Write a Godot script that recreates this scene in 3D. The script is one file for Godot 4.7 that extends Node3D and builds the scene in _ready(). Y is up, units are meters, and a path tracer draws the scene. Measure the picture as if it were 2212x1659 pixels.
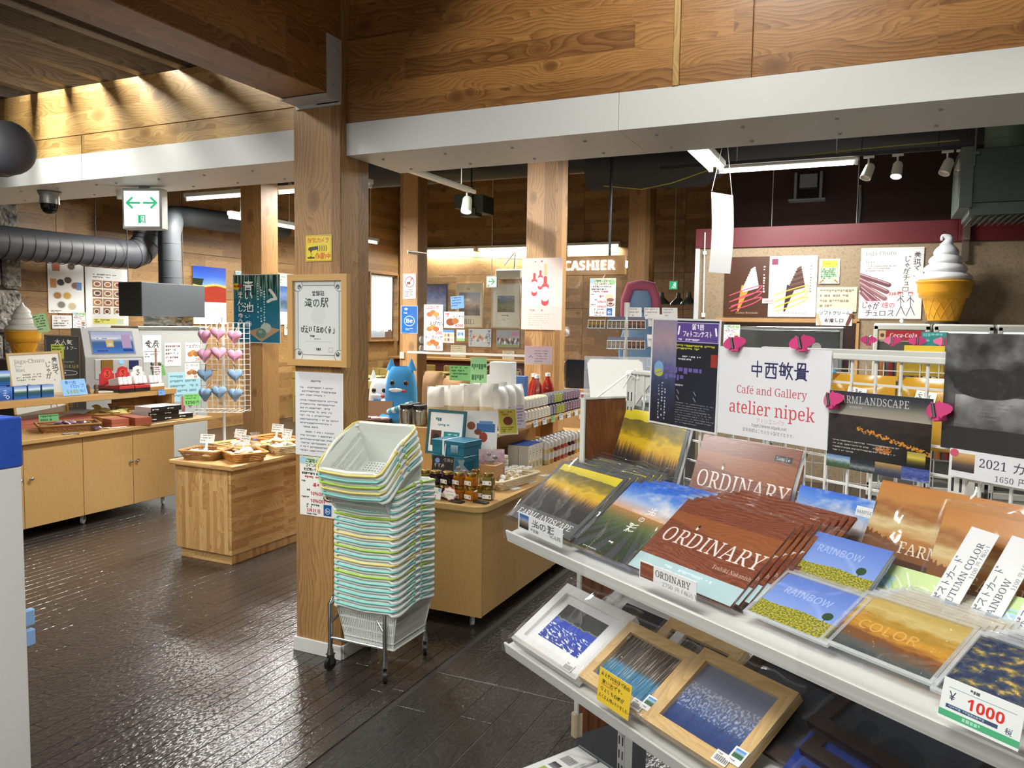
extends Node3D
# A shop in a wooden roadside hall: glulam posts and beams, counters of local goods, a grid rack of photo books.

class B:                                   # collects faces of one surface
	var v := PackedVector3Array()
	var n := PackedVector3Array()
	var u := PackedVector2Array()
	var x := Transform3D()
	var g := 0                             # axis along which the grain runs
	var o := Vector2.ZERO                  # offset into the grain
	func at(t) -> B:
		x = t if t is Transform3D else Transform3D(Basis(), t)
		return self
	func tri(a, b, c, ua = Vector2.ZERO, ub = Vector2.ZERO, uc = Vector2.ZERO):
		var k: Vector3 = (x.basis * (b - a).cross(c - a)).normalized() if x.basis.determinant() > 0 else Vector3.UP
		for p in [a, c, b]:
			v.append(x * p); n.append(k)
		u.append(ua); u.append(uc); u.append(ub)
	func quad(a, b, c, d, ua = Vector2(0, 1), ub = Vector2(1, 1), uc = Vector2(1, 0), ud = Vector2(0, 0)):
		tri(a, b, c, ua, ub, uc); tri(a, c, d, ua, uc, ud)
	func met(p: Vector3, k: Vector3) -> Vector2:    # uv in metres, u along the grain
		var a := k.abs()
		var f := 0 if a.x > a.y and a.x > a.z else (1 if a.y > a.z else 2)
		var r := [0, 1, 2]; r.erase(f)
		if g == f:
			return Vector2(p[r[0]], p[r[1]]) + o
		r.erase(g)
		return Vector2(p[g], p[r[0]]) + o
	func face(pts: Array, out: Vector3):            # a flat polygon turned to face out
		var k: Vector3 = (pts[1] - pts[0]).cross(pts[2] - pts[0])
		if k.dot(out) < 0: pts.reverse()
		for i in range(1, pts.size() - 1):
			tri(pts[0], pts[i], pts[i + 1], met(pts[0], out), met(pts[i], out), met(pts[i + 1], out))
	func box(c: Vector3, s: Vector3, bev := 0.0) -> B:
		var h := s / 2
		var b := minf(bev, minf(h.x, minf(h.y, h.z)) * 0.9)
		for a in 3:
			var p := (a + 1) % 3
			var q := (a + 2) % 3
			for sa in [-1.0, 1.0]:
				var out := Vector3.ZERO; out[a] = sa
				var pts := []
				for w in [[-1, -1], [1, -1], [1, 1], [-1, 1]]:
					var e := Vector3.ZERO
					e[a] = sa * h[a]; e[p] = w[0] * (h[p] - b); e[q] = w[1] * (h[q] - b)
					pts.append(c + e)
				face(pts, out)
				if b > 0.0:
					for sp in [-1.0, 1.0]:               # edge between +-a and +-p
						var o2 := Vector3.ZERO; o2[a] = sa; o2[p] = sp
						var e2 := []
						for w in [[1, -1], [1, 1], [0, 1], [0, -1]]:
							var e := Vector3.ZERO
							e[a] = sa * (h[a] - (0.0 if w[0] else b)); e[p] = sp * (h[p] - (b if w[0] else 0.0)); e[q] = w[1] * (h[q] - b)
							e2.append(c + e)
						face(e2, o2)
						if a == 0:
							for sq in [-1.0, 1.0]:
								var c0 := Vector3(sa * h[0], sp * (h[1] - b), sq * (h[2] - b))
								var c1 := Vector3(sa * (h[0] - b), sp * h[1], sq * (h[2] - b))
								var c2 := Vector3(sa * (h[0] - b), sp * (h[1] - b), sq * h[2])
								face([c + c0, c + c1, c + c2], Vector3(sa, sp, sq))
		return self
	func bx(x0, y0, z0, x1, y1, z1, bev := 0.0) -> B:
		return box(Vector3(x0 + x1, y0 + y1, z0 + z1) / 2, Vector3(absf(x1 - x0), absf(y1 - y0), absf(z1 - z0)), bev)
	func grid(pts: Array, nu: int, nv: int, cu := false, cv := false, flip := false, uvr := Rect2(0, 0, 1, 1)):   # smooth sheet; pts[j * nu + i]
		var nn := PackedVector3Array(); nn.resize(nu * nv)
		var fu := nu if cu else nu - 1
		var fv := nv if cv else nv - 1
		var sg := -1.0 if flip else 1.0
		for j in fv:
			for i in fu:
				var a := j * nu + i
				var b := j * nu + (i + 1) % nu
				var c := ((j + 1) % nv) * nu + (i + 1) % nu
				var d := ((j + 1) % nv) * nu + i
				var k: Vector3 = (pts[c] - pts[a]).cross(pts[d] - pts[b]) * sg
				nn[a] += k; nn[b] += k; nn[c] += k; nn[d] += k
		for j in fv:
			for i in fu:
				var q := [j * nu + i, j * nu + (i + 1) % nu, ((j + 1) % nv) * nu + (i + 1) % nu, ((j + 1) % nv) * nu + i]
				var uv := [Vector2(i, j), Vector2(i + 1, j), Vector2(i + 1, j + 1), Vector2(i, j + 1)]
				var ord := [0, 1, 2, 0, 2, 3] if flip else [0, 2, 1, 0, 3, 2]
				for w in ord:
					v.append(x * pts[q[w]]); n.append((x.basis * nn[q[w]]).normalized())
					u.append(uvr.position + Vector2(uv[w].x / fu, uv[w].y / fv) * uvr.size)
	func lathe(pr: Array, seg := 20, sx := 1.0, sz := 1.0) -> B:   # pr: Vector2(radius, height) from bottom to top
		var pts := []
		for p in pr:
			for i in seg:
				var a := TAU * i / seg
				pts.append(Vector3(cos(a) * p.x * sx, p.y, -sin(a) * p.x * sz))
		grid(pts, seg, pr.size(), true, false)
		return self
	func can(r: float, y0: float, y1: float, seg := 20, r2 := -1.0, c := Vector3.ZERO) -> B:   # a closed cylinder, hard edges
		var rt := r if r2 < 0 else r2
		var t := x
		x = x * Transform3D(Basis(), c)
		lathe([Vector2(r, y0), Vector2(rt, y1)], seg)
		for k in 2:
			for i in seg:
				var a0 := TAU * i / seg
				var a1 := TAU * (i + 1) / seg
				if k == 0: tri(Vector3(0, y0, 0), Vector3(cos(a1) * r, y0, -sin(a1) * r), Vector3(cos(a0) * r, y0, -sin(a0) * r))
				else: tri(Vector3(0, y1, 0), Vector3(cos(a0) * rt, y1, -sin(a0) * rt), Vector3(cos(a1) * rt, y1, -sin(a1) * rt))
		x = t
		return self
	func tube(path: Array, r, seg := 8, closed := false, flat := 1.0) -> B:     # r: a radius or one for each point
		var pts := []
		var m := path.size()
		var up := Vector3.UP
		for j in m:
			var d: Vector3 = (path[(j + 1) % m] - path[(j - 1 + m) % m]) if closed else (path[mini(j + 1, m - 1)] - path[maxi(j - 1, 0)])
			d = d.normalized()
			if j == 0 and absf(d.dot(up)) > 0.95: up = Vector3.RIGHT
			var s := d.cross(up).normalized()
			up = s.cross(d).normalized()
			var rr: float = r if r is float else r[j]
			for i in seg:
				var a := TAU * i / seg
				pts.append(path[j] + s * cos(a) * rr + up * sin(a) * rr * flat)
		grid(pts, seg, m, true, closed, true)
		if not closed:
			for e in [0, m - 1]:
				var rim := []
				for i in seg: rim.append(pts[e * seg + i])
				face(rim, (path[e] - path[1 if e == 0 else m - 2]))
		return self
	func prism(poly: PackedVector2Array, z0: float, z1: float) -> B:   # outline in x, y pushed out along z
		var ix := Geometry2D.triangulate_polygon(poly)
		for k in range(0, ix.size(), 3):
			for zz in [[z1, Vector3.BACK], [z0, Vector3.FORWARD]]:
				var t := []
				for w in 3: t.append(Vector3(poly[ix[k + w]].x, poly[ix[k + w]].y, zz[0]))
				face(t, zz[1])
		var area := 0.0
		for i in poly.size(): area += poly[i].cross(poly[(i + 1) % poly.size()])
		for i in poly.size():
			var a := poly[i]
			var b := poly[(i + 1) % poly.size()]
			var d := (b - a) * signf(area)
			face([Vector3(a.x, a.y, z0), Vector3(b.x, b.y, z0), Vector3(b.x, b.y, z1), Vector3(a.x, a.y, z1)], Vector3(d.y, -d.x, 0))
		return self
	func ball(c: Vector3, r: Vector3, seg := 14, rows := 8) -> B:
		var pts := []
		for j in rows + 1:
			var t := -PI / 2 + PI * j / rows
			for i in seg:
				var a := TAU * i / seg
				pts.append(c + Vector3(cos(a) * cos(t) * r.x, sin(t) * r.y, -sin(a) * cos(t) * r.z))
		grid(pts, seg, rows + 1, true, false)
		return self
	func add_to(m: ArrayMesh):
		var a := []; a.resize(Mesh.ARRAY_MAX)
		a[Mesh.ARRAY_VERTEX] = v; a[Mesh.ARRAY_NORMAL] = n; a[Mesh.ARRAY_TEX_UV] = u
		m.add_surface_from_arrays(Mesh.PRIMITIVE_TRIANGLES, a)

var mats := {}
var taken := {}
var rng := RandomNumberGenerator.new()
var noise := FastNoiseLite.new()

func xf(t) -> Transform3D:
	if t is Vector3: return Transform3D(Basis(), t)
	return t
func b(t = Transform3D()) -> B:
	return B.new().at(t)
func mesh_of(parts: Array) -> ArrayMesh:            # [B, material, B, material ...]
	var m := ArrayMesh.new()
	for i in range(0, parts.size(), 2):
		if parts[i].v.size():
			parts[i].add_to(m)
			m.surface_set_material(m.get_surface_count() - 1, parts[i + 1])
	return m
func numbered(called: String) -> String:
	taken[called] = taken.get(called, -1) + 1
	return called if taken[called] == 0 else "%s_%03d" % [called, taken[called]]
func hang(m: Mesh, called: String, parent = null, t = Transform3D()) -> MeshInstance3D:
	var o := MeshInstance3D.new()
	o.mesh = m
	o.transform = xf(t)
	o.cast_shadow = GeometryInstance3D.SHADOW_CASTING_SETTING_ON
	if parent == null or parent == self:
		o.name = numbered(called); add_child(o, true)
	else:
		o.name = called; parent.add_child(o, true)
	return o
func obj(called: String, parts: Array, parent = null, t = Transform3D()) -> MeshInstance3D:
	return hang(mesh_of(parts), called, parent, t)
func tag(o: Node, label: String, category := "", group := "") -> Node:
	o.set_meta("label", label)
	if category: o.set_meta("category", category)
	if group: o.set_meta("group", group)
	return o
func thing(called: String, label: String, category: String, t = Transform3D(), group := "") -> Node3D:
	var o := Node3D.new()
	o.name = numbered(called); add_child(o, true)
	o.transform = xf(t)
	tag(o, label, category, group)
	return o
func struct(called: String, parts: Array, label := "") -> MeshInstance3D:
	var o := obj(called, parts)
	o.set_meta("kind", "structure")
	if label: o.set_meta("label", label)
	return o
func copy(o: Node3D, t, label := "") -> Node3D:
	var c: Node3D = o.duplicate()
	c.name = numbered(String(o.name).rstrip("0123456789").rstrip("_")); add_child(c, true)
	c.transform = xf(t)
	if label: c.set_meta("label", label)
	return c
func rot(at: Vector3, y := 0.0, px := 0.0, pz := 0.0) -> Transform3D:   # degrees
	return Transform3D(Basis.from_euler(Vector3(deg_to_rad(px), deg_to_rad(y), deg_to_rad(pz))), at)
func mat(key: String, col = null, rough := 0.6, metal := 0.0, spec := 0.5) -> StandardMaterial3D:
	if mats.has(key): return mats[key]
	var m := StandardMaterial3D.new()
	m.resource_name = key
	m.albedo_color = Color(col) if col else Color.WHITE
	m.roughness = rough; m.metallic = metal; m.metallic_specular = spec
	mats[key] = m
	return m
func clear_mat(key: String, col: String, alpha: float, rough := 0.04) -> StandardMaterial3D:
	if mats.has(key): return mats[key]
	var m := mat(key, col, rough)
	m.transparency = BaseMaterial3D.TRANSPARENCY_ALPHA
	m.albedo_color.a = alpha
	m.cull_mode = BaseMaterial3D.CULL_DISABLED
	return m
func film_mat() -> StandardMaterial3D:            # glossy clear film: passes light, mirrors a little
	var m := clear_mat("sleeve_film", "#ffffff", 0.012, 0.045)
	return m
func lit(key: String, col: String, energy: float) -> StandardMaterial3D:
	if mats.has(key): return mats[key]
	var m := mat(key, col, 0.4)
	m.emission_enabled = true; m.emission = Color(col); m.emission_energy_multiplier = energy
	return m

# ---- wood and other computed surfaces -------------------------------------------------
func tex(im: Image) -> ImageTexture:
	return ImageTexture.create_from_image(im)
var wave := 5.5                            # how far the growth rings wander
func wood(key: String, light: String, dark: String, metres: Vector2, rows: int, sd: int, joints := 2.0, knots := 6, contrast := 1.0, rough := 0.5, px := Vector2i(768, 512), tone := 0.35) -> StandardMaterial3D:
	var r := RandomNumberGenerator.new(); r.seed = sd
	var fn := FastNoiseLite.new(); fn.seed = sd; fn.noise_type = FastNoiseLite.TYPE_SIMPLEX; fn.fractal_octaves = 2; fn.frequency = 1.0
	var w := px.x
	var h := px.y
	var data := PackedByteArray(); data.resize(w * h * 3)
	var cl := Color(light)
	var cd := Color(dark)
	var kn := []
	for k in knots: kn.append([r.randf() * w, r.randf() * h, r.randf_range(0.006, 0.016) * h * metres.x / metres.y + 2.0])
	var rh := float(h) / rows
	var tones := []
	var cuts := []
	for i in rows:
		var c := []
		var xx := 0.0
		while xx < w:
			c.append(xx); xx += w / metres.x * (metres.x if joints <= 0 else r.randf_range(0.5, 1.5) / joints)
		cuts.append(c)
		var t := []
		for q in c: t.append([r.randf(), r.randf() * 90.0])
		tones.append(t)
	var sx := metres.x / w
	var sy := metres.y / h
	var kring := PackedFloat32Array(); kring.resize(w * h)
	var kdark := PackedFloat32Array(); kdark.resize(w * h)
	for k in kn:
		var kr: float = k[2] * sy
		for y in range(maxi(0, int(k[1] - k[2] * 3)), mini(h, int(k[1] + k[2] * 3) + 1)):
			var reach := int(k[2] * sy / sx * 4.5)
			for x in range(maxi(0, int(k[0]) - reach), mini(w, int(k[0]) + reach + 1)):
				var q := (pow((x - k[0]) * sx, 2) * 0.45 + pow((y - k[1]) * sy, 2)) / (kr * kr)
				if q < 9.0:
					kring[y * w + x] += 3.0 / (0.4 + q) - 0.32
					if q < 1.0: kdark[y * w + x] = 0.85 - 0.4 * q
	for y in h:
		var row := mini(int(y / rh), rows - 1)
		var ci := 0
		var edge := 0.10 if (y - row * rh) < 1.0 else 0.0
		var my := y * sy
		var row_cuts: Array = cuts[row]
		var tn: Array = tones[row][0]
		var t0: float = tn[0]
		var t1: float = tn[1]
		var b0 := 0.0
		var b1 := 0.0
		var left := 0
		var fine := 0.0
		for x in w:
			if ci + 1 < row_cuts.size() and x >= row_cuts[ci + 1]:
				ci += 1; tn = tones[row][ci]; t0 = tn[0]; t1 = tn[1]; left = 0
			if left == 0:
				b0 = fn.get_noise_2d(x * sx * 1.3 + t1, my * 5.0 + t1)
				b1 = fn.get_noise_2d((x + 8) * sx * 1.3 + t1, my * 5.0 + t1)
				left = 8
			left -= 1
			var i1 := y * w + x
			var ring := my * 55.0 + lerpf(b1, b0, left / 8.0) * wave + t1 + kring[i1]
			var saw := ring - floorf(ring)
			if (x & 1) == 0: fine = 0.25 * fn.get_noise_2d(x * sx * 6.0, my * 260.0 + t1)
			var g := saw * saw * 0.55 + fine + t0 * tone * 1.6 - tone * 0.5 + edge
			g = maxf(clampf(g * contrast + 0.12, 0.0, 1.0), kdark[i1])
			var c := cl.lerp(cd, g)
			var i3 := i1 * 3
			data[i3] = c.r8; data[i3 + 1] = c.g8; data[i3 + 2] = c.b8
	var m := mat(key, "#ffffff", rough)
	m.albedo_texture = tex(Image.create_from_data(w, h, false, Image.FORMAT_RGB8, data))
	m.uv1_scale = Vector3(1.0 / metres.x, 1.0 / metres.y, 1)
	return m
func speckle(key: String, cols: Array, freq: float, sd: int, rough := 0.7, scale := 1.0, n2 := 256, oct := 3) -> StandardMaterial3D:   # blotches through the given colours, three-planar
	var fn := FastNoiseLite.new(); fn.seed = sd; fn.frequency = freq; fn.fractal_octaves = oct
	var src := fn.get_seamless_image(n2, n2)
	src.convert(Image.FORMAT_L8)
	var bytes := src.get_data()
	var data := PackedByteArray(); data.resize(n2 * n2 * 3)
	for i in n2 * n2:
		var t := bytes[i] / 255.0 * (cols.size() - 1)
		var k := mini(int(t), cols.size() - 2)
		var c: Color = Color(cols[k]).lerp(Color(cols[k + 1]), t - k)
		data[i * 3] = c.r8; data[i * 3 + 1] = c.g8; data[i * 3 + 2] = c.b8
	var m := mat(key, "#ffffff", rough)
	m.albedo_texture = tex(Image.create_from_data(n2, n2, false, Image.FORMAT_RGB8, data))
	m.uv1_triplanar = true
	m.uv1_scale = Vector3.ONE * scale
	return m
func bumpy(m: StandardMaterial3D, freq: float, amount: float, sd: int, scale := Vector3.ZERO):   # fine relief
	var fn := FastNoiseLite.new(); fn.seed = sd; fn.frequency = freq
	var im := fn.get_seamless_image(256, 256)
	im.convert(Image.FORMAT_RGBA8)
	im.bump_map_to_normal_map(8.0)
	m.normal_enabled = true; m.normal_texture = tex(im); m.normal_scale = amount

# ---- print: pictures and lettering drawn into shared sheets ---------------------------
const SIDE := 2048
var pages := []
func page_mat(p: Dictionary, gloss: float) -> StandardMaterial3D:
	var key := "print_%d_%d" % [p.page, int(gloss * 100)]
	var m := mat(key, "#ffffff", gloss)
	if not pages[p.page].users.has(m): pages[p.page].users.append(m)
	return m
func stow(im: Image) -> Dictionary:
	var w := im.get_width() + 4
	var h := im.get_height() + 4
	for k in pages.size():
		var pg: Dictionary = pages[k]
		for s in pg.shelves:
			if h <= s.h and h > s.h * 0.6 and s.x + w <= SIDE:
				return _lay(k, s, im)
		if pg.y + h <= SIDE:
			pg.shelves.append({"x": 0, "y": pg.y, "h": h}); pg.y += h
			return _lay(k, pg.shelves[-1], im)
	pages.append({"im": Image.create(SIDE, SIDE, false, Image.FORMAT_RGB8), "shelves": [], "y": 0, "users": []})
	return stow(im)
func _lay(k: int, s: Dictionary, im: Image) -> Dictionary:
	var w := im.get_width()
	var h := im.get_height()
	var c := im.duplicate()
	c.convert(Image.FORMAT_RGB8)
	var at := Vector2i(s.x + 2, s.y + 2)
	var full := Rect2i(0, 0, w, h)
	for d in [Vector2i(-2, 0), Vector2i(2, 0), Vector2i(0, -2), Vector2i(0, 2), Vector2i(0, 0)]:
		pages[k].im.blit_rect(c, full, at + d)
	s.x += w + 4
	return {"page": k, "uv": Rect2(Vector2(at) / SIDE, Vector2(w, h) / SIDE), "ratio": float(w) / h}
func finish_pages():
	for p in pages:
		var t := tex(p.im)
		for m in p.users: m.albedo_texture = t
func sheet(w: int, h: int, col := "#f4f3f0") -> Image:
	var im := Image.create(w, h, false, Image.FORMAT_RGBA8)
	im.fill(Color(col))
	return im
func bar(im: Image, x: int, y: int, w: int, h: int, col):
	im.fill_rect(Rect2i(x, y, w, h), Color(col))
func frame_line(im: Image, x: int, y: int, w: int, h: int, t: int, col):
	bar(im, x, y, w, t, col); bar(im, x, y + h - t, w, t, col); bar(im, x, y, t, h, col); bar(im, x + w - t, y, t, h, col)
func disc(im: Image, cx: float, cy: float, rx: float, ry: float, col, inner := 0.0):
	var c := Color(col)
	for y in range(maxi(0, int(cy - ry)), mini(im.get_height(), int(cy + ry) + 2)):
		for x in range(maxi(0, int(cx - rx)), mini(im.get_width(), int(cx + rx) + 2)):
			var q := Vector2((x - cx) / rx, (y - cy) / ry).length()
			if q <= 1.0 and q >= inner: im.set_pixel(x, y, c)
func stroke(im: Image, pts: Array, t: float, col):
	var c := Color(col)
	for k in pts.size() - 1:
		var a: Vector2 = pts[k]
		var d: Vector2 = pts[k + 1] - a
		var l2 := maxf(d.length_squared(), 0.001)
		for y in range(maxi(0, int(minf(a.y, a.y + d.y) - t - 1)), mini(im.get_height(), int(maxf(a.y, a.y + d.y) + t + 2))):
			for x in range(maxi(0, int(minf(a.x, a.x + d.x) - t - 1)), mini(im.get_width(), int(maxf(a.x, a.x + d.x) + t + 2))):
				var p := Vector2(x + 0.5, y + 0.5)
				var q := clampf((p - a).dot(d) / l2, 0, 1)
				var e := t / 2 + 0.5 - (p - a - d * q).length()
				if e > 0: im.set_pixel(x, y, im.get_pixel(x, y).lerp(c, minf(e, 1.0)))
func curve(im: Image, pts: Array, t: float, col):
	var cv := Curve2D.new()
	for i in pts.size():
		var tn: Vector2 = (pts[mini(i + 1, pts.size() - 1)] - pts[maxi(i - 1, 0)]) / 6.0
		cv.add_point(pts[i], -tn, tn)
	var out := []
	for i in 25: out.append(cv.sample(mini(int(i / 24.0 * (pts.size() - 1)), pts.size() - 2), fposmod(i / 24.0 * (pts.size() - 1), 1.0) if i < 24 else 1.0))
	stroke(im, out, t, col)
func fade(im: Image, x: int, y: int, w: int, h: int, cols: Array):      # printed bands of colour that run into one another, top to bottom
	var s := Image.create(1, cols.size(), false, Image.FORMAT_RGBA8)
	for i in cols.size(): s.set_pixel(0, i, Color(cols[i]))
	s.resize(2, maxi(2, h), Image.INTERPOLATE_BILINEAR); s.resize(w, h, Image.INTERPOLATE_NEAREST)
	im.blit_rect(s, Rect2i(0, 0, w, h), Vector2i(x, y))
var fonts := {}
func font(k: String) -> RID:
	if not fonts.has(k):
		var f := SystemFont.new()
		f.font_names = PackedStringArray([{"s": "Droid Serif", "S": "Droid Serif", "g": "Droid Sans", "G": "Droid Sans", "m": "Droid Sans Mono"}[k]])
		if k in ["S", "G"]: f.font_weight = 700
		fonts[k] = f
	return fonts[k].get_rids()[0]
func txt(im: Image, s: String, x: float, y: float, size: int, col, k := "g", align := 0, squeeze := 1.0, slant := 0.0) -> float:   # y is the baseline
	var ts := TextServerManager.get_primary_interface()
	var rid := font(k)
	var sz := Vector2i(size, 0)
	var wide := 0.0
	for ch in s: wide += ts.font_get_glyph_advance(rid, size, ts.font_get_glyph_index(rid, size, ch.unicode_at(0), 0)).x
	var pen := x - (wide * squeeze * align / 2.0)
	for ch in s:
		var gi := ts.font_get_glyph_index(rid, size, ch.unicode_at(0), 0)
		ts.font_render_glyph(rid, sz, gi)
		var ti := ts.font_get_glyph_texture_idx(rid, sz, gi)
		var r := Rect2i(ts.font_get_glyph_uv_rect(rid, sz, gi))
		if ti >= 0 and r.size.x > 0:
			var g: Image = ts.font_get_texture_image(rid, sz, ti).get_region(r)
			g.convert(Image.FORMAT_RGBA8)
			if slant != 0.0:
				var w2 := g.get_width() + int(absf(slant) * g.get_height())
				var s2 := Image.create(w2, g.get_height(), false, Image.FORMAT_RGBA8)
				for yy in g.get_height(): s2.blit_rect(g, Rect2i(0, yy, g.get_width(), 1), Vector2i(int((g.get_height() - yy) * slant), yy))
				g = s2
			if squeeze != 1.0: g.resize(maxi(1, int(g.get_width() * squeeze)), g.get_height())
			var ink := Image.create(g.get_width(), g.get_height(), false, Image.FORMAT_RGBA8)
			for yy in g.get_height():
				for xx in g.get_width():
					var c := Color(col); c.a = g.get_pixel(xx, yy).a
					ink.set_pixel(xx, yy, c)
			var off: Vector2 = ts.font_get_glyph_offset(rid, sz, gi)
			im.blend_rect(ink, Rect2i(0, 0, ink.get_width(), ink.get_height()), Vector2i(int(pen + off.x * squeeze), int(y + off.y)))
		pen += ts.font_get_glyph_advance(rid, size, gi).x * squeeze
	return pen
func rows_of_text(im: Image, x: int, y: int, w: int, lines: int, pitch: float, tall: int, col, sd := 1):     # fine print too small to read
	var r := RandomNumberGenerator.new(); r.seed = sd
	for k in lines:
		var xx := x
		var end := x + int(w * (r.randf_range(0.75, 1.0) if k < lines - 1 else r.randf_range(0.3, 0.8)))
		while xx < end:
			var ww := r.randi_range(maxi(1, tall / 2), tall + 1)
			if r.randf() < 0.85:
				bar(im, xx, int(y + k * pitch), ww, tall if r.randf() < 0.6 else maxi(1, tall * 2 / 3), col)
			xx += ww + maxi(1, tall / 4)
# ---- Japanese letters as brush strokes on a ten by ten square (x y pairs) -------------
const GL := {
"い": "2123263746 71738486", "う": "3161 24437374766748", "え": "4060 237319 4657698899", "お": "1363 4048371726456575767858 8193",
"か": "136364675948 4019 7284", "く": "702579", "け": "2019 4393 70747859", "こ": "216162 1627388878", "さ": "1272 405866 26172868",
"し": "3037486886", "す": "1292 505554443546565849", "そ": "2171238344364868", "た": "1252 401829 5484 56586888", "ち": "1282 402544647476684839",
"つ": "1342728385766848", "て": "1282543545566878", "と": "3144 8244345788", "の": "5238281613327284876859", "は": "2019 4393 7077685848566789",
"ひ": "1243242748687672 7294", "ほ": "2019 4191 4494 70776858476789", "ま": "2282 2484 505748384756 5879", "も": "404658687785 2262 2464",
"や": "143372848565 5052 2259", "ゆ": "1217225383867858 5059", "よ": "5058483746576879 5383", "ら": "4062 2337 37547475675839", "り": "2026 60665849", "ん": "50194446587886",
"ア": "11917354 52573829", "イ": "702615 4459", "ウ": "5052 2225 2292755839", "エ": "2181 5158 1898", "オ": "1393 606958 6318", "カ": "1393 93887869 503719",
"ク": "4015 3282 82745829", "ケ": "3015 2383 53564829", "コ": "128289 1888", "サ": "1393 3036 70755829", "シ": "2132 1435 196893", "ス": "2181745518 6589",
"ソ": "1224 82755829", "タ": "4015 3282 82745829 3566", "チ": "7022 1494 52564829", "ツ": "1124 4143 81745839", "テ": "2171 1393 53564829", "ト": "4049 4376",
"ニ": "2272 1797", "ハ": "3317 6397", "フ": "1191845739", "ヘ": "064398", "ホ": "1292 5059 3518 6587", "ム": "5117 1787 6589", "メ": "7118 2477", "モ": "2171 1494 41475878",
"ヤ": "148275 3049", "ユ": "227268 1898", "ラ": "2171 1383745829", "リ": "2126 71765829", "レ": "20285894", "ロ": "1282881812", "ン": "1234 186893", "ー": "1585",
"中": "1383861613 5059", "西": "0191 1383891913 313527 616677", "敏": "2012 0242 1217 4247 1747 0545 3133 3436 6053 5292 8259 5399",
"貴": "2070732320 5034 0494 2575782825 2676 2777 3819 6889", "登": "1141 4104 2122 6194 7181 2373 3565673735 3848 6857 1989",
"録": "2003 2044 1333 0646 2429 1849 5181 8184 5484 4696 7069 5768 7699 7749", "証": "1030 0242 1434 1636381816 5191 7198 7595 5458 4999",
"道": "1021 0424 2427 2708 2799 4151 7161 3292 4484874744 4686", "駅": "1016 1040 1343 3016 1646 46494839 0809 1718 6090938363 60635849 7499",
"丘": "7121 2128 2484 6468 0898", "青": "1191 2282 0494 5054 2529 2575 7579 2676 2878", "池": "1122 0425 0927 4246499997 3493 9396 6066",
"美": "3041 7061 1292 2383 1494 5155 1696 5619 5699", "瑛": "0131 0535 0939 2129 4292 5153 8183 5484 5457 8487 4797 6749 6799",
"畑": "2024 2409 2639 0214 4233 5191995951 5595 7179", "円": "1119 118189 5155 1585", "大": "1393 5054 5419 5499", "人": "5053 5319 5399",
"気": "3013 2292 2374 1575 757899 2658 5628", "光": "5054 2133 8163 0595 454809 65689896", "彩": "5110 1122 3132 5143 0454 3039 3519 3558 9061 9364 9758",
"第": "2003 1141 6053 6191 1474 7476 7616 1618 1888 8879 4449 4819", "回": "1181891911 3363663633", "防": "1019 1030 3022 2234 3414 7072 4393 635549 6585 857868",
"犯": "3003 1035 3538 3829 5181 8184 8474 5158 5898 9896", "作": "3004 1419 5032 4393 5359 5595 5797", "動": "4010 0151 1343 4346 1646 1316 1444 3049 0747 0959 6393 9399 7059",
"食": "5004 5094 5052 2363 6366 2464 2666 2369 5799", "券": "3041 7061 2282 1494 502508 6489 3676 7678 4629", "渡": "1122 0425 0927 6062 3292 323649 4494 5357 8387 5787 4888 8859 5599",
"口": "1282881812", "年": "3014 2292 2585 2527 0797 5259", "前": "3041 7061 0292 1419 1444 4449 1646 6467 9499", "今": "5004 5094 3464 2777 7759", "白": "5042 2282 2229 8289 2585 2888",
"樺": "2029 0343 2306 2346 4292 5153 8183 4494 4797 7049", "残": "0141 2104 1343 4309 5292 5494 5696 6099 9079", "税": "3011 0343 2129 2406 2446 5061 9081 5383865653 6649 7679 7999",
"込": "1021 0424 2427 2708 2799 5161 6146 6297", "半": "2032 8062 2484 0696 5059", "月": "2128 2819 2181 8188 2484 2686", "日": "2181892921 2585", "確": "0141 2005 1639 3646 1949 5191 5059 6494 6696 6899 7449", "認": "1030 0242 1434 1638 5191 9184 6054 5558 6668 7699",
"「": "5057 5080", "」": "6369 6939", "、": "1728", "。": "1617272616", "・": "4555", "ィ": "702615 4459", "ナ": "1393 50564829", "ル": "30363619 6069 6995", "ヒ": "2028388878 2484", "せ": "0393 3038488888 707565", "引": "1141 4144 1444 1417 17474829 8089", "き": "2272 1464 405867 26285888", "延": "2010 1013 1333 3318 0699 6050 7177 4494 4949 4979", "長": "3035 3080 3282 3484 0595 353949 7549 6599", "新": "2021 0141 1213 3132 0444 2449 0646 2618 2736 6051 5559 5494 7479", "発": "1141 4104 2122 6194 7181 1444 5484 1696 3509 63698997", "ノ": "8119", "営": "2021 5051 8071 1113 1191 9193 3363653533 4547 2676792926", "業": "3032 6062 1021 8071 0393 1585 2777 5359 4718 5788", "時": "1141481811 1444 7064 5292 4494 4696 8489 8979 5768", "間": "1019 1040 4044 1444 1242 6090 6064 6494 9099 6292 3666683836 3767", "試": "1030 0242 1434 1636381816 4292 5181 7099 4575 5558 4868", "め": "2225182644 60382818644273848678", "（": "70525870", "）": "30525830", "み": "31611746", "わ": "2029 13421829 285584878858"}
const VOICED := {"が": "か", "で": "て", "じ": "し", "び": "ひ", "ご": "こ", "ど": "と", "だ": "た", "ず": "す", "ド": "ト", "グ": "ク", "ズ": "ス", "ジ": "シ", "ダ": "タ"}
const ROUND := {"ぴ": "ひ", "パ": "ハ", "ペ": "ヘ", "ポ": "ホ", "プ": "フ"}
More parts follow.
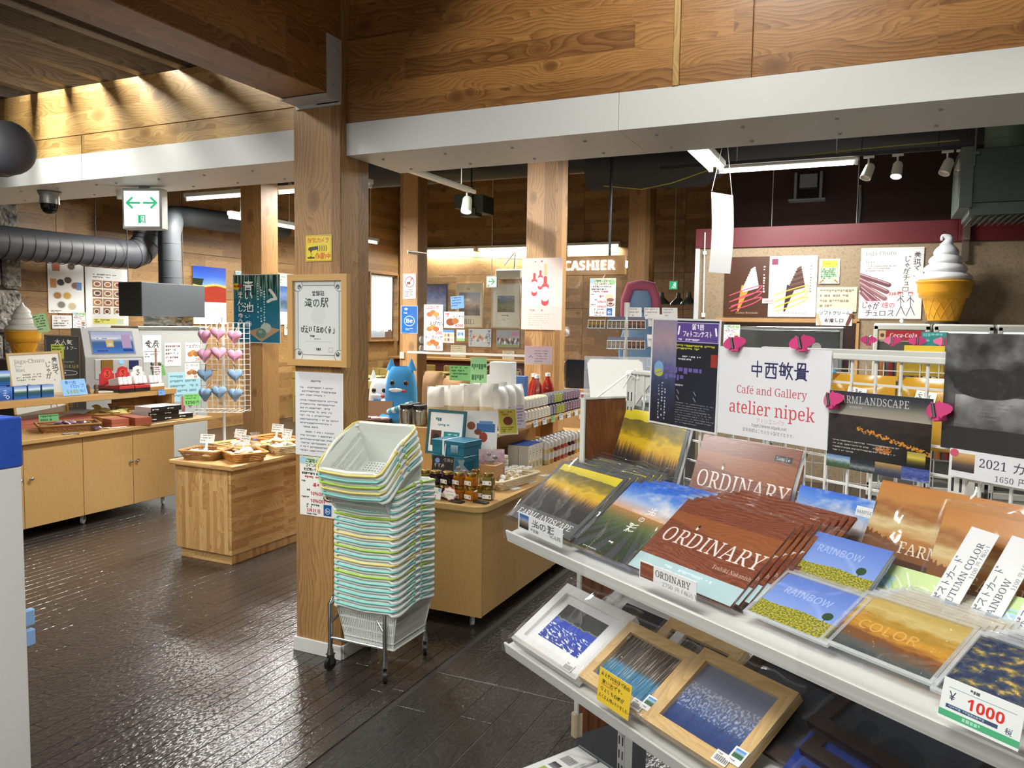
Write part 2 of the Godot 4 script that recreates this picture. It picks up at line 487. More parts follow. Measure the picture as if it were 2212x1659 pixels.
const SMALL := {"ゃ": "や", "ゅ": "ゆ", "ょ": "よ", "っ": "つ", "ャ": "ヤ", "ュ": "ユ", "ッ": "ツ", "ァ": "ア", "ォ": "オ"}
func jp(im: Image, s: String, x: float, y: float, size: float, col, weight := 0.09, down := false, squeeze := 1.0, slant := 0.0) -> float:   # x, y: upper left corner
	for ch in s:
		var c := ch
		var k := 1.0
		var extra := ""
		if VOICED.has(c): c = VOICED[c]; extra = "v"
		elif ROUND.has(c): c = ROUND[c]; extra = "o"
		elif SMALL.has(c): c = SMALL[c]; k = 0.72
		var g: String = GL.get(c, "")
		if c == "ー" and down: g = "5159"
		var at := Vector2(x, y)
		if k < 1.0: at += Vector2(size * 0.2 if down else 0.0, size * 0.05 if down else size * 0.26)
		if g == "":
			if c != " " and c.unicode_at(0) < 900: x = txt(im, c, x, y + size * 0.86, int(size), col, "G", 0, squeeze) - size * squeeze * 0.35 if not down else x
			elif c != " ": push_warning("no strokes for " + c)
			if c != " " and not down: x += size * squeeze * 0.4; continue
		var put := func(px: float, py: float) -> Vector2: return at + Vector2((px + 0.5) * squeeze + slant * (9.0 - py), py + 0.5) * size * k * 0.096
		for part in g.split(" ", false):
			var pts := []
			for i in range(0, part.length() - 1, 2): pts.append(put.call(float(part[i]), float(part[i + 1])))
			if pts.size() == 1: pts.append(pts[0])
			stroke(im, pts, size * weight, col)
		if extra == "v":
			stroke(im, [put.call(7.6, -0.4), put.call(8.3, 1.0)], size * weight, col)
			stroke(im, [put.call(9.0, -0.6), put.call(9.7, 0.8)], size * weight, col)
		elif extra == "o":
			var ring := []
			for i in 9: ring.append(put.call(8.6 + 1.0 * cos(TAU * i / 8), 0.4 + 1.0 * sin(TAU * i / 8)))
			stroke(im, ring, size * weight * 0.8, col)
		if down: y += size * (0.8 if k < 1.0 else 1.0)
		else: x += size * squeeze * (0.8 if k < 1.0 else 1.0)
	return y if down else x
# ---- pictures for prints: each is a small painted landscape ---------------------------
func paint(w: int, h: int, sd: int, f: Callable) -> Image:
	var fn := FastNoiseLite.new(); fn.seed = sd; fn.frequency = 1.0; fn.fractal_octaves = 4
	var im := Image.create(w, h, false, Image.FORMAT_RGBA8)
	for y in h:
		for x in w:
			im.set_pixel(x, y, f.call(float(x) / w, float(y) / h, fn))
	return im
func ramp(cols: Array, t: float) -> Color:
	var s := clampf(t, 0, 1) * (cols.size() - 1)
	var k := mini(int(s), cols.size() - 2)
	return Color(cols[k]).lerp(Color(cols[k + 1]), s - k)
func pic_fog(w: int, h: int) -> Image:            # golden mist over a wood
	return paint(w, h, 11, func(x, y, fn):
		var hill: float = 0.13 + 0.03 * fn.get_noise_1d(x * 3.0) + 0.04 * x
		if y < hill: return ramp(["#e8d23a", "#cdbb35"], y / hill)
		var tree: float = 0.46 + 0.10 * x + 0.055 * absf(fn.get_noise_1d(x * 22.0)) - 0.1 * fn.get_noise_1d(x * 40.0 + 9.0)
		var c := ramp(["#6d6233", "#8e7b2c", "#d8b32a", "#c99a2b"], (y - hill) / 0.4 + 0.25 * fn.get_noise_2d(x * 4.0, y * 7.0))
		if y > tree: c = c.lerp(ramp(["#7a5a33", "#4a3c33", "#2c2b2b", "#2a2b2d"], (y - tree) / 0.35), clampf((y - tree) * 7.0 + 0.3, 0, 1))
		if y > 0.72 + 0.06 * x: c = Color("#292a2d")
		return c)
func pic_rows(w: int, h: int) -> Image:            # field rows under a blue and orange sky
	return paint(w, h, 12, func(x, y, fn):
		var hz: float = 0.36 + 0.05 * x
		if y < hz:
			var c := ramp(["#2f62c8", "#5b8bd8", "#a9b8d6", "#d3a27c"], y / hz)
			return c.lerp(Color("#e8e2dc"), clampf(0.8 * x + 0.9 * fn.get_noise_2d(x * 2.5, y * 6.0) - 0.35, 0, 0.85))
		var d: float = (x - 0.62) / (y - hz + 0.06)
		var row: float = absf(fposmod(d * 2.2, 1.0) - 0.5) * 2.0
		var g := ramp(["#b07a44", "#5d6a3a", "#333f2c", "#23281f"], (y - hz) / 0.5)
		return g.lerp(Color("#47474f") if row > 0.55 else Color("#2d3a24"), clampf((y - hz) * 1.6, 0, 0.75)).lightened(clampf(0.25 * fn.get_noise_2d(x * 60.0, y * 60.0), 0, 1)))
func pic_wood(w: int, h: int) -> Image:
	return paint(w, h, 13, func(x, y, fn):
		var a: float = y * 34.0 + x * 7.0 * (0.35 - y) + 3.0 * fn.get_noise_2d(x * 1.2, y * 3.0)
		var s: float = a - floorf(a)
		var c := ramp(["#8a4e36", "#713c28", "#582f20"], s * 0.7 + 0.3 * fn.get_noise_2d(x * 3.0, y * 160.0))
		return c.lerp(Color("#a0612f"), 0.5) if y > 0.18 and y < 0.30 + 0.16 * x else c)
func pic_sky(w: int, h: int) -> Image:             # a lone tree, blue sky, yellow flowers
	var im := paint(w, h, 14, func(x, y, fn):
		if y > 0.66 + 0.02 * sin(x * 9.0): return Color("#b9a634") if fn.get_noise_2d(x * 28.0, y * 28.0) > 0.02 else Color("#67752f")
		return ramp(["#5f7cc8", "#7a96d6", "#97acdc"], y).lerp(Color("#b6c6ee"), clampf(0.3 - absf(Vector2(x, y).distance_to(Vector2(0.1, 1.0)) - 0.75) * 5.0, 0, 0.3)))
	disc(im, w * 0.8, h * 0.56, w * 0.06, h * 0.08, "#2f4a2c")
	bar(im, int(w * 0.795), int(h * 0.62), maxi(1, w / 90), int(h * 0.06), "#33301f")
	return im
func pic_autumn(w: int, h: int) -> Image:
	return paint(w, h, 15, func(x, y, fn): return ramp(["#b99f56", "#c8b377", "#a8812f", "#c79236", "#7c4c24", "#5f5a55", "#3f4a4c"], y + 0.10 * fn.get_noise_2d(x * 3.0, y * 8.0) - 0.08 * x))
func pic_gold(w: int, h: int) -> Image:
	return paint(w, h, 16, func(x, y, fn):
		var c := ramp(["#b8793a", "#bd8340", "#986230", "#d3bf8e", "#b27a40", "#8f5e30"], y / 0.55 + 0.12 * fn.get_noise_2d(x * 3.0, y * 9.0))
		var tr: float = 0.50 - 0.09 * clampf(1.0 - x * 3.0, 0, 1) + 0.05 * fn.get_noise_1d(x * 25.0)
		if y > tr: c = Color("#7d4e28")
		if y > 0.58 + 0.03 * x: c = ramp(["#4b2d1a", "#3a2416"], (y - 0.6) * 2.0 + 0.2 * fn.get_noise_2d(x * 8.0, y * 40.0))
		return c)
func pic_pond(w: int, h: int, top: String, bottom: String, stems: String, split: float, sd := 17) -> Image:   # bare trunks mirrored in a pond
	return paint(w, h, sd, func(x, y, fn):
		var edge: float = split + 0.05 * fn.get_noise_1d(x * 9.0)
		var s: float = fn.get_noise_2d(x * 34.0 + y * 2.0, 3.0 + y * 1.2)
		var c := Color(top).lerp(Color(bottom), smoothstep(edge - 0.06, edge + 0.08, y))
		if s > 0.16: c = c.lerp(Color(stems), clampf((s - 0.16) * 4.0, 0, 0.85) * (1.0 if y < edge + 0.2 else 0.35))
		elif s < -0.25: c = c.darkened(0.35)
		return c)
func pic_ripple(w: int, h: int) -> Image:
	return paint(w, h, 18, func(x, y, fn):
		var edge: float = 0.36 + 0.05 * fn.get_noise_1d(x * 7.0)
		if y < edge:
			return Color("#17191c").lerp(Color("#5a625c"), clampf(fn.get_noise_2d(x * 55.0, y * 5.0) * 2.0 - 0.55, 0, 0.7))
		if y < edge + 0.03: return Color("#7d8259")
		var s: float = fn.get_noise_2d(x * 3.0 + y * 7.0, y * 14.0 - x * 7.0)
		return Color("#dfe6ea") if s > 0.22 and y > 0.55 else ramp(["#2447c9", "#1c3fb0", "#16328c"], y + s * 0.4))
func pic_frost(w: int, h: int) -> Image:
	return paint(w, h, 19, func(x, y, fn):
		var c := ramp(["#7c8195", "#73788c", "#6d7387", "#4d5f8a", "#27407a", "#213769"], y + 0.06 * fn.get_noise_2d(x * 5.0, y * 3.0))
		var s: float = fn.get_noise_2d(x * 24.0, y * 16.0)
		if y > 0.32 and y < 0.72: c = c.lerp(Color("#b9bccb"), clampf(s * 1.8 + 0.12, 0, 0.75))
		if fn.get_noise_2d(x * 45.0, y * 2.0) > 0.32 and y > 0.42 and y < 0.85: c = c.lerp(Color("#2a3044"), 0.7)
		return c)
func pic_larch(w: int, h: int) -> Image:
	return paint(w, h, 20, func(x, y, fn): return ramp(["#2c3550", "#39435c", "#5d5a4c", "#c0a056"], 0.35 + 1.1 * fn.get_noise_2d(x * 6.0, y * 7.0) + 0.2 * x))
func pic_plain(w: int, h: int, sd: int, cols: Array, waver := 0.12) -> Image:
	return paint(w, h, sd, func(x, y, fn): return ramp(cols, y + waver * fn.get_noise_2d(x * 4.0, y * 7.0)))
func lay(im: Image, src: Image, x: int, y: int):
	im.blit_rect(src, Rect2i(0, 0, src.get_width(), src.get_height()), Vector2i(x, y))

# ---- flat printed goods ----------------------------------------------------------------
func card(called: String, label: String, category: String, im, w: float, h: float, t, thick := 0.001, gloss := 0.5, group := "", parent = null, back := "#efeeea", edge_key := "") -> MeshInstance3D:
	var p: Dictionary = im if im is Dictionary else stow(im)
	var f := b()
	var z := thick / 2
	var r: Rect2 = p.uv
	f.quad(Vector3(-w / 2, -h / 2, z), Vector3(w / 2, -h / 2, z), Vector3(w / 2, h / 2, z), Vector3(-w / 2, h / 2, z), Vector2(r.position.x, r.end.y), r.end, Vector2(r.end.x, r.position.y), r.position)
	var s := b()
	var q := [Vector3(-w / 2, -h / 2, 0), Vector3(w / 2, -h / 2, 0), Vector3(w / 2, h / 2, 0), Vector3(-w / 2, h / 2, 0)]
	for i in 4:
		var a: Vector3 = q[i]
		var c: Vector3 = q[(i + 1) % 4]
		s.quad(a - Vector3(0, 0, z), c - Vector3(0, 0, z), c + Vector3(0, 0, z), a + Vector3(0, 0, z))
	s.quad(q[1] - Vector3(0, 0, z), q[0] - Vector3(0, 0, z), q[3] - Vector3(0, 0, z), q[2] - Vector3(0, 0, z))
	var o := obj(called, [f, page_mat(p, gloss), s, mat("card_edge_" + (edge_key if edge_key else back), back, 0.7)], parent, t)
	if label: tag(o, label, category, group)
	return o
func print_face(p: Dictionary, a: Vector3, bb: Vector3, c: Vector3, d: Vector3, f: B):   # lower left, lower right, upper right, upper left
	var r: Rect2 = p.uv
	f.quad(a, bb, c, d, Vector2(r.position.x, r.end.y), r.end, Vector2(r.end.x, r.position.y), r.position)
func picture_frame(called: String, label: String, w: float, h: float, im, t, fm: Material, rail := 0.03, deep := 0.02, mount := "", group := "", pane := true) -> Node3D:
	var o := thing(called, label, "picture frame", t, group)
	var k := deep / 2
	for s in [[-1, 0], [1, 0], [0, -1], [0, 1]]:
		var r := b(); r.g = 1 if s[0] else 0; r.o = Vector2(s[0] * 0.3, s[1] * 0.7)
		if s[0]: r.prism(PackedVector2Array([Vector2(s[0] * w / 2, -h / 2), Vector2(s[0] * w / 2, h / 2), Vector2(s[0] * (w / 2 - rail), h / 2 - rail), Vector2(s[0] * (w / 2 - rail), -h / 2 + rail)]), -k, k)
		else: r.prism(PackedVector2Array([Vector2(-w / 2, s[1] * h / 2), Vector2(w / 2, s[1] * h / 2), Vector2(w / 2 - rail, s[1] * (h / 2 - rail)), Vector2(-w / 2 + rail, s[1] * (h / 2 - rail))]), -k, k)
		obj("frame_rail", [r, fm], o)
	var iw := w - rail * 2
	var ih := h - rail * 2
	if mount:
		obj("mount", [b().box(Vector3(0, 0, 0), Vector3(iw, ih, 0.002)), mat("mount" + mount, mount, 0.8)], o)
		iw *= 0.74; ih *= 0.72
	card("print", "", "", im, iw, ih, Vector3(0, 0, 0.0015 if mount else 0.0), 0.002, 0.4, "", o)
	if pane: obj("pane", [pane_of(w - rail * 2, h - rail * 2, k * 0.6), clear_mat("frame_glass", "#ffffff", 0.01, 0.02)], o)
	return o
func pane_of(w: float, h: float, z: float) -> B:
	var f := b()
	f.quad(Vector3(-w / 2, -h / 2, z), Vector3(w / 2, -h / 2, z), Vector3(w / 2, h / 2, z), Vector3(-w / 2, h / 2, z))
	return f

const WARM := "#fafaf6"
func _ready():
	rng.seed = 7; noise.seed = 5
	# camera, sky, lamps
	var cam := Camera3D.new()
	cam.name = "camera"; cam.fov = 52.02; cam.near = 0.05; cam.far = 80.0
	cam.transform = rot(Vector3(0, 1.6, 0), 24.821, -4.337, 0.836)
	add_child(cam); cam.current = true
	var env := Environment.new()
	env.background_mode = Environment.BG_SKY
	var sky := ProceduralSkyMaterial.new()
	sky.sky_top_color = Color("#b9c6d6"); sky.sky_horizon_color = Color("#eef1f3"); sky.ground_horizon_color = Color("#dfe2e2"); sky.ground_bottom_color = Color("#9a9c98")
	sky.sky_energy_multiplier = 2.2
	env.sky = Sky.new(); env.sky.sky_material = sky
	env.tonemap_mode = Environment.TONE_MAPPER_LINEAR
	env.tonemap_exposure = 1.0
	env.sdfgi_enabled = true; env.ssao_enabled = true; env.ssil_enabled = true
	var we := WorldEnvironment.new(); we.name = "surroundings"; we.environment = env; add_child(we)
	lamps()
	print("lamps"); structure()
	print("structure"); left_side()
	print("left"); middle()
	print("middle"); far_hall()
	print("far"); ice_cream_stand()
	print("stand"); book_rack()
	finish_pages()
	print("pages ", pages.size())

# ---- lamps -----------------------------------------------------------------------------
func shine(l: Light3D, col: String, energy: float):
	l.light_color = Color(col); l.light_energy = energy; l.shadow_enabled = true
	l.set("omni_range", 40.0); l.set("spot_range", 40.0); l.set("area_range", 40.0)
var tube_made := 0
func fluorescent(label: String, at: Vector3, turn: float, energy: float, length := 1.25, wires := 0.5, tubes := 1, tilt := 0.0) -> Node3D:
	var o := thing("fluorescent_light", label, "light", rot(at, turn, 0, tilt), "hanging fluorescent lights")
	var white := mat("fixture_white", "#e4e6dd", 0.35)
	var hs := b().box(Vector3(0, 0.035, 0), Vector3(length, 0.05, 0.075 if tubes == 1 else 0.16), 0.006)
	obj("housing", [hs, white], o)
	for k in tubes:
		var z := 0.0 if tubes == 1 else (k - 0.5) * 0.09
		var tb := b(rot(Vector3(-length / 2 + 0.04, -0.012, z), 0, 0, -90)); tb.can(0.016, 0.0, length - 0.08, 14)
		obj("tube", [tb, lit("tube_glow", "#fffaf0", 7.0)], o)
		for s in [-1, 1]: obj("socket", [b().box(Vector3(s * (length / 2 - 0.018), -0.006, z), Vector3(0.03, 0.05, 0.036), 0.004), white], o)
	for s in [-1, 1]:
		if wires > 0: obj("hanger", [b().can(0.004, 0.06, 4.45 - at.y, 6, -1, Vector3(s * length * 0.35, 0, 0)).can(0.013, 0.055, 0.085, 8, 0.006, Vector3(s * length * 0.35, 0, 0)), mat("fixture_white")], o)
	var l := AreaLight3D.new()
	l.name = "light"; l.area_size = Vector2(length - 0.1, 0.05); l.area_normalize_energy = true
	shine(l, WARM, energy)
	l.transform = rot(Vector3(0, -0.035, 0), 0, -90)
	o.add_child(l)
	return o
func spot_lamp(label: String, at: Vector3, aim: Vector3, energy: float, angle: float, on := true, col := WARM, size := 0.05) -> Node3D:
	var d := (aim - at).normalized()
	var basis := Basis.looking_at(d, Vector3.UP if absf(d.y) < 0.97 else Vector3.RIGHT)
	var o := thing("spotlight", label, "spotlight", at, "track spotlights")
	var white := mat("spot_white", "#dfe2d4", 0.35)
	var t := Transform3D(basis, Vector3.ZERO) * rot(Vector3.ZERO, 0, 90)
	obj("lamp_head", [b(t).lathe([Vector2(0.0, 0.07), Vector2(0.03, 0.068), Vector2(0.04, 0.05), Vector2(0.043, 0.0), Vector2(0.047, -0.07), Vector2(0.044, -0.07), Vector2(0.04, -0.04)], 18), white], o)
	obj("bulb_face", [b(t).can(0.040, -0.052, -0.046, 18), lit("bulb_on", "#fff6e6", 12.0) if on else mat("bulb_off", "#e7d3cf", 0.2)], o)
	obj("stem", [b().can(0.008, 0.03, 0.12, 8).box(Vector3(0, 0.125, 0), Vector3(0.09, 0.02, 0.03), 0.003), white], o)
	if on:
		var l := SpotLight3D.new()
		l.name = "light"; l.spot_angle = angle; l.spot_angle_attenuation = 0.35; l.light_size = size
		shine(l, col, energy)
		l.transform = Transform3D(basis, d * 0.075)
		o.add_child(l)
	return o
func lamps():
	# hall beyond the beam
	fluorescent("fluorescent tube hanging over the ticket machine beside the dark vertical duct", Vector3(-6.83, 3.02, -6.9), 0, 11.0)
	fluorescent("fluorescent tube hanging behind the framed certificate's post", Vector3(-5.45, 3.02, -6.9), 0, 11.0)
	fluorescent("short-looking fluorescent tube above the side windows beyond the teal poster", Vector3(-7.1, 2.845, -7.85), 90, 11.0)
	fluorescent("fluorescent tube above the curtained window", Vector3(-7.3, 2.87, -9.97), 90, 11.0)
	fluorescent("fluorescent tube on the far wall nearest the curtained window", Vector3(-7.62, 3.02, -13.462), 0, 6.5, 1.15, 0.0)
	fluorescent("fluorescent tube on the far wall next to the white bottle poster", Vector3(-6.42, 3.02, -13.462), 0, 6.5, 1.15, 0.0)
	fluorescent("fluorescent tube on the far wall above the lit cashier lettering", Vector3(-4.75, 3.02, -13.462), 0, 6.5, 1.15, 0.0)
	fluorescent("long fluorescent tube hanging in front of the dark duct at the soft serve stand", Vector3(-0.85, 3.10, -7.8), 0, 7.5, 1.25, 0.25)
	fluorescent("pair of fluorescent tubes seen end on beside the yellow cable", Vector3(-1.32, 2.96, -6.35), 90, 7.0, 1.25, 0.4, 2)
	fluorescent("fluorescent tubes above the till counter", Vector3(-3.6, 3.0, -4.6), 90, 13.2, 1.25, 0.5, 2)
	# sales room on this side of the beam, over the visitors' heads
	for p in [[-3.2, -1.4, 0.0], [-0.7, -0.55, 0.0], [1.3, -1.9, 0.0], [-1.4, 1.3, 0.0], [-4.6, 0.4, 0.0]]:
		fluorescent("fluorescent lights over the sales room in front of the white beam cladding", Vector3(p[0], 2.58, p[1]), p[2], 4.2, 1.25, 0.05, 2)
	spot_lamp("spotlight above the rafters that washes the pale glulam beam", Vector3(-4.3, 3.6, -2.05), Vector3(-3.72, 2.66, -3.02), 11.0, 34.0, true, WARM, 0.28)
	spot_lamp("spotlight that washes the reddish glulam beam", Vector3(-0.45, 3.55, -1.9), Vector3(-0.55, 2.45, -3.05), 2.6, 48.0)

# ---- the building ----------------------------------------------------------------------
func structure():
	wave = 3.8
	wood("glulam_red", "#b27f45", "#6d4521", Vector2(2.6, 0.8), 9, 31, 0.9, 16, 1.0, 0.42, Vector2i(1024, 512))
	wood("glulam_pale", "#c9a468", "#8f6a37", Vector2(2.6, 0.8), 8, 32, 0.9, 16, 0.95, 0.45, Vector2i(1024, 512))
	wave = 1.6
	wood("post_wood", "#b58b57", "#7a552f", Vector2(3.0, 0.9), 9, 33, 0.0, 7, 1.0, 0.5, Vector2i(1024, 384))
	wave = 3.5
	wood("wall_wood", "#a98450", "#6b4b28", Vector2(3.2, 1.6), 13, 34, 0.7, 26, 0.95, 0.5, Vector2i(1024, 768))
	wood("floor_wood", "#423b36", "#282321", Vector2(1.2, 0.4), 2, 35, 0.0, 0, 0.8, 0.22, Vector2i(512, 256))
	wood("tile_wood", "#403d3a", "#272524", Vector2(1.2, 0.6), 3, 36, 0.0, 2, 0.8, 0.27, Vector2i(512, 256))
	bumpy(mats.floor_wood, 0.12, 0.10, 41); bumpy(mats.tile_wood, 0.12, 0.10, 42)
	mats.floor_wood.metallic_specular = 0.62
	var white := mat("cladding_white", "#dcddd8", 0.38)
	var black := mat("ceiling_black", "#1a1817", 0.9)
	# floor: a slab, narrow stained boards, wide slate planks
	var fl := struct("floor", [b().bx(-9.0, -0.25, -13.8, 5.2, -0.006, 3.2), mat("floor_bed", "#3a342e", 0.9), b().bx(-1.766, -0.02, -3.9, 5.0, -0.0035, 3.0), mat("grout", "#8b867b", 0.85)])
	var near := []
	var rest := b()
	for kind in 2:
		var wd := 0.0722 if kind == 0 else 0.1448
		var ln := 0.92 if kind == 0 else 1.2
		var x0 := -8.8 if kind == 0 else -1.766
		var cols := int((-1.766 + 8.8) / wd) if kind == 0 else 34
		for i in cols:
			var z := -13.5 + fposmod(i * 0.37 + (i % 3) * 0.21, ln) - ln
			while z < 2.0:
				var za := maxf(z, -13.5)
				var zb := minf(z + ln, 2.0)
				if kind == 1 and za < -3.055 and zb > -3.055:
					near.append([kind, x0 + (i + 0.5) * wd, za, -3.057, wd]); za = -3.05
				if zb - za > 0.05: near.append([kind, x0 + (i + 0.5) * wd, za, zb, wd])
				z += ln
	near.sort_custom(func(p, q): return _plank_rank(p) < _plank_rank(q))
	var tones := [mats.floor_wood, mats.tile_wood]
	var variants := {}
	var rr := RandomNumberGenerator.new(); rr.seed = 3
	for k in near.size():
		var p: Array = near[k]
		var gap := 0.0011 if p[0] == 0 else 0.0016
		var ln2: float = p[3] - p[2]
		if k < 300:
			var key := "%d_%d_%d" % [p[0], int(round(ln2 * 50)), rr.randi() % 3]
			if not variants.has(key):
				var q := b(); q.g = 2; q.o = Vector2(rr.randf() * 3, rr.randf() * 3)
				q.box(Vector3(0, -0.006, 0), Vector3(p[4] - gap * 2, 0.012, ln2 - gap), 0.0012)
				variants[key] = mesh_of([q, tones[p[0]]])
			hang(variants[key], "plank", fl, Vector3(p[1], rr.randf_range(-0.0004, 0.0002), (p[2] + p[3]) / 2))
		else:
			rest.g = 2; rest.o = Vector2(rr.randf() * 3, rr.randf() * 3)
			rest.bx(p[1] - p[4] / 2 + gap, -0.012, p[2] + gap, p[1] + p[4] / 2 - gap, 0, p[3])
	var ro := obj("plank", [rest, mats.floor_wood], fl)
	ro.set_meta("kind", "stuff")
	# walls and ceiling
	struct("ceiling", [b().bx(-9.0, 4.45, -13.8, 5.2, 4.6, 3.2), black])
	var wl := struct("wall_left", [b().bx(-9.0, 0, -12.42, -8.83, 4.5, 3.2).bx(-9.0, 0, -13.8, -8.83, 1.26, -12.42).bx(-9.0, 2.53, -13.8, -8.83, 4.5, -12.42).bx(-9.0, 1.26, -13.8, -8.83, 2.53, -13.33), mat("wall_core", "#6b4a2b", 0.8)])
	var wf := struct("wall_far", [b().bx(-9.0, 0, -13.8, 5.2, 4.5, -13.53), mats.wall_core])
	struct("wall_right", [b().bx(5.0, 0, -13.8, 5.2, 4.5, 3.2), mat("plaster", "#cfcac0", 0.8)])
	struct("wall_back", [b().bx(-9.0, 0, 3.0, 5.2, 4.5, 3.2), mats.plaster])
	var ww: StandardMaterial3D = mats.wall_wood
	for r in 5:
		var y0: float = [0.0, 0.86, 1.9, 2.53, 3.42][r]
		var y1: float = [0.86, 1.9, 2.53, 3.42, 4.45][r]
		for c in 9:
			var z0 := -13.5 + c * 1.82
			var za := z0
			if c == 0 and r in [1, 2]:                       # the window opening
				if r == 1: _panel(wl, 0, -8.83, 0.86, 1.26, -13.5, -12.42, c, r)
				za = -12.42
			_panel(wl, 0, -8.83, y0, y1, za, z0 + 1.82, c, r)
		for c in 5:
			_panel(wf, 2, -13.53, y0, y1, -8.8 + c * 1.82 + (0.3 if c else 0.0), -8.8 + (c + 1) * 1.82 + 0.3, c, r + 7)
	var wd2 := struct("window_1", [b().bx(-8.86, 1.26, -13.33, -8.82, 1.31, -12.42).bx(-8.86, 2.48, -13.33, -8.82, 2.53, -12.42).bx(-8.86, 1.31, -13.33, -8.82, 2.48, -13.29).bx(-8.86, 1.31, -12.46, -8.82, 2.48, -12.42), mat("window_frame", "#6d4a2a", 0.5)])
	obj("pane", [_pane_x(-8.85, 1.3, -13.3, 2.49, -12.45), clear_mat("window_glass", "#ffffff", 0.01, 0.02)], wd2)
	obj("window_reveal", [b().bx(-8.85, 1.235, -13.36, -8.70, 1.262, -12.39).bx(-8.85, 2.528, -13.36, -8.70, 2.555, -12.39).bx(-8.85, 1.262, -13.36, -8.70, 2.528, -13.325).bx(-8.85, 1.262, -12.425, -8.70, 2.528, -12.39), ww], wd2)
	# posts
	for p in [[-2.51, -2.24, -3.18, -2.961, 4.45], [-5.963, -5.693, -6.47, -6.221, 4.45], [-5.727, -5.457, -9.07, -8.827, 4.45], [-2.664, -2.394, -6.23, -5.999, 4.45], [-2.867, -2.596, -9.85, -9.588, 4.45]]:
		var q := b(); q.g = 1; q.o = Vector2(p[0] * 3.1, p[2] * 1.7)
		q.bx(p[0], 0, p[2], p[1], p[4], p[3], 0.004)
		var po := struct("post", [q, mats.post_wood])
		tag(po, "square glulam post", "")
	# plinth round the foot of the near post
	struct("baseboard_post", [b().bx(-2.52, 0, -2.961, -2.235, 0.068, -2.949, 0.002).bx(-2.24, 0, -3.19, -2.229, 0.068, -2.961, 0.002), mat("plinth_white", "#d9dad5", 0.5)])
	# beams: lower and upper boards, white cladding under them
	var bl := struct("beam_left", [b().bx(-8.8, 2.5, -3.3, -2.51, 2.86, -3.02), mats.glulam_pale])
	for p in [[-8.8, -4.02, 2.5, 2.602], [-4.017, -2.51, 2.5, 2.602], [-8.8, -2.51, 2.604, 2.866]]: _board_z(bl, p, mats.glulam_pale, -3.02, -3.003)
	var br := struct("beam_right", [b().bx(-2.24, 2.5, -3.3, 4.9, 3.2, -3.02), mats.glulam_red])
	for p in [[-2.24, -0.742, 2.5, 2.866], [-0.718, -0.455, 2.5, 2.866], [-0.453, 2.2, 2.5, 2.866]]: _board_z(br, p, mats.glulam_red, -3.02, -3.003)
	var st := b(); st.g = 1; st.bx(-0.742, 2.5, -3.02, -0.718, 2.9, -2.996, 0.002)
	obj("cover_strip", [st, mats.glulam_pale], br)
	var w2 := b(); w2.g = 2; w2.bx(-2.49, 2.6, -2.961, -2.24, 3.4, 2.8, 0.004)
	struct("beam_cross", [w2, mats.glulam_red])
	for s in [[-8.8, -4.02], [-4.017, -2.512], [-2.238, -0.95], [-0.948, 1.4], [1.402, 4.9]]:
		var cl := struct("beam_cladding", [b().bx(s[0], 2.357, -3.45, s[1], 2.372, -3.0).bx(s[0], 2.372, -3.015, s[1], 2.5, -3.0).bx(s[0], 2.372, -3.45, s[1], 2.5, -3.435), white])
		tag(cl, "white sheet cladding under the beam")
		var xx: float = s[0] + 0.12
		while xx < s[1]:
			for z in [-3.12, -3.36]: obj("screw_cap", [b().can(0.006, 2.351, 2.358, 8, 0.008, Vector3(xx, 0, z)), mat("screw_cap", "#b9b9b2", 0.4)], cl)
			xx += 0.33
	# rafters over the sales room
	var k := 0
	for i in 21:
		var rx := -8.4 + i * 0.2855
		if rx > -3.2: break
		var q := b(); q.g = 2; q.o = Vector2(i * 0.37, i * 0.19); q.box(Vector3(rx, 2.925, -0.6), Vector3(0.065, 0.11, 5.2), 0.003)
		var ra := struct("rafter", [q, mats.get("rafter_wood") if mats.has("rafter_wood") else wood("rafter_wood", "#8b7c6a", "#463c32", Vector2(2.4, 0.5), 3, 37, 0.0, 5, 0.9, 0.6, Vector2i(512, 256))])
		tag(ra, "rough sawn rafter")
	for i in 10:
		var rx := -1.9 + i * 0.6
		var q := b(); q.g = 2; q.o = Vector2(i * 0.37, i * 0.19); q.box(Vector3(rx, 3.6, -0.6), Vector3(0.09, 0.25, 5.2), 0.003)
		tag(struct("rafter", [q, mats.rafter_wood]), "dark rafter")
	# steel bracket where the beams meet the post
	var br2 := struct("beam_bracket", [b().bx(-2.37, 2.585, -2.961, -2.24, 2.855, -2.955).bx(-2.24, 2.585, -2.961, -2.234, 2.855, -2.86).bx(-2.49, 2.59, -2.961, -2.236, 2.597, -2.85).bx(-2.49, 2.575, -2.961, -2.236, 2.60, -2.955), mat("bracket_white", "#c9c9c4", 0.4)])
	for y in [2.64, 2.8]: obj("bolt", [b(rot(Vector3(-2.232, y, -2.91), 0, 0, -90)).can(0.012, 0, 0.008, 6), mats.bracket_white], br2)
	# rough stone of the old store house
	var sw := struct("wall_stone", [b().bx(-8.8, 0, -5.55, -8.5, 4.4, -2.0), mat("mortar", "#57534b", 0.95)])
	var stone := speckle("stone", ["#3f3d39", "#6b675f", "#8d887d", "#a7a296"], 0.03, 51, 0.95, 1.2)
	bumpy(stone, 0.05, 1.0, 52)
	var r2 := RandomNumberGenerator.new(); r2.seed = 9
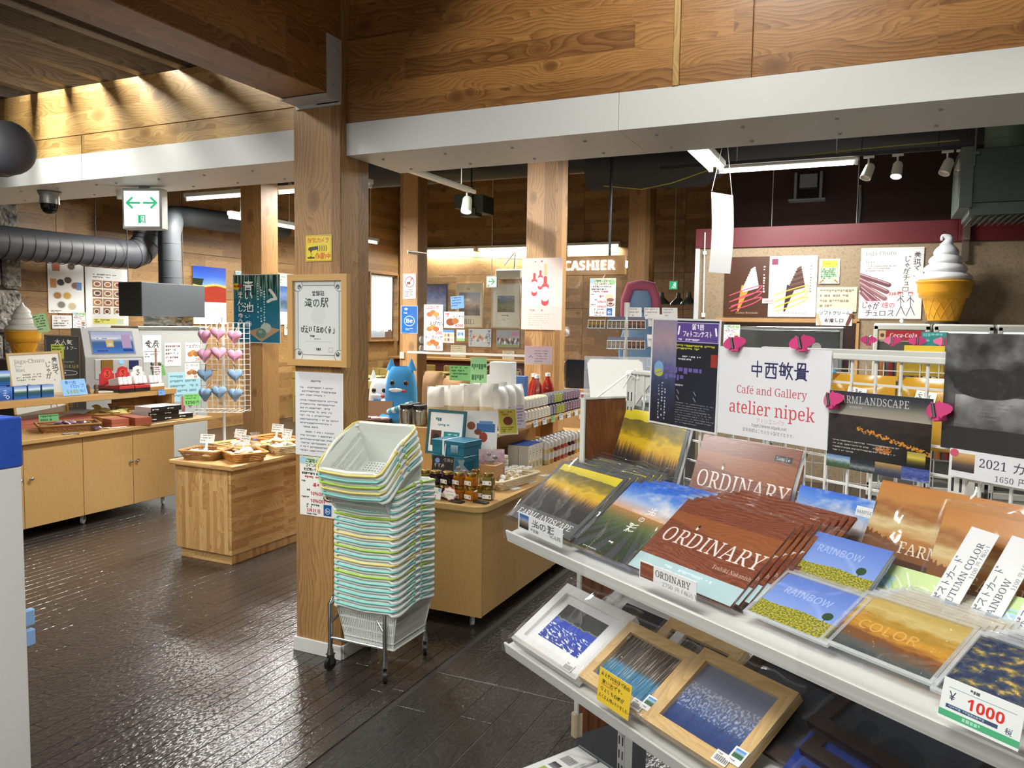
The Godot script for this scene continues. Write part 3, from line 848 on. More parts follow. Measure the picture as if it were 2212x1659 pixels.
	for row in 9:
		var z := -5.56 + (0.0 if row % 2 else 0.22)
		if row % 2 == 0: obj("stone_block", [b().box(Vector3(-8.49, 0.25 + row * 0.47, -5.46), Vector3(0.12, 0.45, 0.2), 0.03), stone], sw)
		while z < -2.2:
			var l := r2.randf_range(0.5, 0.8)
			obj("stone_block", [b().box(Vector3(-8.49 + r2.randf_range(-0.015, 0.02), 0.25 + row * 0.47, z + l / 2), Vector3(0.12, 0.45, l - 0.02), 0.035), stone], sw)
			z += l
func _plank_rank(p: Array) -> float:
	var c := Vector3(p[1], 0, (p[2] + p[3]) / 2)
	if c.z > -1.0 or c.x < -6.3 or (c.x > -1.0 and c.z < -3.0) or c.x > -0.5 or (c.x > -3.75 and c.x < -2.6 and c.z < -4.6) or (c.x > -2.1 and c.z < -3.6 and c.x < -1.9): return 1000.0 + c.length()
	if c.z > -1.7 and c.x > -2.0 and c.z > -2.0: return 500.0
	return c.distance_to(Vector3(-0.6, 1.6, -0.4))
func _panel(wall: Node, axis: int, at: float, y0: float, y1: float, a0: float, a1: float, c: int, r: int):
	var q := b(); q.g = 2 if axis == 0 else 0; q.o = Vector2(c * 0.71 + r * 0.33, r * 0.57 + c * 0.23)
	if axis == 0: q.bx(at, y0 + 0.002, a0 + 0.002, at + 0.03, y1 - 0.002, a1 - 0.002, 0.002)
	else: q.bx(a0 + 0.002, y0 + 0.002, at, a1 - 0.002, y1 - 0.002, at + 0.03, 0.002)
	obj("panel", [q, mats.wall_wood], wall)
func _board_z(beam: Node, p: Array, m: Material, z0: float, z1: float):
	var q := b(); q.o = Vector2(p[0] * 0.3, p[2] * 2.1); q.bx(p[0] + 0.001, p[2] + 0.0005, z0, p[1] - 0.001, p[3] - 0.0005, z1, 0.0015)
	obj("board", [q, m], beam)
func _pane_x(x: float, y0: float, z0: float, y1: float, z1: float) -> B:
	var f := b(); f.quad(Vector3(x, y0, z1), Vector3(x, y0, z0), Vector3(x, y1, z0), Vector3(x, y1, z1)); return f

# ---- goods used in several places ------------------------------------------------------
func round_rect(w: float, d: float, r: float, y: float, n := 6) -> Array:   # closed outline at height y
	var out := []
	for c in [[1, 1, 0], [-1, 1, 1], [-1, -1, 2], [1, -1, 3]]:
		for i in n + 1:
			var a: float = (c[2] + float(i) / n) * PI / 2
			out.append(Vector3(c[0] * (w / 2 - r) + cos(a) * r, y, c[1] * (d / 2 - r) + sin(a) * r))
	return out
func dense(path: Array, step: float) -> Array:
	var out := []
	for i in path.size():
		var a: Vector3 = path[i]
		var c: Vector3 = path[(i + 1) % path.size()]
		var k := maxi(1, int(round(a.distance_to(c) / step)))
		for j in k: out.append(a.lerp(c, float(j) / k))
	return out
func wicker(called: String, label: String, w: float, d: float, h: float, t, tone: String, group := "", flare := 1.18) -> Node3D:
	var o := thing(called, label, "basket", t, group)
	var m := mat("wicker_" + tone, tone, 0.65)
	var wv := b()
	var rows := maxi(4, int(h / 0.011))
	for k in rows:
		var f := lerpf(1.0, flare, float(k) / rows)
		var ring := dense(round_rect(w / flare * f, d / flare * f, 0.02, 0.008 + k * h / rows, 2), 0.014)
		for i in ring.size():
			var c: Vector3 = ring[i]
			var nn := Vector3(c.x / w, 0, c.z / d).normalized()
			ring[i] = c + nn * (0.0035 if (i + k) % 2 else -0.0035)
		wv.tube(ring, 0.006, 5, true)
	obj("weave", [wv, m], o)
	obj("base", [b().bx(-w / flare / 2, 0, -d / flare / 2, w / flare / 2, 0.008, d / flare / 2), m], o)
	obj("rim", [b().tube(round_rect(w, d, 0.02, h, 3), 0.008, 6, true), m], o)
	return o
func packet(called: String, label: String, w: float, h: float, d: float, m: Material, t, group := "", sd := 0, category := "packet", filled: Material = null) -> MeshInstance3D:   # a filled pillow bag standing on its lower seam
	var pts := []
	var nu := 9
	var nv := 9
	var q := b()
	var low := b()
	for side in [1.0, -1.0]:
		pts.clear()
		for j in nv:
			for i in nu:
				var a := float(i) / (nu - 1) * 2 - 1
				var c := float(j) / (nv - 1)
				var puff := pow(maxf(0, 1 - a * a), 0.5) * pow(maxf(0, 1 - pow(c * 2 - 1, 4)), 0.7)
				puff *= 1.0 + 0.25 * noise.get_noise_3d(i * 31.0 + sd * 77, j * 31.0, side * 40)
				pts.append(Vector3(a * w / 2, c * h, side * d / 2 * puff))
		if filled:                                          # contents show through the lower part
			q.grid(pts.slice(nu * 4), nu, nv - 4, false, false, side < 0); low.grid(pts.slice(0, nu * 5), nu, 5, false, false, side < 0)
		else: q.grid(pts, nu, nv, false, false, side < 0)
	var o := obj(called, [q, m, low, filled], null, t)
	tag(o, label, category, group)
	return o
func heap(called: String, label: String, n: int, w: float, d: float, y: float, t, cols: Array, group: String, size: float, sd: int, clear := true):   # wrapped sweets lying about in a tray
	var r := RandomNumberGenerator.new(); r.seed = sd
	var base := xf(t)
	for i in n:
		var p := Vector3(r.randf_range(-w, w) / 2, y + r.randf() * size * 0.3, r.randf_range(-d, d) / 2)
		var tt := base * rot(p, r.randf() * 360, -90 + r.randf_range(-25, 25), 0)
		packet(called, label, size * r.randf_range(0.8, 1.2), size, size * 0.4, mat("wrap_" + cols[i % cols.size()], cols[i % cols.size()], 0.25), tt, group, i + sd, "sweet")
func jar(called: String, label: String, r: float, h: float, glass: String, lid: String, t, group: String, print_im = null, square := false, lid_metal := 0.0) -> Node3D:
	var o := thing(called, label, "jar", t, group)
	var gm := mat("fill_" + glass, glass, 0.08)
	if called == "silver_can": gm.metallic = 0.9; gm.roughness = 0.2
	var q := b()
	if square: q.box(Vector3(0, h * 0.38, 0), Vector3(r * 2, h * 0.76, r * 2), r * 0.3); q.can(r * 0.8, h * 0.74, h * 0.8, 14)
	else: q.lathe([Vector2(0.0, 0), Vector2(r * 0.9, 0), Vector2(r, h * 0.06), Vector2(r, h * 0.68), Vector2(r * 0.82, h * 0.78), Vector2(r * 0.82, h * 0.8)], 16)
	obj("glass", [q, gm], o)
	obj("lid", [b().lathe([Vector2(r * 0.9, h * 0.8), Vector2(r * 0.92, h * 0.97), Vector2(r * 0.85, h), Vector2(0, h)], 16), mat("lid_" + lid, lid, 0.25 if lid_metal else 0.4, lid_metal)], o)
	if print_im:
		if square: card("paper_label", "", "", print_im, r * 1.7, h * 0.3, Vector3(0, h * 0.3, r + 0.0012), 0.001, 0.5, "", o)
		else:
			var f := b()
			var pts := []
			for j in 2:
				for i in 9:
					var a := PI * (0.1 + 0.8 * i / 8.0)
					pts.append(Vector3(-cos(a) * r * 1.01, h * (0.18 + 0.42 * j), sin(a) * r * 1.01))
			var rr: Rect2 = print_im.uv
			f.grid(pts, 9, 2, false, false, true, Rect2(rr.position.x, rr.end.y, rr.size.x, -rr.size.y))
			obj("paper_label", [f, page_mat(print_im, 0.5)], o)
	return o
func castor(parent: Node, at: Vector3, r: float, tyre: Material, metal: Material, turn := 0.0):
	var o := obj("castor", [b(rot(at + Vector3(0, r, 0), turn)).bx(-0.012, -0.002, -r * 0.5, -0.008, r * 1.5, r * 0.35).bx(0.008, -0.002, -r * 0.5, 0.012, r * 1.5, r * 0.35).bx(-0.014, r * 1.4, -r * 0.6, 0.014, r * 1.6, r * 0.5), metal], parent)
	obj("wheel", [b(rot(at + Vector3(-0.008, r, 0), turn) * rot(Vector3.ZERO, 0, 0, -90)).can(r, 0, 0.016, 16), tyre], o)
func tagcard(called: String, label: String, im, w: float, h: float, t, group := "", category := "price tag", gloss := 0.4) -> MeshInstance3D:
	return card(called, label, category, im, w, h, t, 0.001, gloss, group)
func note(w: int, h: int, paper: String, lines: int, ink: String, sd: int, head := "", head_col := "#222222", head_size := 0.16) -> Image:
	var im := sheet(w, h, paper)
	var y := int(h * 0.1)
	if head:
		jp(im, head, w * 0.08, y, h * head_size, head_col, 0.11); y += int(h * head_size * 1.4)
	var pitch := float(h - y - h * 0.08) / maxi(1, lines)
	rows_of_text(im, int(w * 0.08), y, int(w * 0.84), lines, pitch, maxi(2, int(pitch * 0.5)), ink, sd)
	return im
func film(w: float, h: float, sd: int, crumple := 0.004, nu := 14, nv := 12) -> B:       # a wrinkled clear film
	var pts := []
	for j in nv:
		for i in nu:
			var u := float(i) / (nu - 1) - 0.5
			var vv := float(j) / (nv - 1) - 0.5
			var z := noise.get_noise_3d(u * 90 + sd * 13, vv * 60, sd * 7.0) * crumple + 0.6 * crumple * noise.get_noise_3d(u * 350 + sd, vv * 220, sd * 3.0)
			pts.append(Vector3(u * w, vv * h, z))
	var q := b(); q.grid(pts, nu, nv, false, false, true)
	return q
func soft_serve(label: String, t, s: float, milk: Material, cone: Material, curl := true) -> Node3D:   # shop display cone about one metre tall at s = 1
	var o := thing("soft_serve_cone", label, "display cone", t, "oversized soft serve display cones")
	var pr := []
	for k in 49:
		var f := k / 48.0
		var tier := f * 4.0
		var st := tier - floorf(tier)
		var r := lerpf(0.30, 0.10, pow(f, 0.9)) * (0.80 + 0.24 * sqrt(sin(PI * clampf(st, 0.02, 0.98))))
		pr.append(Vector2(r * s, (0.50 + f * 0.40) * s))
	pr.append(Vector2(0.06 * s, 0.93 * s))
	var q := b(); q.lathe(pr, 28)
	var tip := []
	var rad := []
	for k in 15:
		var f := k / 14.0
		if curl: tip.append(Vector3(0.03 * sin(minf(f, 0.5) * TAU * 0.5) * s - (0.085 * sin((f - 0.45) / 0.55 * PI * 0.55) * s if f > 0.45 else 0.0), (0.90 + 0.125 * sin(clampf(f * 1.25, 0, 1) * PI * 0.5) - (0.055 * pow((f - 0.7) / 0.3, 2) if f > 0.7 else 0.0)) * s, 0))
		else: tip.append(Vector3(0.0, (0.90 + 0.10 * f) * s, 0))
		rad.append(lerpf(0.085, 0.013, pow(f, 0.55)) * s)
	q.tube(tip, rad, 12)
	obj("soft_serve", [q, milk], o)
	var c := b()
	c.lathe([Vector2(0.0, 0.02), Vector2(0.15, 0.02), Vector2(0.16, 0.05), Vector2(0.225, 0.30), Vector2(0.262, 0.31), Vector2(0.268, 0.36), Vector2(0.28, 0.37), Vector2(0.285, 0.47), Vector2(0.302, 0.48), Vector2(0.302, 0.50), Vector2(0.2, 0.505)].map(func(p): return p * s), 28)
	obj("cone", [c, cone], o)
	var lat := b()
	for k in 14:
		for dir in [-1, 1]:
			var path := []
			for i in 6:
				var f := i / 5.0
				var a: float = TAU * k / 14 + dir * f * 0.6
				path.append(Vector3(cos(a), 0, sin(a)) * lerpf(0.166, 0.222, f) * s + Vector3(0, lerpf(0.06, 0.295, f) * s, 0))
			lat.tube(path, 0.004 * s, 4)
	obj("waffle_ribs", [lat, cone], o)
	obj("foot", [b().can(0.19 * s, 0.0, 0.025 * s, 24, 0.17 * s), mat("foot_black", "#1d1c1b", 0.5)], o)
	return o
func grid_mesh(w: float, h: float, step: float, r: float, m: Material, called: String, parent, t, tall := 0.0) -> MeshInstance3D:   # welded wire panel, lower left at origin
	var q := b()
	var nx := int(round(w / step))
	var ny := int(round(h / (tall if tall > 0 else step)))
	for i in nx + 1: q.bx(w * i / nx - r, 0, -r, w * i / nx + r, h, r)
	for j in ny + 1: q.bx(0, h * j / ny - r, -r * 3, w, h * j / ny + r, -r)
	return obj(called, [q, m], parent, t)

# ---- left: counter of sweets, ticket machine, ducts ------------------------------------
func left_side():
	wood("maple", "#bd9760", "#a8814a", Vector2(1.6, 0.8), 2, 61, 0.0, 0, 0.5, 0.35, Vector2i(384, 192), 0.12)
	wood("maple_edge", "#b58a58", "#94683c", Vector2(1.6, 0.4), 2, 62, 0.0, 0, 0.6, 0.4, Vector2i(256, 96), 0.15)
	wood("butcher", "#dcb67c", "#a87440", Vector2(1.0, 0.5), 16, 63, 2.4, 5, 0.75, 0.4, Vector2i(512, 512), 0.55)
	var chrome := mat("chrome", "#d4d6d8", 0.12, 1.0)
	var clear_w := mat("castor_clear", "#c8ccce", 0.15)
	# the counter
	var c := thing("display_counter", "long maple sales counter on castors with a raised shelf of boxed sweets", "counter", Vector3.ZERO)
	var body := b(); body.g = 1; body.bx(-6.45, 0.085, -4.885, -5.478, 0.70, -2.7)
	obj("body", [body, mats.maple], c)
	var tp := b(); tp.g = 2; tp.bx(-6.5, 0.70, -5.28, -5.42, 0.732, -2.6, 0.004)
	obj("worktop", [tp, mats.maple], c)
	var sh := b(); sh.g = 2; sh.bx(-6.35, 0.915, -5.3, -5.88, 0.965, -2.6, 0.003)
	obj("raised_shelf", [sh, mats.maple], c)
	var ep := b(); ep.g = 1; ep.bx(-6.33, 0.732, -5.29, -5.9, 0.915, -5.26)
	obj("shelf_end", [ep, mats.maple], c)
	var doors := [[-3.1, -3.558, -3.53], [-3.562, -4.022, -3.61], [-4.026, -4.467, -4.44], [-4.471, -4.884, -4.50]]
	for d in doors:
		var q := b(); q.g = 1; q.o = Vector2(d[0], 0.3); q.bx(-5.478, 0.09, d[1], -5.46, 0.698, d[0], 0.0015)
		var dd := obj("door", [q, mats.maple], c)
		obj("knob", [b(rot(Vector3(-5.46, 0.447, d[2]), 0, 0, -90)).lathe([Vector2(0.006, 0), Vector2(0.006, 0.012), Vector2(0.013, 0.016), Vector2(0.014, 0.024), Vector2(0.0, 0.028)], 14), chrome], dd)
	for z in [-3.1, -4.08, -4.84]: castor(c, Vector3(-5.56, 0, z), 0.034, clear_w, chrome, 30)
	# goods on the raised shelf
	var blue := sheet(96, 96, "#2a55a8")
	fade(blue, 0, 0, 96, 96, ["#7fa3d8", "#dfe9f2", "#2f5f57", "#1f4f6f", "#2462ae"])
	var blue2 := sheet(96, 96, "#2a55a8")
	fade(blue2, 0, 0, 96, 96, ["#5d86cc", "#3165b4", "#24509b"]); stroke(blue2, [Vector2(60, 60), Vector2(74, 74), Vector2(60, 88), Vector2(46, 74), Vector2(60, 60)], 4, "#dfe8f4")
	rows_of_text(blue2, 30, 20, 30, 4, 12, 6, "#dfe8f4")
	var pa := stow(blue)
	var pb := stow(blue2)
	for k in 4: _blue_box(Vector3(-6.02, 0.965, -3.80 - k * 0.112), 0.10, pb if k == 0 else pa)
	for k in 3: _blue_box(Vector3(-6.16, 0.965, -3.62 - k * 0.112), 0.10, pb)
	for k in 3: _blue_box(Vector3(-6.16, 1.067, -3.62 - k * 0.125), 0.115, pb if k == 1 else pa)
	var sg := sheet(200, 130, "#7fb4e6")
	jp(sg, "青い池", 30, 10, 30, "#2b4c9b", 0.1); jp(sg, "ドロップ", 60, 42, 32, "#2b4c9b", 0.1); txt(sg, "¥440", 30, 116, 44, "#7d8a1e", "S"); jp(sg, "税込", 140, 86, 24, "#3a5a9a", 0.09)
	tagcard("price_sign", "blue handwritten price sign reading 440 yen leaning by the blue sweet boxes", sg, 0.21, 0.135, rot(Vector3(-5.945, 1.035, -4.32), 88, -18), "", "price sign")
	for k in 3:
		var red := k < 2
		var col := "#b3262b" if red else "#ece6e4"
		var z := -4.76 - k * 0.158
		var o := thing("sweet_box", ["red display carton of wrapped cakes with arched back beside the blue sign", "red display carton of wrapped cakes standing in the middle of three", "white display carton of wrapped cakes with arched back"][k], "box", rot(Vector3(-6.0, 0.965, z), 90), "cartons of wrapped cakes")
		obj("tray", [b().bx(-0.075, 0, -0.13, 0.075, 0.055, 0.13, 0.002), mat("carton_" + col, col, 0.4), b().bx(-0.0755, 0.0, -0.1305, 0.0755, 0.03, 0.1305), mat("carton_ink", "#1d1a1a", 0.25) if red else mat("carton_tan", "#a8763c", 0.4)], o)
		var arch := PackedVector2Array([Vector2(-0.072, 0.05), Vector2(0.072, 0.05), Vector2(0.072, 0.15)])
		for i in 9: arch.append(Vector2(cos(PI * i / 8) * 0.055, 0.155 + sin(PI * i / 8) * 0.055))
		arch.append(Vector2(-0.072, 0.15))
		obj("back_card", [b().prism(arch, -0.125, -0.12), mats["carton_" + col]], o)
		var face := sheet(96, 120, col)
		disc(face, 48, 46, 34, 34, "#d8432f" if red else "#f2dcd6"); curve(face, [Vector2(34, 30), Vector2(60, 26), Vector2(44, 44), Vector2(64, 50), Vector2(50, 70), Vector2(36, 62)], 6, "#241512"); rows_of_text(face, 56, 100, 30, 1, 8, 5, "#f4e6e0" if red else "#b04038")
		card("printed_face", "", "", face, 0.1, 0.125, Vector3(0, 0.135, -0.119), 0.001, 0.35, "", o)
		for j in 3: obj("wrapped_cake", [b(rot(Vector3(-0.045 + j * 0.045, 0.06, 0.02), 0, -12)).box(Vector3(0, 0.02, 0.03), Vector3(0.042, 0.07, 0.14), 0.008), mat("wrap_white", "#efe9e4", 0.3)], o)
	var nt := tagcard("price_tag", "small blue scalloped price tag at the end of the raised shelf", note(60, 60, "#6f9fd4", 3, "#33558f", 5), 0.075, 0.075, rot(Vector3(-5.87, 0.95, -5.12), 90, -8))
	for k in 2:                                             # little wire stand with ornaments
		var o2 := thing("ornament_stand", ["small dark wire easel on a white card on the raised shelf", "pair of small brown ornaments behind the blue sign"][k], "ornament", rot(Vector3(-6.02, 0.965, -4.66 + k * 0.16), 60))
		if k == 0:
			obj("base_card", [b().bx(-0.07, 0, -0.05, 0.07, 0.012, 0.05, 0.002), mat("mat_white", "#e6e0d4", 0.7)], o2)
			obj("wire_frame", [b().tube([Vector3(-0.05, 0.012, 0), Vector3(-0.045, 0.05, 0), Vector3(0.045, 0.05, 0), Vector3(0.05, 0.012, 0)], 0.004, 6).tube([Vector3(-0.055, 0.045, -0.02), Vector3(0.0, 0.06, -0.02), Vector3(0.05, 0.1, -0.02)], 0.004, 6), mat("dark_wire", "#2e2622", 0.4)], o2)
		else:
			for j in 2: obj("figure", [b().lathe([Vector2(0, 0), Vector2(0.02, 0), Vector2(0.014, 0.03), Vector2(0.018, 0.06), Vector2(0.0, 0.085)], 10) if j == 0 else b(Vector3(0.06, 0, 0)).lathe([Vector2(0, 0), Vector2(0.02, 0), Vector2(0.012, 0.03), Vector2(0.016, 0.06), Vector2(0.0, 0.085)], 10), mat("ornament_brown", "#6a4a34", 0.5)], o2)
	# goods on the worktop
	wicker("wicker_tray", "brown wicker tray of wrapped sweets on the long maple counter", 0.42, 0.28, 0.055, rot(Vector3(-5.66, 0.732, -4.05), 62), "#9a6a3c", "baskets on the counters")
	heap("wrapped_sweet", "dark wrapped sweets lying in the brown wicker tray", 14, 0.34, 0.2, 0.035, rot(Vector3(-5.66, 0.732, -4.05), 62), ["#5a4550", "#8d7687", "#3b3038"], "sweets in the wicker tray", 0.07, 4)
	tagcard("price_tag", "green handwritten card standing in the brown wicker tray", note(100, 50, "#5aa35e", 2, "#274a2c", 6), 0.14, 0.07, rot(Vector3(-5.85, 0.81, -4.03), 70, -15))
	for k in 3: tag(obj("flat_carton", [b().box(Vector3(0, 0.012, 0), Vector3(0.2, 0.024, 0.3), 0.002), mat("carton_rose", "#b06a58", 0.5)], null, Vector3(-6.12, 0.732 + k * 0.025, -4.05)), "flat rose-brown carton in a stack behind the wicker tray", "box", "flat rose-brown cartons")
	for k in 2: tag(obj("flat_carton", [b().box(Vector3(0, 0.012, 0), Vector3(0.2, 0.024, 0.3), 0.002), mat("carton_rose")], null, Vector3(-6.15, 0.732 + k * 0.025, -4.4)), "flat rose-brown carton in a stack behind the wicker tray", "box", "flat rose-brown cartons")
	wicker("wicker_tray", "pale wicker tray of flat yellow packs under the raised shelf", 0.34, 0.26, 0.05, rot(Vector3(-6.05, 0.732, -4.72), 40), "#b98d50", "baskets on the counters")
	heap("yellow_pack", "flat yellow-green packs in the pale wicker tray", 8, 0.26, 0.18, 0.05, rot(Vector3(-6.05, 0.732, -4.72), 40), ["#d9cf86", "#c9c47a"], "yellow packs in the pale tray", 0.08, 8)
	wicker("wicker_basket", "deep wicker basket of upright brown cakes under the raised shelf", 0.4, 0.25, 0.09, rot(Vector3(-6.12, 0.732, -5.05), 70), "#a97c46", "baskets on the counters")
	for k in 7: packet("cake_pack", "upright pack of brown layered cake in the deep basket", 0.16, 0.13, 0.05, mat("cake_brown", "#a87a45", 0.25), rot(Vector3(-6.12, 0.752, -4.90 - k * 0.05), 90 - 70 + 55, -8), "cake packs in the deep basket", k)
	for k in 2:
		var o3 := thing("gift_box", ["terracotta gift box with a gold paper band", "plain terracotta gift box next to the banded one"][k], "gift box", rot(Vector3(-5.62 + k * 0.06, 0.732, -4.40 - k * 0.17), 78), "terracotta gift boxes")
		obj("carton", [b().box(Vector3(0, 0.033, 0), Vector3(0.14, 0.066, 0.3), 0.002), mat("carton_terra", "#9c5238", 0.45)], o3)
		obj("lid_seam", [b().box(Vector3(0, 0.034, 0), Vector3(0.1406, 0.002, 0.3006)), mat("carton_seam", "#6b3423", 0.6)], o3)
		if k == 0: obj("band", [b().box(Vector3(0, 0.033, -0.03), Vector3(0.143, 0.069, 0.07), 0.002), mat("band_gold", "#b98a35", 0.4)], o3)
	var bwp := sheet(128, 48, "#17171a")
	rows_of_text(bwp, 30, 18, 50, 1, 12, 10, "#e8e8ea", 3); disc(bwp, 18, 22, 8, 6, "#e8e8ea")
	var pbw := stow(bwp)
	for k in 7:
		var p: Array = [[0, 0, 0], [0, 1, 0], [1, 0, 0], [1, 1, 0], [0, 2, 0.03], [1, 2, 0.03], [2, 0, 0]][k]
		var o4 := thing("cake_box", "slim black and white cake box in a stack at the counter end", "box", rot(Vector3(-5.62 + p[2] - p[0] * 0.0, 0.732 + p[1] * 0.043, -4.76 - p[0] * 0.155), 84), "black and white cake boxes")
		obj("carton", [b().box(Vector3(0, 0.021, 0), Vector3(0.15, 0.042, 0.22), 0.001), mat("carton_bw", "#e2dfdf", 0.4), b().box(Vector3(0, 0.021, 0.1105), Vector3(0.15, 0.042, 0.001)), mat("carton_black", "#17171a", 0.4)], o4)
		card("printed_face", "", "", pbw, 0.15, 0.042, Vector3(0, 0.021, 0.112), 0.001, 0.35, "", o4)
	var cb := thing("clear_box", "clear plastic box with a pink heart charm beside the green 1250 sign", "box", rot(Vector3(-5.62, 0.732, -5.2), 40), "")
	obj("shell", [b().box(Vector3(0, 0.09, 0), Vector3(0.13, 0.18, 0.1), 0.004), clear_mat("box_clear", "#ffffff", 0.04)], cb)
	obj("header", [b().box(Vector3(-0.05, 0.09, -0.02), Vector3(0.02, 0.178, 0.06)), mat("header_red", "#a33a3f", 0.5)], cb)
	obj("charm", [heart(0.045), mat("plush_grey", "#8d8890", 0.9)], cb, Vector3(0.01, 0.11, 0))
	var g2 := sheet(110, 80, "#7cc46a")
	rows_of_text(g2, 12, 10, 80, 2, 16, 9, "#3f7a34", 4); txt(g2, "1250", 8, 72, 30, "#16331a", "G"); jp(g2, "円", 82, 48, 22, "#16331a", 0.1)
	tagcard("price_sign", "green handwritten price sign reading 1250 yen at the counter end", g2, 0.14, 0.1, rot(Vector3(-5.52, 0.89, -5.14), 60, -8), "", "price sign")
	tag(obj("leaflet", [b().box(Vector3(0, 0.002, 0), Vector3(0.16, 0.002, 0.1)), mat("leaflet_yellow", "#d9ad52", 0.6)], null, rot(Vector3(-5.49, 0.734, -4.93), 80)), "yellow paper lying on the counter edge by the black boxes", "leaflet")
	tag(obj("leaflet", [b().box(Vector3(0, 0.002, 0), Vector3(0.15, 0.002, 0.09)), mat("leaflet_white", "#e8e4dc", 0.6)], null, rot(Vector3(-5.48, 0.734, -4.33), 78)), "white paper lying on the counter edge by the terracotta boxes", "leaflet")
	tag(obj("leaflet", [b().box(Vector3(0, 0.002, 0), Vector3(0.11, 0.002, 0.07)), mat("leaflet_grey", "#8d8377", 0.6)], null, rot(Vector3(-5.46, 0.734, -3.93), 70)), "grey card lying in front of the brown wicker tray", "leaflet")
	hearts_rack()
	block_counter()
	wall_things()
	ducts()
	# the white and blue stand whose edge comes into view
	var ws := thing("display_stand", "white display stand with a blue top panel", "stand", Vector3.ZERO)
	obj("panel", [b().bx(-2.75, 0.0, -1.43, -2.2, 1.175, -0.55, 0.003), mat("stand_white", "#dfdfdb", 0.45)], ws)
	obj("blue_header", [b().bx(-2.755, 1.176, -1.433, -2.196, 1.318, -0.545, 0.004), mat("stand_blue", "#2a52b4", 0.4)], ws)
	for y in [1.215, 1.29]: obj("rivet", [b(rot(Vector3(-2.196, y, -1.40), 0, 0, -90)).can(0.004, 0, 0.002, 10), mats.stand_blue], ws)
	for y in [0.725, 0.665]: obj("clip", [b().box(Vector3(-2.215, y, -1.445), Vector3(0.02, 0.05, 0.03), 0.004), mat("clip_blue", "#8fb4e2", 0.4)], ws)
func _blue_box(p: Vector3, s: float, pr: Dictionary):
	var o := thing("sweet_box", "blue printed box of drops in the rows by the 440 yen sign", "box", rot(p, 90), "blue boxes of drops")
	obj("carton", [b().box(Vector3(0, s / 2, -0.02), Vector3(s, s, 0.07), 0.002), mat("carton_blue", "#2c58a6", 0.35)], o)
	card("printed_face", "", "", pr, s * 0.98, s * 0.98, Vector3(0, s / 2, 0.0158), 0.001, 0.3, "", o)
func heart(s: float) -> B:
	var pts := []
	var nu := 20
	var nv := 9
	for j in nv:
		var f := -PI / 2 + PI * j / (nv - 1)
		for i in nu:
			var t := TAU * i / nu
			var hx := 16.0 * pow(sin(t), 3)
			var hy := 13.0 * cos(t) - 5 * cos(2 * t) - 2 * cos(3 * t) - cos(4 * t)
			pts.append(Vector3(hx, hy + 2, 0) / 16.0 * s * pow(maxf(cos(f), 0.0), 0.6) + Vector3(0, 0, sin(f) * s * 0.55))
	var q := b(); q.grid(pts, nu, nv, true, false, true)
	return q
func hearts_rack():
	var white := mat("wire_white", "#e4e4df", 0.4)
	var o := thing("wire_rack", "white wire stand hung with fluffy heart charms", "rack", rot(Vector3(-4.78, 0, -4.78), 28))
	obj("pole", [b().can(0.012, 0.03, 1.62, 10), white], o)
	obj("foot", [b().can(0.2, 0.0, 0.03, 24, 0.19), white], o)
	for s in 2: grid_mesh(0.34, 0.72, 0.042, 0.0016, white, "wire_panel", o, rot(Vector3(-0.17 + s * 0.02, 0.86, 0.03 - s * 0.09), s * 4))
	var bk := b()
	for k in 9: bk.bx(-0.18 + k * 0.045, 0.872, -0.08, -0.177 + k * 0.045, 0.875, 0.16)
	bk.tube([Vector3(-0.18, 0.9, 0.16), Vector3(0.18, 0.9, 0.16)], 0.003, 6).tube([Vector3(-0.18, 0.872, 0.16), Vector3(0.18, 0.872, 0.16)], 0.003, 6)
	obj("wire_tray", [bk, white], o)
	var pink := mat("plush_pink", "#d79ab6", 0.95)
	pink.rim_enabled = true; pink.rim = 0.4
	var blue := mat("plush_blue", "#7f9cbb", 0.95)
	blue.rim_enabled = true; blue.rim = 0.4
	var k2 := 0
	for row in 4:
		for i in 3:
			if row == 2 and i == 1: continue
			var p := Vector3(-0.12 + i * 0.118, 1.47 - row * 0.155 + (0.02 if i % 2 else 0.0), 0.085 + (i % 2) * 0.03)
			var pinkish := row < 2
			var h := thing("heart_charm", "fluffy pink heart charm hanging on the white wire stand" if pinkish else "fluffy blue heart charm hanging on the white wire stand", "charm", rot(Vector3(-4.78, 0, -4.78), 28) * rot(p, (i * 37 + row * 20) % 60 - 30), "pink heart charms" if pinkish else "blue heart charms")
			obj("plush_heart", [heart(0.06), pink if pinkish else blue], h)
			obj("chain", [b().tube([Vector3(0, 0.03, 0), Vector3(0.004, 0.06, -0.02), Vector3(0, 0.085, -0.05)], 0.005, 5), mat("chain_gold", "#b8926a", 0.3, 0.8)], h)
			k2 += 1
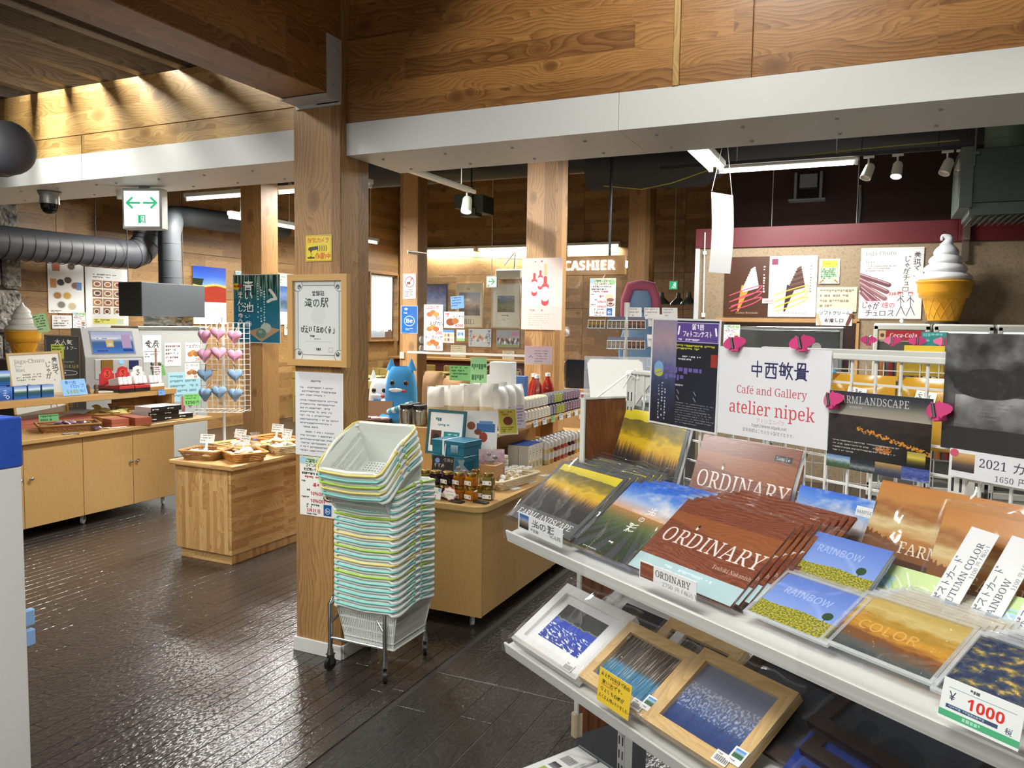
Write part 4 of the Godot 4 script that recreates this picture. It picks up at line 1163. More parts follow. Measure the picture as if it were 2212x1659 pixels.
func block_counter():
	var c := thing("block_counter", "waist-high butcher block counter with baskets of wrapped sweets", "counter", Vector3.ZERO)
	var f := b(); f.g = 1; f.bx(-4.245, 0.068, -3.83, -3.765, 0.632, -3.80, 0.002)
	obj("front_panel", [f, mats.butcher], c)
	var s := b(); s.g = 2; s.o = Vector2(0.3, 0.4); s.bx(-3.78, 0.068, -5.1, -3.75, 0.632, -3.80, 0.002)
	obj("side_panel", [s, mats.butcher], c)
	var e := b(); e.g = 1; e.bx(-4.245, 0.068, -5.1, -3.775, 0.632, -3.84)
	obj("body", [e, mats.butcher], c)
	var p := b(); p.g = 0; p.o = Vector2(0.1, 0.7); p.bx(-4.222, 0.0, -5.08, -3.772, 0.068, -3.822, 0.001)
	obj("plinth", [p, mats.butcher], c)
	var t := b(); t.g = 2; t.o = Vector2(0.5, 0.2); t.bx(-4.275, 0.632, -5.12, -3.712, 0.664, -3.775, 0.004)
	obj("top", [t, mats.butcher], c)
	var names := ["small dark wicker basket at the corner of the butcher block counter", "orange wicker basket of cookies at the front of the butcher block counter", "pale wicker basket behind the small dark basket", "cream wicker basket of wrapped bakes on the butcher block counter", "orange wicker basket behind the pale one"]
	var pos := [[-4.1, -3.93, 12, 0.27, 0.22, "#a3763f"], [-3.86, -4.02, -28, 0.34, 0.24, "#c1873c"], [-4.08, -4.22, -12, 0.36, 0.24, "#c9a468"], [-3.83, -4.40, -30, 0.32, 0.24, "#d3bd8e"], [-4.05, -4.58, -8, 0.4, 0.24, "#bd8236"]]
	for k in 5:
		var q: Array = pos[k]
		var tt := rot(Vector3(q[0], 0.664, q[1]), q[2])
		wicker("wicker_basket", names[k], q[3], q[4], 0.06, tt, q[5], "baskets on the counters", 1.25)
		heap("wrapped_sweet", ["clear-wrapped bakes in the small dark basket", "clear-wrapped cookies in the orange basket", "ribbon-tied bags in the pale basket", "silvery wrapped bakes in the cream basket", "wrapped bakes in the basket behind the pale one"][k], 12, q[3] * 0.68, q[4] * 0.66, 0.03, tt, [["#d9c9a2", "#cdbfa8"], ["#cfc4b2", "#a98d6a", "#d8d2c6"], ["#d8d4cc"], ["#b9b2ab", "#8e857e", "#d6d2cc"], ["#8c8079", "#c7beb4"]][k], "sweets in basket %s" % ["one", "two", "three", "four", "five"][k], 0.06, 20 + k)
		for j in [1, 1, 1, 2, 1][k]:
			var pt: Transform3D = tt * rot(Vector3(0.05 + j * 0.1 - q[3] * 0.2, 0.10 + 0.02 * j, -0.02 - 0.06 * j), 8 - q[2] * 0.4, -14)
			var dark: bool = k == 3 and j == 1
			var hold := thing("price_card", ["white price card on a clip in the small dark basket", "white price card on a clip in the orange basket", "white price card on a clip in the pale basket", "price card on a clip in the cream basket", "white price card on a clip in the rear orange basket"][k] if not dark else "russet price card on a clip in the cream basket", "price card", pt, "price cards in the baskets")
			card("card", "", "", note(90, 56, "#7a3f2c" if dark else "#e9e6df", 3, "#e0c8b8" if dark else "#8f8a84", 30 + k), 0.105, 0.062, Vector3(0, 0.03, 0), 0.001, 0.5, "", hold)
			obj("clip", [b().box(Vector3(0, -0.025, 0), Vector3(0.014, 0.05, 0.014), 0.003).box(Vector3(0, -0.045, 0.005), Vector3(0.02, 0.02, 0.03), 0.004), mat("clip_white", "#e6e6e4", 0.4)], hold)
	for k in 2:                                            # clear gathered bags
		var g := thing("gift_bag", "clear gathered sweet bag tied with ribbon in the pale basket", "bag", Vector3(-4.0 + k * 0.11, 0.70, -4.13 - k * 0.04), "ribbon-tied clear bags")
		obj("film", [b().lathe([Vector2(0.0, 0), Vector2(0.035, 0.005), Vector2(0.042, 0.04), Vector2(0.012, 0.075), Vector2(0.03, 0.12), Vector2(0.034, 0.125)], 12), clear_mat("bag_film", "#ffffff", 0.08, 0.05)], g)
		obj("filling", [b().ball(Vector3(0, 0.028, 0), Vector3(0.033, 0.026, 0.033), 10, 6), mat("filling", ["#d8b98a", "#c9d0dd"][k], 0.6)], g)
		obj("ribbon", [b().can(0.014, 0.072, 0.08, 10), mat("ribbon_%d" % k, ["#b04a5a", "#5566b8"][k], 0.3)], g)
func wall_things():
	# menu boards on the timber wall
	var m1 := sheet(300, 400, "#efece6")
	for k in 9:
		var x: int = [20, 150, 60, 120, 180, 30, 110, 60, 150][k]
		var y: int = [8, 4, 130, 110, 150, 230, 230, 300, 310][k]
		var col: String = ["#a9553a", "#5a4236", "#2a2320", "#3f2a2a", "#8a5a44", "#b0763a", "#d0a23e", "#7d7a70", "#c9b48e"][k]
		disc(m1, x + 45, y + 36, 40, 30, "#d9d2c6"); disc(m1, x + 45, y + 36, 30, 24, col)
	bar(m1, 40, 2, 60, 80, "#b86a4a"); bar(m1, 235, 160, 46, 60, "#5f86b8"); bar(m1, 20, 140, 50, 70, "#d08a48")
	rows_of_text(m1, 16, 380, 90, 2, 9, 5, "#3a332e", 9)
	tagcard("menu_board", "white menu board of drinks and snacks pinned to the timber wall under the duct", m1, 0.46, 0.62, rot(Vector3(-8.79, 1.965, -6.32), 90), "", "menu board")
	var m2 := sheet(330, 420, "#e9e8e4")
	jp(m2, "オリジナル", 90, 40, 16, "#444", 0.1); rows_of_text(m2, 60, 44, 210, 2, 18, 8, "#555", 8)
	for r in 4:
		for k in 3:
			var w2 := 74 if r < 3 else 54
			var x2 := 52 + k * 80
			var y2 := 88 + r * 64
			bar(m2, x2, y2, w2, 54 if r < 3 else 44, ["#a8794c", "#8a5a3a", "#b58a5c"][(k + r) % 3])
			disc(m2, x2 + w2 / 2, y2 + 26, w2 * 0.38, 18, "#ece4d6"); disc(m2, x2 + w2 / 2, y2 + 26, w2 * 0.27, 12, ["#8a3f22", "#5a3020", "#b0642c", "#70482a"][(k * 2 + r) % 4])
	bar(m2, 50, 356, 240, 40, "#e3dc72"); rows_of_text(m2, 62, 362, 130, 2, 14, 8, "#4a4a20", 3); bar(m2, 236, 362, 50, 30, "#c9d2c4")
	tagcard("menu_board", "white menu board with twelve dish photos and a yellow strip", m2, 0.6, 0.74, rot(Vector3(-8.79, 1.855, -6.87), 90), "", "menu board")
	var n1 := note(120, 90, "#ece9e4", 3, "#555", 3, "コーヒー", "#a3342c", 0.2)
	tagcard("notice", "small white notice with coffee cups below the menu boards", n1, 0.25, 0.16, rot(Vector3(-8.79, 1.55, -6.255), 90), "", "notice")
	tagcard("notice", "narrow white coupon notice between the menu boards and the chalkboard", coupon_print(), 0.17, 0.23, rot(Vector3(-8.785, 1.555, -6.475), 90), "", "notice")
	var ph := sheet(200, 260, "#dcd9d0")
	lay(ph, paint(200, 160, 71, func(x, y, fn):
		var top: float = 0.5 + 0.03 * sin(x * 7.0)
		if y < top: return ramp(["#2c4db8", "#3f66c8", "#7a98d8"], y / top) if not (x < 0.42 - y * 0.3 and y > 0.34) else Color("#2a3524")
		if y < top + 0.06: return Color("#d6b45a")
		return Color("#a5372a") if fn.get_noise_2d(x * 70.0, y * 70.0) > -0.15 else Color("#6a3a2a")), 0, 0)
	txt(ph, "HOKKAIDO", 60, 200, 20, "#8a8780", "s")
	tagcard("photo_poster", "framed photo poster of red flower fields on the timber wall", ph, 0.62, 0.82, rot(Vector3(-8.78, 1.95, -8.54), 90), "", "poster", 0.15)
	var ph2 := sheet(120, 200, "#d9dcc8")
	lay(ph2, pic_plain(120, 100, 72, ["#3f5f9c", "#6d86b4", "#44586e", "#7d8fa6"]), 0, 50); rows_of_text(ph2, 10, 12, 60, 3, 11, 6, "#8fa08a", 4)
	tagcard("photo_poster", "tall poster with a blue mountain photo behind the framed certificate's post", ph2, 0.5, 0.83, rot(Vector3(-8.78, 1.955, -10.1), 90), "", "poster", 0.2)
	tagcard("notice", "pale blue notice above the teal poster", note(60, 40, "#a9cfd2", 3, "#5a7f84", 7), 0.3, 0.2, rot(Vector3(-8.785, 2.24, -9.2), 90), "", "notice")
	var smk := sheet(60, 100, "#e3e0d4")
	disc(smk, 30, 36, 20, 20, "#5a4a40", 0.84); stroke(smk, [Vector2(17, 50), Vector2(43, 22)], 3, "#5a4a40"); disc(smk, 30, 38, 7, 9, "#4a4038"); rows_of_text(smk, 12, 70, 36, 3, 8, 4, "#77705f", 2)
	tagcard("notice", "small no-pets notice with a barred circle on the wall below the mountain poster", smk, 0.13, 0.2, rot(Vector3(-8.785, 1.47, -10.18), 90), "", "notice")
	# the menu frame leaning behind the counter
	var jf := sheet(260, 330, "#ecebe0")
	txt(jf, "Jaga-Churo", 24, 46, 30, "#77746a", "s"); txt(jf, "from", 26, 66, 15, "#8a867a", "s"); txt(jf, "Biei", 26, 92, 26, "#77746a", "s")
	rows_of_text(jf, 26, 106, 150, 3, 14, 8, "#8a867a", 5)
	jp(jf, "美瑛で、", 216, 20, 34, "#2c2a28", 0.09, true); jp(jf, "じゃが", 176, 46, 34, "#2c2a28", 0.09, true)
	stroke(jf, [Vector2(80, 170), Vector2(150, 190)], 16, "#6b4a58"); stroke(jf, [Vector2(70, 190), Vector2(140, 216)], 14, "#83606c"); jp(jf, "チュロス", 40, 250, 38, "#333", 0.09); stroke(jf, [Vector2(190, 240), Vector2(180, 300)], 4, "#444"); stroke(jf, [Vector2(205, 240), Vector2(214, 300)], 4, "#444")
	picture_frame("framed_menu", "pale wood framed churro menu leaning behind the long counter", 0.44, 0.56, jf, rot(Vector3(-6.62, 1.02, -4.47), 78, -10, 2), mat("frame_pine", "#c8a566", 0.5), 0.018, 0.02)
	tag(obj("low_cabinet", [b().bx(-7.6, 0, -5.1, -6.55, 0.73, -4.0, 0.004), mat("cabinet_dark", "#3b3430", 0.6)], null), "low dark cabinet behind the long maple counter", "cabinet")
	# big soft serve cone lamp
	soft_serve("soft serve display cone with a short straight tip beside the chalkboard", Vector3(-6.92, 0.73, -4.55) + Vector3(0, 0.5, 0), 0.5, mat("milk_grey", "#cfcbc3", 0.35), mat("cone_yellow", "#d79a24", 0.4), false)
	tag(obj("plinth_box", [b().bx(-7.15, 0.73, -4.78, -6.7, 1.23, -4.33, 0.004), mat("plinth_box", "#50483f", 0.6)], null), "dark box under the soft serve cone by the chalkboard", "box")
	tagcard("price_sign", "pale green handwritten sign clipped to the soft serve cone", note(60, 90, "#a7cf9a", 6, "#3f5f3a", 8), 0.11, 0.17, rot(Vector3(-6.775, 1.55, -4.62), 62, 0, 12), "", "sign")
	tagcard("price_sign", "small lime photo sign behind the foot of the soft serve cone", note(50, 60, "#b9c64a", 4, "#3f4a2a", 9), 0.1, 0.13, rot(Vector3(-6.735, 1.295, -4.74), 60), "", "sign")
	# chalkboard
	var ch := sheet(210, 300, "#1c1d1b")
	jp(ch, "大人気", 50, 18, 40, "#e9e9e4", 0.1); jp(ch, "ファーストフード", 26, 68, 26, "#e9e9e4", 0.11)
	rows_of_text(ch, 50, 108, 110, 1, 10, 7, "#a9aaa4", 5); rows_of_text(ch, 60, 136, 70, 1, 12, 14, "#8a4a5a", 5); rows_of_text(ch, 110, 176, 80, 1, 12, 12, "#6a7a4a", 6)
	jp(ch, "今ク引き延長", 60, 200, 26, "#b7a23c", 0.09); curve(ch, [Vector2(60, 250), Vector2(120, 242), Vector2(190, 250), Vector2(190, 270), Vector2(120, 276), Vector2(60, 270)], 3, "#dcdcd6"); rows_of_text(ch, 70, 254, 110, 1, 12, 12, "#dcdcd6", 7)
	var cbd := thing("chalkboard", "black chalkboard sign with white handwriting next to the ticket machine", "chalkboard", rot(Vector3(-7.06, 1.22, -5.02), 66, -8, -2))
	card("slate", "", "", ch, 0.27, 0.40, Vector3.ZERO, 0.008, 0.6, "", cbd, "#1c1d1b")
	for s in [[0, 0.207, 0.30, 0.016], [0, -0.207, 0.30, 0.016], [0.142, 0, 0.016, 0.43], [-0.142, 0, 0.016, 0.43]]: obj("frame_rail", [b().box(Vector3(s[0], s[1], 0), Vector3(s[2], s[3], 0.018), 0.002), mat("chalk_frame", "#4a3226", 0.5)], cbd)
	for x in [-0.1325, 0.1325]: obj("leg", [b().bx(x - 0.0075, -0.48, -0.10, x + 0.0075, -0.2, -0.08), mats.chalk_frame], cbd)
	ticket_machine()
func ticket_machine():
	var o := thing("ticket_machine", "grey meal ticket machine with a tilted touch screen", "ticket machine", rot(Vector3(-7.08, 0, -5.52), 68))
	var grey := mat("machine_grey", "#bfc0bf", 0.4)
	var pts := PackedVector2Array([Vector2(0.24, 0.06), Vector2(0.24, 1.22), Vector2(0.10, 1.50), Vector2(-0.24, 1.50), Vector2(-0.24, 0.06)])
	var q := b(rot(Vector3(0, 0, 0), -90)); q.prism(pts, -0.27, 0.27)
	obj("housing", [q, grey], o)
	obj("plinth", [b().bx(-0.25, 0, -0.22, 0.25, 0.06, 0.22), mat("machine_dark", "#4a4b4c", 0.5)], o)
	var sc := sheet(220, 170, "#7f8ec4")
	fade(sc, 0, 0, 220, 170, ["#b9bede", "#e3e0ee", "#4f6e9a", "#3f6fb4", "#4b86d4"]); bar(sc, 20, 46, 120, 14, "#efeef6"); bar(sc, 74, 66, 40, 56, "#e3c27a"); bar(sc, 84, 90, 22, 22, "#efe2c2"); bar(sc, 160, 20, 50, 110, "#c6a9cc"); bar(sc, 20, 148, 60, 10, "#4a3f9a"); bar(sc, 160, 140, 54, 16, "#2c3f8f"); rows_of_text(sc, 26, 50, 100, 1, 8, 6, "#6a4a5a", 3)
	var p := stow(sc)
	var f := b()
	var sl := Vector3(0, 0.28, -0.14).normalized()
	var nn := Vector3(0, 0.14, 0.28).normalized()
	var c0 := Vector3(0, 1.36, 0.17) + nn * 0.004
	print_face(p, c0 - Vector3(0.19, 0, 0) - sl * 0.115, c0 + Vector3(0.19, 0, 0) - sl * 0.115, c0 + Vector3(0.19, 0, 0) + sl * 0.115, c0 - Vector3(0.19, 0, 0) + sl * 0.115, f)
	var sm := StandardMaterial3D.new()
	sm.resource_name = "screen"; sm.roughness = 0.15; sm.albedo_color = Color("#202020"); sm.emission_enabled = true
	sm.emission_texture = tex(sc); sm.emission = Color("#000000"); sm.emission_operator = BaseMaterial3D.EMISSION_OP_ADD; sm.emission_energy_multiplier = 0.8
	sm.emission = Color("#ffffff"); sm.emission_operator = BaseMaterial3D.EMISSION_OP_MULTIPLY
	for i in f.u.size(): f.u[i] = (f.u[i] - p.uv.position) / p.uv.size
	obj("screen", [f, sm], o)
	obj("screen_bezel", [b(Transform3D(Basis(Vector3.RIGHT, sl, nn), Vector3(0, 1.36, 0.17))).box(Vector3(0, 0, -0.003), Vector3(0.41, 0.26, 0.01), 0.003), mat("bezel", "#8f9192", 0.4)], o)
	obj("coin_panel", [b().box(Vector3(0.03, 1.10, 0.243), Vector3(0.44, 0.2, 0.02), 0.006), mat("machine_light", "#d3d4d3", 0.35)], o)
	obj("coin_slot", [b().box(Vector3(-0.08, 1.14, 0.256), Vector3(0.11, 0.11, 0.02), 0.005), mat("slot_brass", "#9a7a3a", 0.4, 0.5)], o)
	obj("bill_slot", [b().box(Vector3(0.17, 1.14, 0.256), Vector3(0.09, 0.09, 0.02), 0.005), mat("slot_blue", "#22306a", 0.3)], o)
	obj("button", [b(rot(Vector3(0.05, 1.17, 0.254), 0, 90)).can(0.02, 0, 0.012, 14), lit("button_blue", "#7fb8e8", 0.8)], o)
	obj("ticket_tray", [b().box(Vector3(-0.05, 0.9, 0.245), Vector3(0.3, 0.1, 0.02), 0.008), mat("tray_dark", "#55585a", 0.4)], o)
	# grey service units with notices, behind the hearts
	var u := thing("service_unit", "grey steel service unit with meal ticket notices under the dark extractor hood", "cabinet", rot(Vector3(-7.55, 0, -6.6), 80))
	obj("body", [b().bx(-0.42, 0, -0.3, 0.42, 1.48, 0.25, 0.01), mat("unit_grey", "#a9aba6", 0.45)], u)
	obj("worktop", [b().bx(-0.43, 1.48, -0.31, 0.43, 1.52, 0.26, 0.006), mat("steel", "#b9bcba", 0.22, 0.9)], u)
	var tk := sheet(120, 160, "#d9d9d4")
	jp(tk, "食券", 14, 30, 48, "#2a2a2a", 0.1); bar(tk, 6, 96, 108, 3, "#555"); rows_of_text(tk, 14, 110, 90, 2, 14, 7, "#666", 3)
	card("notice", "", "", tk, 0.22, 0.3, Vector3(-0.27, 1.27, 0.252), 0.002, 0.5, "", u)
	card("notice", "", "", food_print("えびカツ", 0), 0.2, 0.22, Vector3(0.24, 1.22, 0.252), 0.002, 0.5, "", u)
	card("notice", "", "", food_print("チーズドッグ", 1), 0.18, 0.18, Vector3(0.22, 1.0, 0.252), 0.002, 0.5, "", u)
	card("notice", "", "", note(80, 100, "#e8e4de", 5, "#6a4a44", 12), 0.2, 0.26, Vector3(-0.02, 1.2, 0.252), 0.002, 0.5, "", u)
	card("notice", "", "", note(120, 90, "#9cc3cf", 5, "#5f8a94", 13), 0.42, 0.34, Vector3(0.12, 0.82, 0.252), 0.002, 0.5, "", u)
	tagcard("price_sign", "small green handwritten sign in front of the grey service unit", note(70, 60, "#6fbf5e", 3, "#2f5f2a", 14), 0.12, 0.1, rot(Vector3(-6.0, 1.12, -5.2), 70, 0, 14), "", "sign")
	var bagm := clear_mat("bag_film", "#ffffff", 0.08, 0.05)
	var bg := thing("chocolate_bag", "clear bag of chocolates hanging from a wooden peg by the red cartons", "bag", rot(Vector3(-5.98, 0.965, -5.16), 70))
	obj("film", [b().lathe([Vector2(0.0, 0.09), Vector2(0.06, 0.09), Vector2(0.065, 0.14), Vector2(0.035, 0.26), Vector2(0.014, 0.30), Vector2(0.02, 0.34)], 12, 1.0, 0.5), bagm], bg)
	for j in 9: obj("chocolate", [b().ball(Vector3(sin(j * 2.4) * 0.035, 0.12 + (j % 4) * 0.035, cos(j * 2.4) * 0.015), Vector3(0.018, 0.016, 0.014), 8, 5), mat("chocolate", "#4a322a", 0.35)], bg)
	obj("peg", [b().box(Vector3(0, 0.33, 0), Vector3(0.015, 0.08, 0.012), 0.002).bx(-0.006, 0, -0.006, 0.006, 0.3, 0.006), mat("peg_wood", "#a97446", 0.6)], bg)
	card("label_card", "", "", note(50, 70, "#e6dfe2", 4, "#6a3a4a", 15), 0.07, 0.1, Vector3(0.0, 0.16, 0.036), 0.001, 0.4, "", bg)
func coupon_print() -> Dictionary:
	if mats.has("_coupon"): return mats["_coupon"]
	var im := sheet(210, 290, "#f2efe9")
	bar(im, 0, 0, 210, 40, "#cfe0c0"); disc(im, 180, 30, 24, 22, "#9cc48a"); disc(im, 20, 20, 22, 18, "#a9cfe0")
	jp(im, "ご確認ください", 34, 12, 19, "#2a4a2c", 0.14); jp(im, "コインのポイント", 34, 34, 18, "#222", 0.14); jp(im, "まだ残っていませんか", 22, 56, 16, "#222", 0.14); rows_of_text(im, 14, 78, 176, 1, 12, 11, "#333", 2); rows_of_text(im, 30, 96, 160, 1, 12, 11, "#a62a36", 4)
	rows_of_text(im, 10, 118, 80, 1, 10, 8, "#333", 3); jp(im, "半", 78, 128, 22, "#b0222e", 0.16); rows_of_text(im, 104, 131, 18, 1, 8, 16, "#b0222e", 3)
	rows_of_text(im, 10, 160, 80, 1, 10, 8, "#333", 5); txt(im, "10%OFF", 62, 188, 24, "#b0222e", "G"); rows_of_text(im, 10, 196, 60, 1, 10, 8, "#333", 6); txt(im, "10%OFF", 62, 224, 24, "#b0222e", "G")
	disc(im, 160, 140, 34, 24, "#d8c8a8"); disc(im, 168, 164, 30, 14, "#8a5a48"); disc(im, 170, 196, 32, 18, "#6a4a3a"); disc(im, 170, 192, 26, 14, "#e8e2d8"); disc(im, 170, 192, 18, 9, "#5a3020")
	rows_of_text(im, 40, 232, 80, 2, 11, 8, "#333", 8); txt(im, "3", 40, 272, 22, "#b0222e", "G"); jp(im, "月", 54, 254, 20, "#b0222e", 0.14); txt(im, "31", 74, 272, 22, "#b0222e", "G"); jp(im, "日", 102, 254, 20, "#b0222e", 0.14); rows_of_text(im, 40, 278, 80, 1, 8, 6, "#444", 9)
	bar(im, 140, 228, 46, 54, "#1f5a9e"); disc(im, 163, 258, 15, 15, "#e8eef4", 0.84); txt(im, "Be", 163, 264, 17, "#ffffff", "S", 1)
	mats["_coupon"] = stow(im)
	return mats["_coupon"]
func food_print(head: String, k: int) -> Image:
	var im := sheet(150, 140, "#eeeae2")
	jp(im, head, 30 if k == 0 else 10, 10, 30 if k == 0 else 22, "#22201e", 0.12)
	rows_of_text(im, 8, 14 + k * 24, 30, 1, 10, 8, "#8a3a34", k + 2)
	for j in 3: disc(im, 46 + j * 28, 84 - (j % 2) * 12, 28, 20, ["#a9703a", "#b98348", "#9a6230"][j])
	txt(im, "200" if k == 0 else "50", 96, 134, 30, "#b5262e", "G"); return im
func ducts():
	var grey := mat("duct_grey", "#47474b", 0.5)
	var dark := mat("duct_dark", "#34373a", 0.62)
	var o := thing("spiral_duct", "large dark grey spiral duct running along the timber wall and turning upward", "duct", Vector3.ZERO)
	var path := [Vector3(-8.1, 2.35, -1.0), Vector3(-8.1, 2.36, -6.5)]
	for k in 7:
		var a := PI / 2 * k / 6
		path.append(Vector3(-8.1, 2.36 + 0.3 * (1 - cos(a)), -6.62 - 0.3 * sin(a)))
	path.append(Vector3(-8.1, 4.45, -6.92))
	obj("duct_run", [b().tube(path, 0.168, 24), grey], o)
	for k in 40:
		var z := -1.2 - k * 0.135
		if z < -6.5: break
		obj("seam", [b(rot(Vector3(-8.1, 2.35, z), 0, 90)).lathe([Vector2(0.166, -0.006), Vector2(0.172, -0.003), Vector2(0.172, 0.003), Vector2(0.166, 0.006)], 24), dark], o)
	for k in 4:
		var a := PI / 2 * (k + 0.5) / 4
		var p := Vector3(-8.1, 2.36 + 0.3 * (1 - cos(a)), -6.62 - 0.3 * sin(a))
		obj("seam", [b(Transform3D(Basis(), p) * rot(Vector3.ZERO, 0, -90 + rad_to_deg(a))).lathe([Vector2(0.166, -0.008), Vector2(0.174, -0.004), Vector2(0.174, 0.004), Vector2(0.166, 0.008)], 24), dark], o)
	for z in [-2.0, -4.2, -6.2]: obj("hanger_rod", [b().can(0.005, 2.5, 4.45, 6, -1, Vector3(-8.1, 0, z)), dark], o)
	# extractor hood with its own duct
	var h := thing("extractor_hood", "dark steel extractor hood with a round duct and a foil skirt", "extractor hood", Vector3.ZERO)
	obj("canopy", [b().bx(-7.98, 1.63, -7.31, -7.6, 2.02, -6.38, 0.006), mat("hood_dark", "#303335", 0.5)], h)
	obj("duct", [b().tube([Vector3(-7.73, 2.0, -6.9), Vector3(-7.73, 2.62, -6.9), Vector3(-7.75, 2.76, -6.96), Vector3(-7.92, 2.86, -7.12), Vector3(-7.9, 2.88, -7.3), Vector3(-7.7, 2.9, -8.9)], 0.13, 20), dark], h)
	for y in [2.1, 2.3, 2.5]: obj("seam", [b(Vector3(-7.73, y, -6.9)).lathe([Vector2(0.129, -0.004), Vector2(0.134, 0), Vector2(0.129, 0.004)], 20), dark], h)
	var sk := film(0.72, 0.12, 5, 0.03, 24, 6)
	obj("foil_skirt", [sk, mat("foil", "#b8bcb4", 0.18, 0.9)], h, rot(Vector3(-7.72, 1.575, -6.86), 90))
	for z in [-6.45, -7.25]: obj("hanger_rod", [b().can(0.005, 2.02, 4.45, 6, -1, Vector3(-7.9, 0, z)), dark], h)
	# duct end nearer by
	var e := thing("duct_end", "thick grey duct end above the dome camera in front of the pale beam", "duct", Vector3.ZERO)
	var p2 := []
	for k in 7: p2.append(Vector3(-3.36 - 0.5 * k / 6.0, 2.31, -2.17 + 0.02 * k))
	obj("pipe", [b().tube(p2, 0.112, 24), grey], e)
	obj("end_cap", [b(rot(Vector3(-3.36, 2.31, -2.17), -4)).ball(Vector3.ZERO, Vector3(0.085, 0.112, 0.112), 24, 14), grey], e)
	obj("collar", [b(rot(Vector3(-3.41, 2.31, -2.168), 0, 0, 90)).lathe([Vector2(0.112, -0.006), Vector2(0.117, 0), Vector2(0.112, 0.006)], 24), dark], e)
	obj("hanger_rod", [b().can(0.004, 2.4, 4.45, 6, -1, Vector3(-3.6, 0, -2.16)), dark], e)
	# dome camera
	var d := thing("dome_camera", "silver dome security camera under the white cladding", "camera", Vector3(-4.565, 2.357, -3.19))
	obj("bracket", [b().lathe([Vector2(0.055, -0.075), Vector2(0.052, -0.03), Vector2(0.062, -0.012), Vector2(0.066, 0.0), Vector2(0, 0)], 24), mat("camera_silver", "#9c9c9c", 0.35, 0.6)], d)
	obj("dome", [b().lathe([Vector2(0, -0.135), Vector2(0.02, -0.133), Vector2(0.037, -0.122), Vector2(0.048, -0.1), Vector2(0.05, -0.075)], 24), mat("dome_black", "#0c0c0d", 0.05)], d)
	# exit sign
	var x := thing("exit_sign", "lit white exit sign with two green arrows under the white cladding", "exit sign", rot(Vector3(-3.84, 2.357, -3.24), 20))
	obj("case", [b().box(Vector3(0, -0.13, -0.03), Vector3(0.235, 0.23, 0.07), 0.004), mat("sign_case", "#c9c9c4", 0.4)], x)
	var ex := sheet(220, 220, "#f6faf6")
	for s in [-1, 1]:
		var cx: float = 110.0 + s * 14
		stroke(ex, [Vector2(cx, 74), Vector2(cx + s * 74, 74)], 12, "#12b877")
		stroke(ex, [Vector2(cx + s * 46, 44), Vector2(cx + s * 78, 74), Vector2(cx + s * 46, 104)], 12, "#12b877")
	bar(ex, 88, 150, 44, 50, "#12b877"); bar(ex, 104, 156, 22, 44, "#f6faf6"); disc(ex, 112, 164, 5, 5, "#12b877"); stroke(ex, [Vector2(112, 170), Vector2(110, 184), Vector2(102, 196)], 5, "#12b877"); stroke(ex, [Vector2(110, 184), Vector2(120, 196)], 5, "#12b877")
	_lit_print("sign_face", ex, 0.21, 0.2, Vector3(0, -0.13, 0.0065), x, 1.1)
	obj("stem", [b().bx(-0.03, -0.02, -0.04, 0.03, 0.0, -0.02), mats.sign_case], x)
	var sm := thing("motion_sensor", "small white sensor under the cladding between the dome camera and exit sign", "sensor", Vector3(-4.12, 2.357, -3.32))
	obj("body", [b().can(0.016, -0.05, 0.0, 12, 0.02), mat("sensor_white", "#e6e6e2", 0.4)], sm)
func _lit_print(called: String, im: Image, w: float, h: float, at: Vector3, parent, energy: float):
	var m := StandardMaterial3D.new()
	m.resource_name = called; m.roughness = 0.4; m.albedo_color = Color("#333333")
	m.emission_enabled = true; m.emission = Color.WHITE; m.emission_operator = BaseMaterial3D.EMISSION_OP_MULTIPLY; m.emission_texture = tex(im); m.emission_energy_multiplier = energy
	obj(called, [pane_of(w, h, 0), m], parent, at)

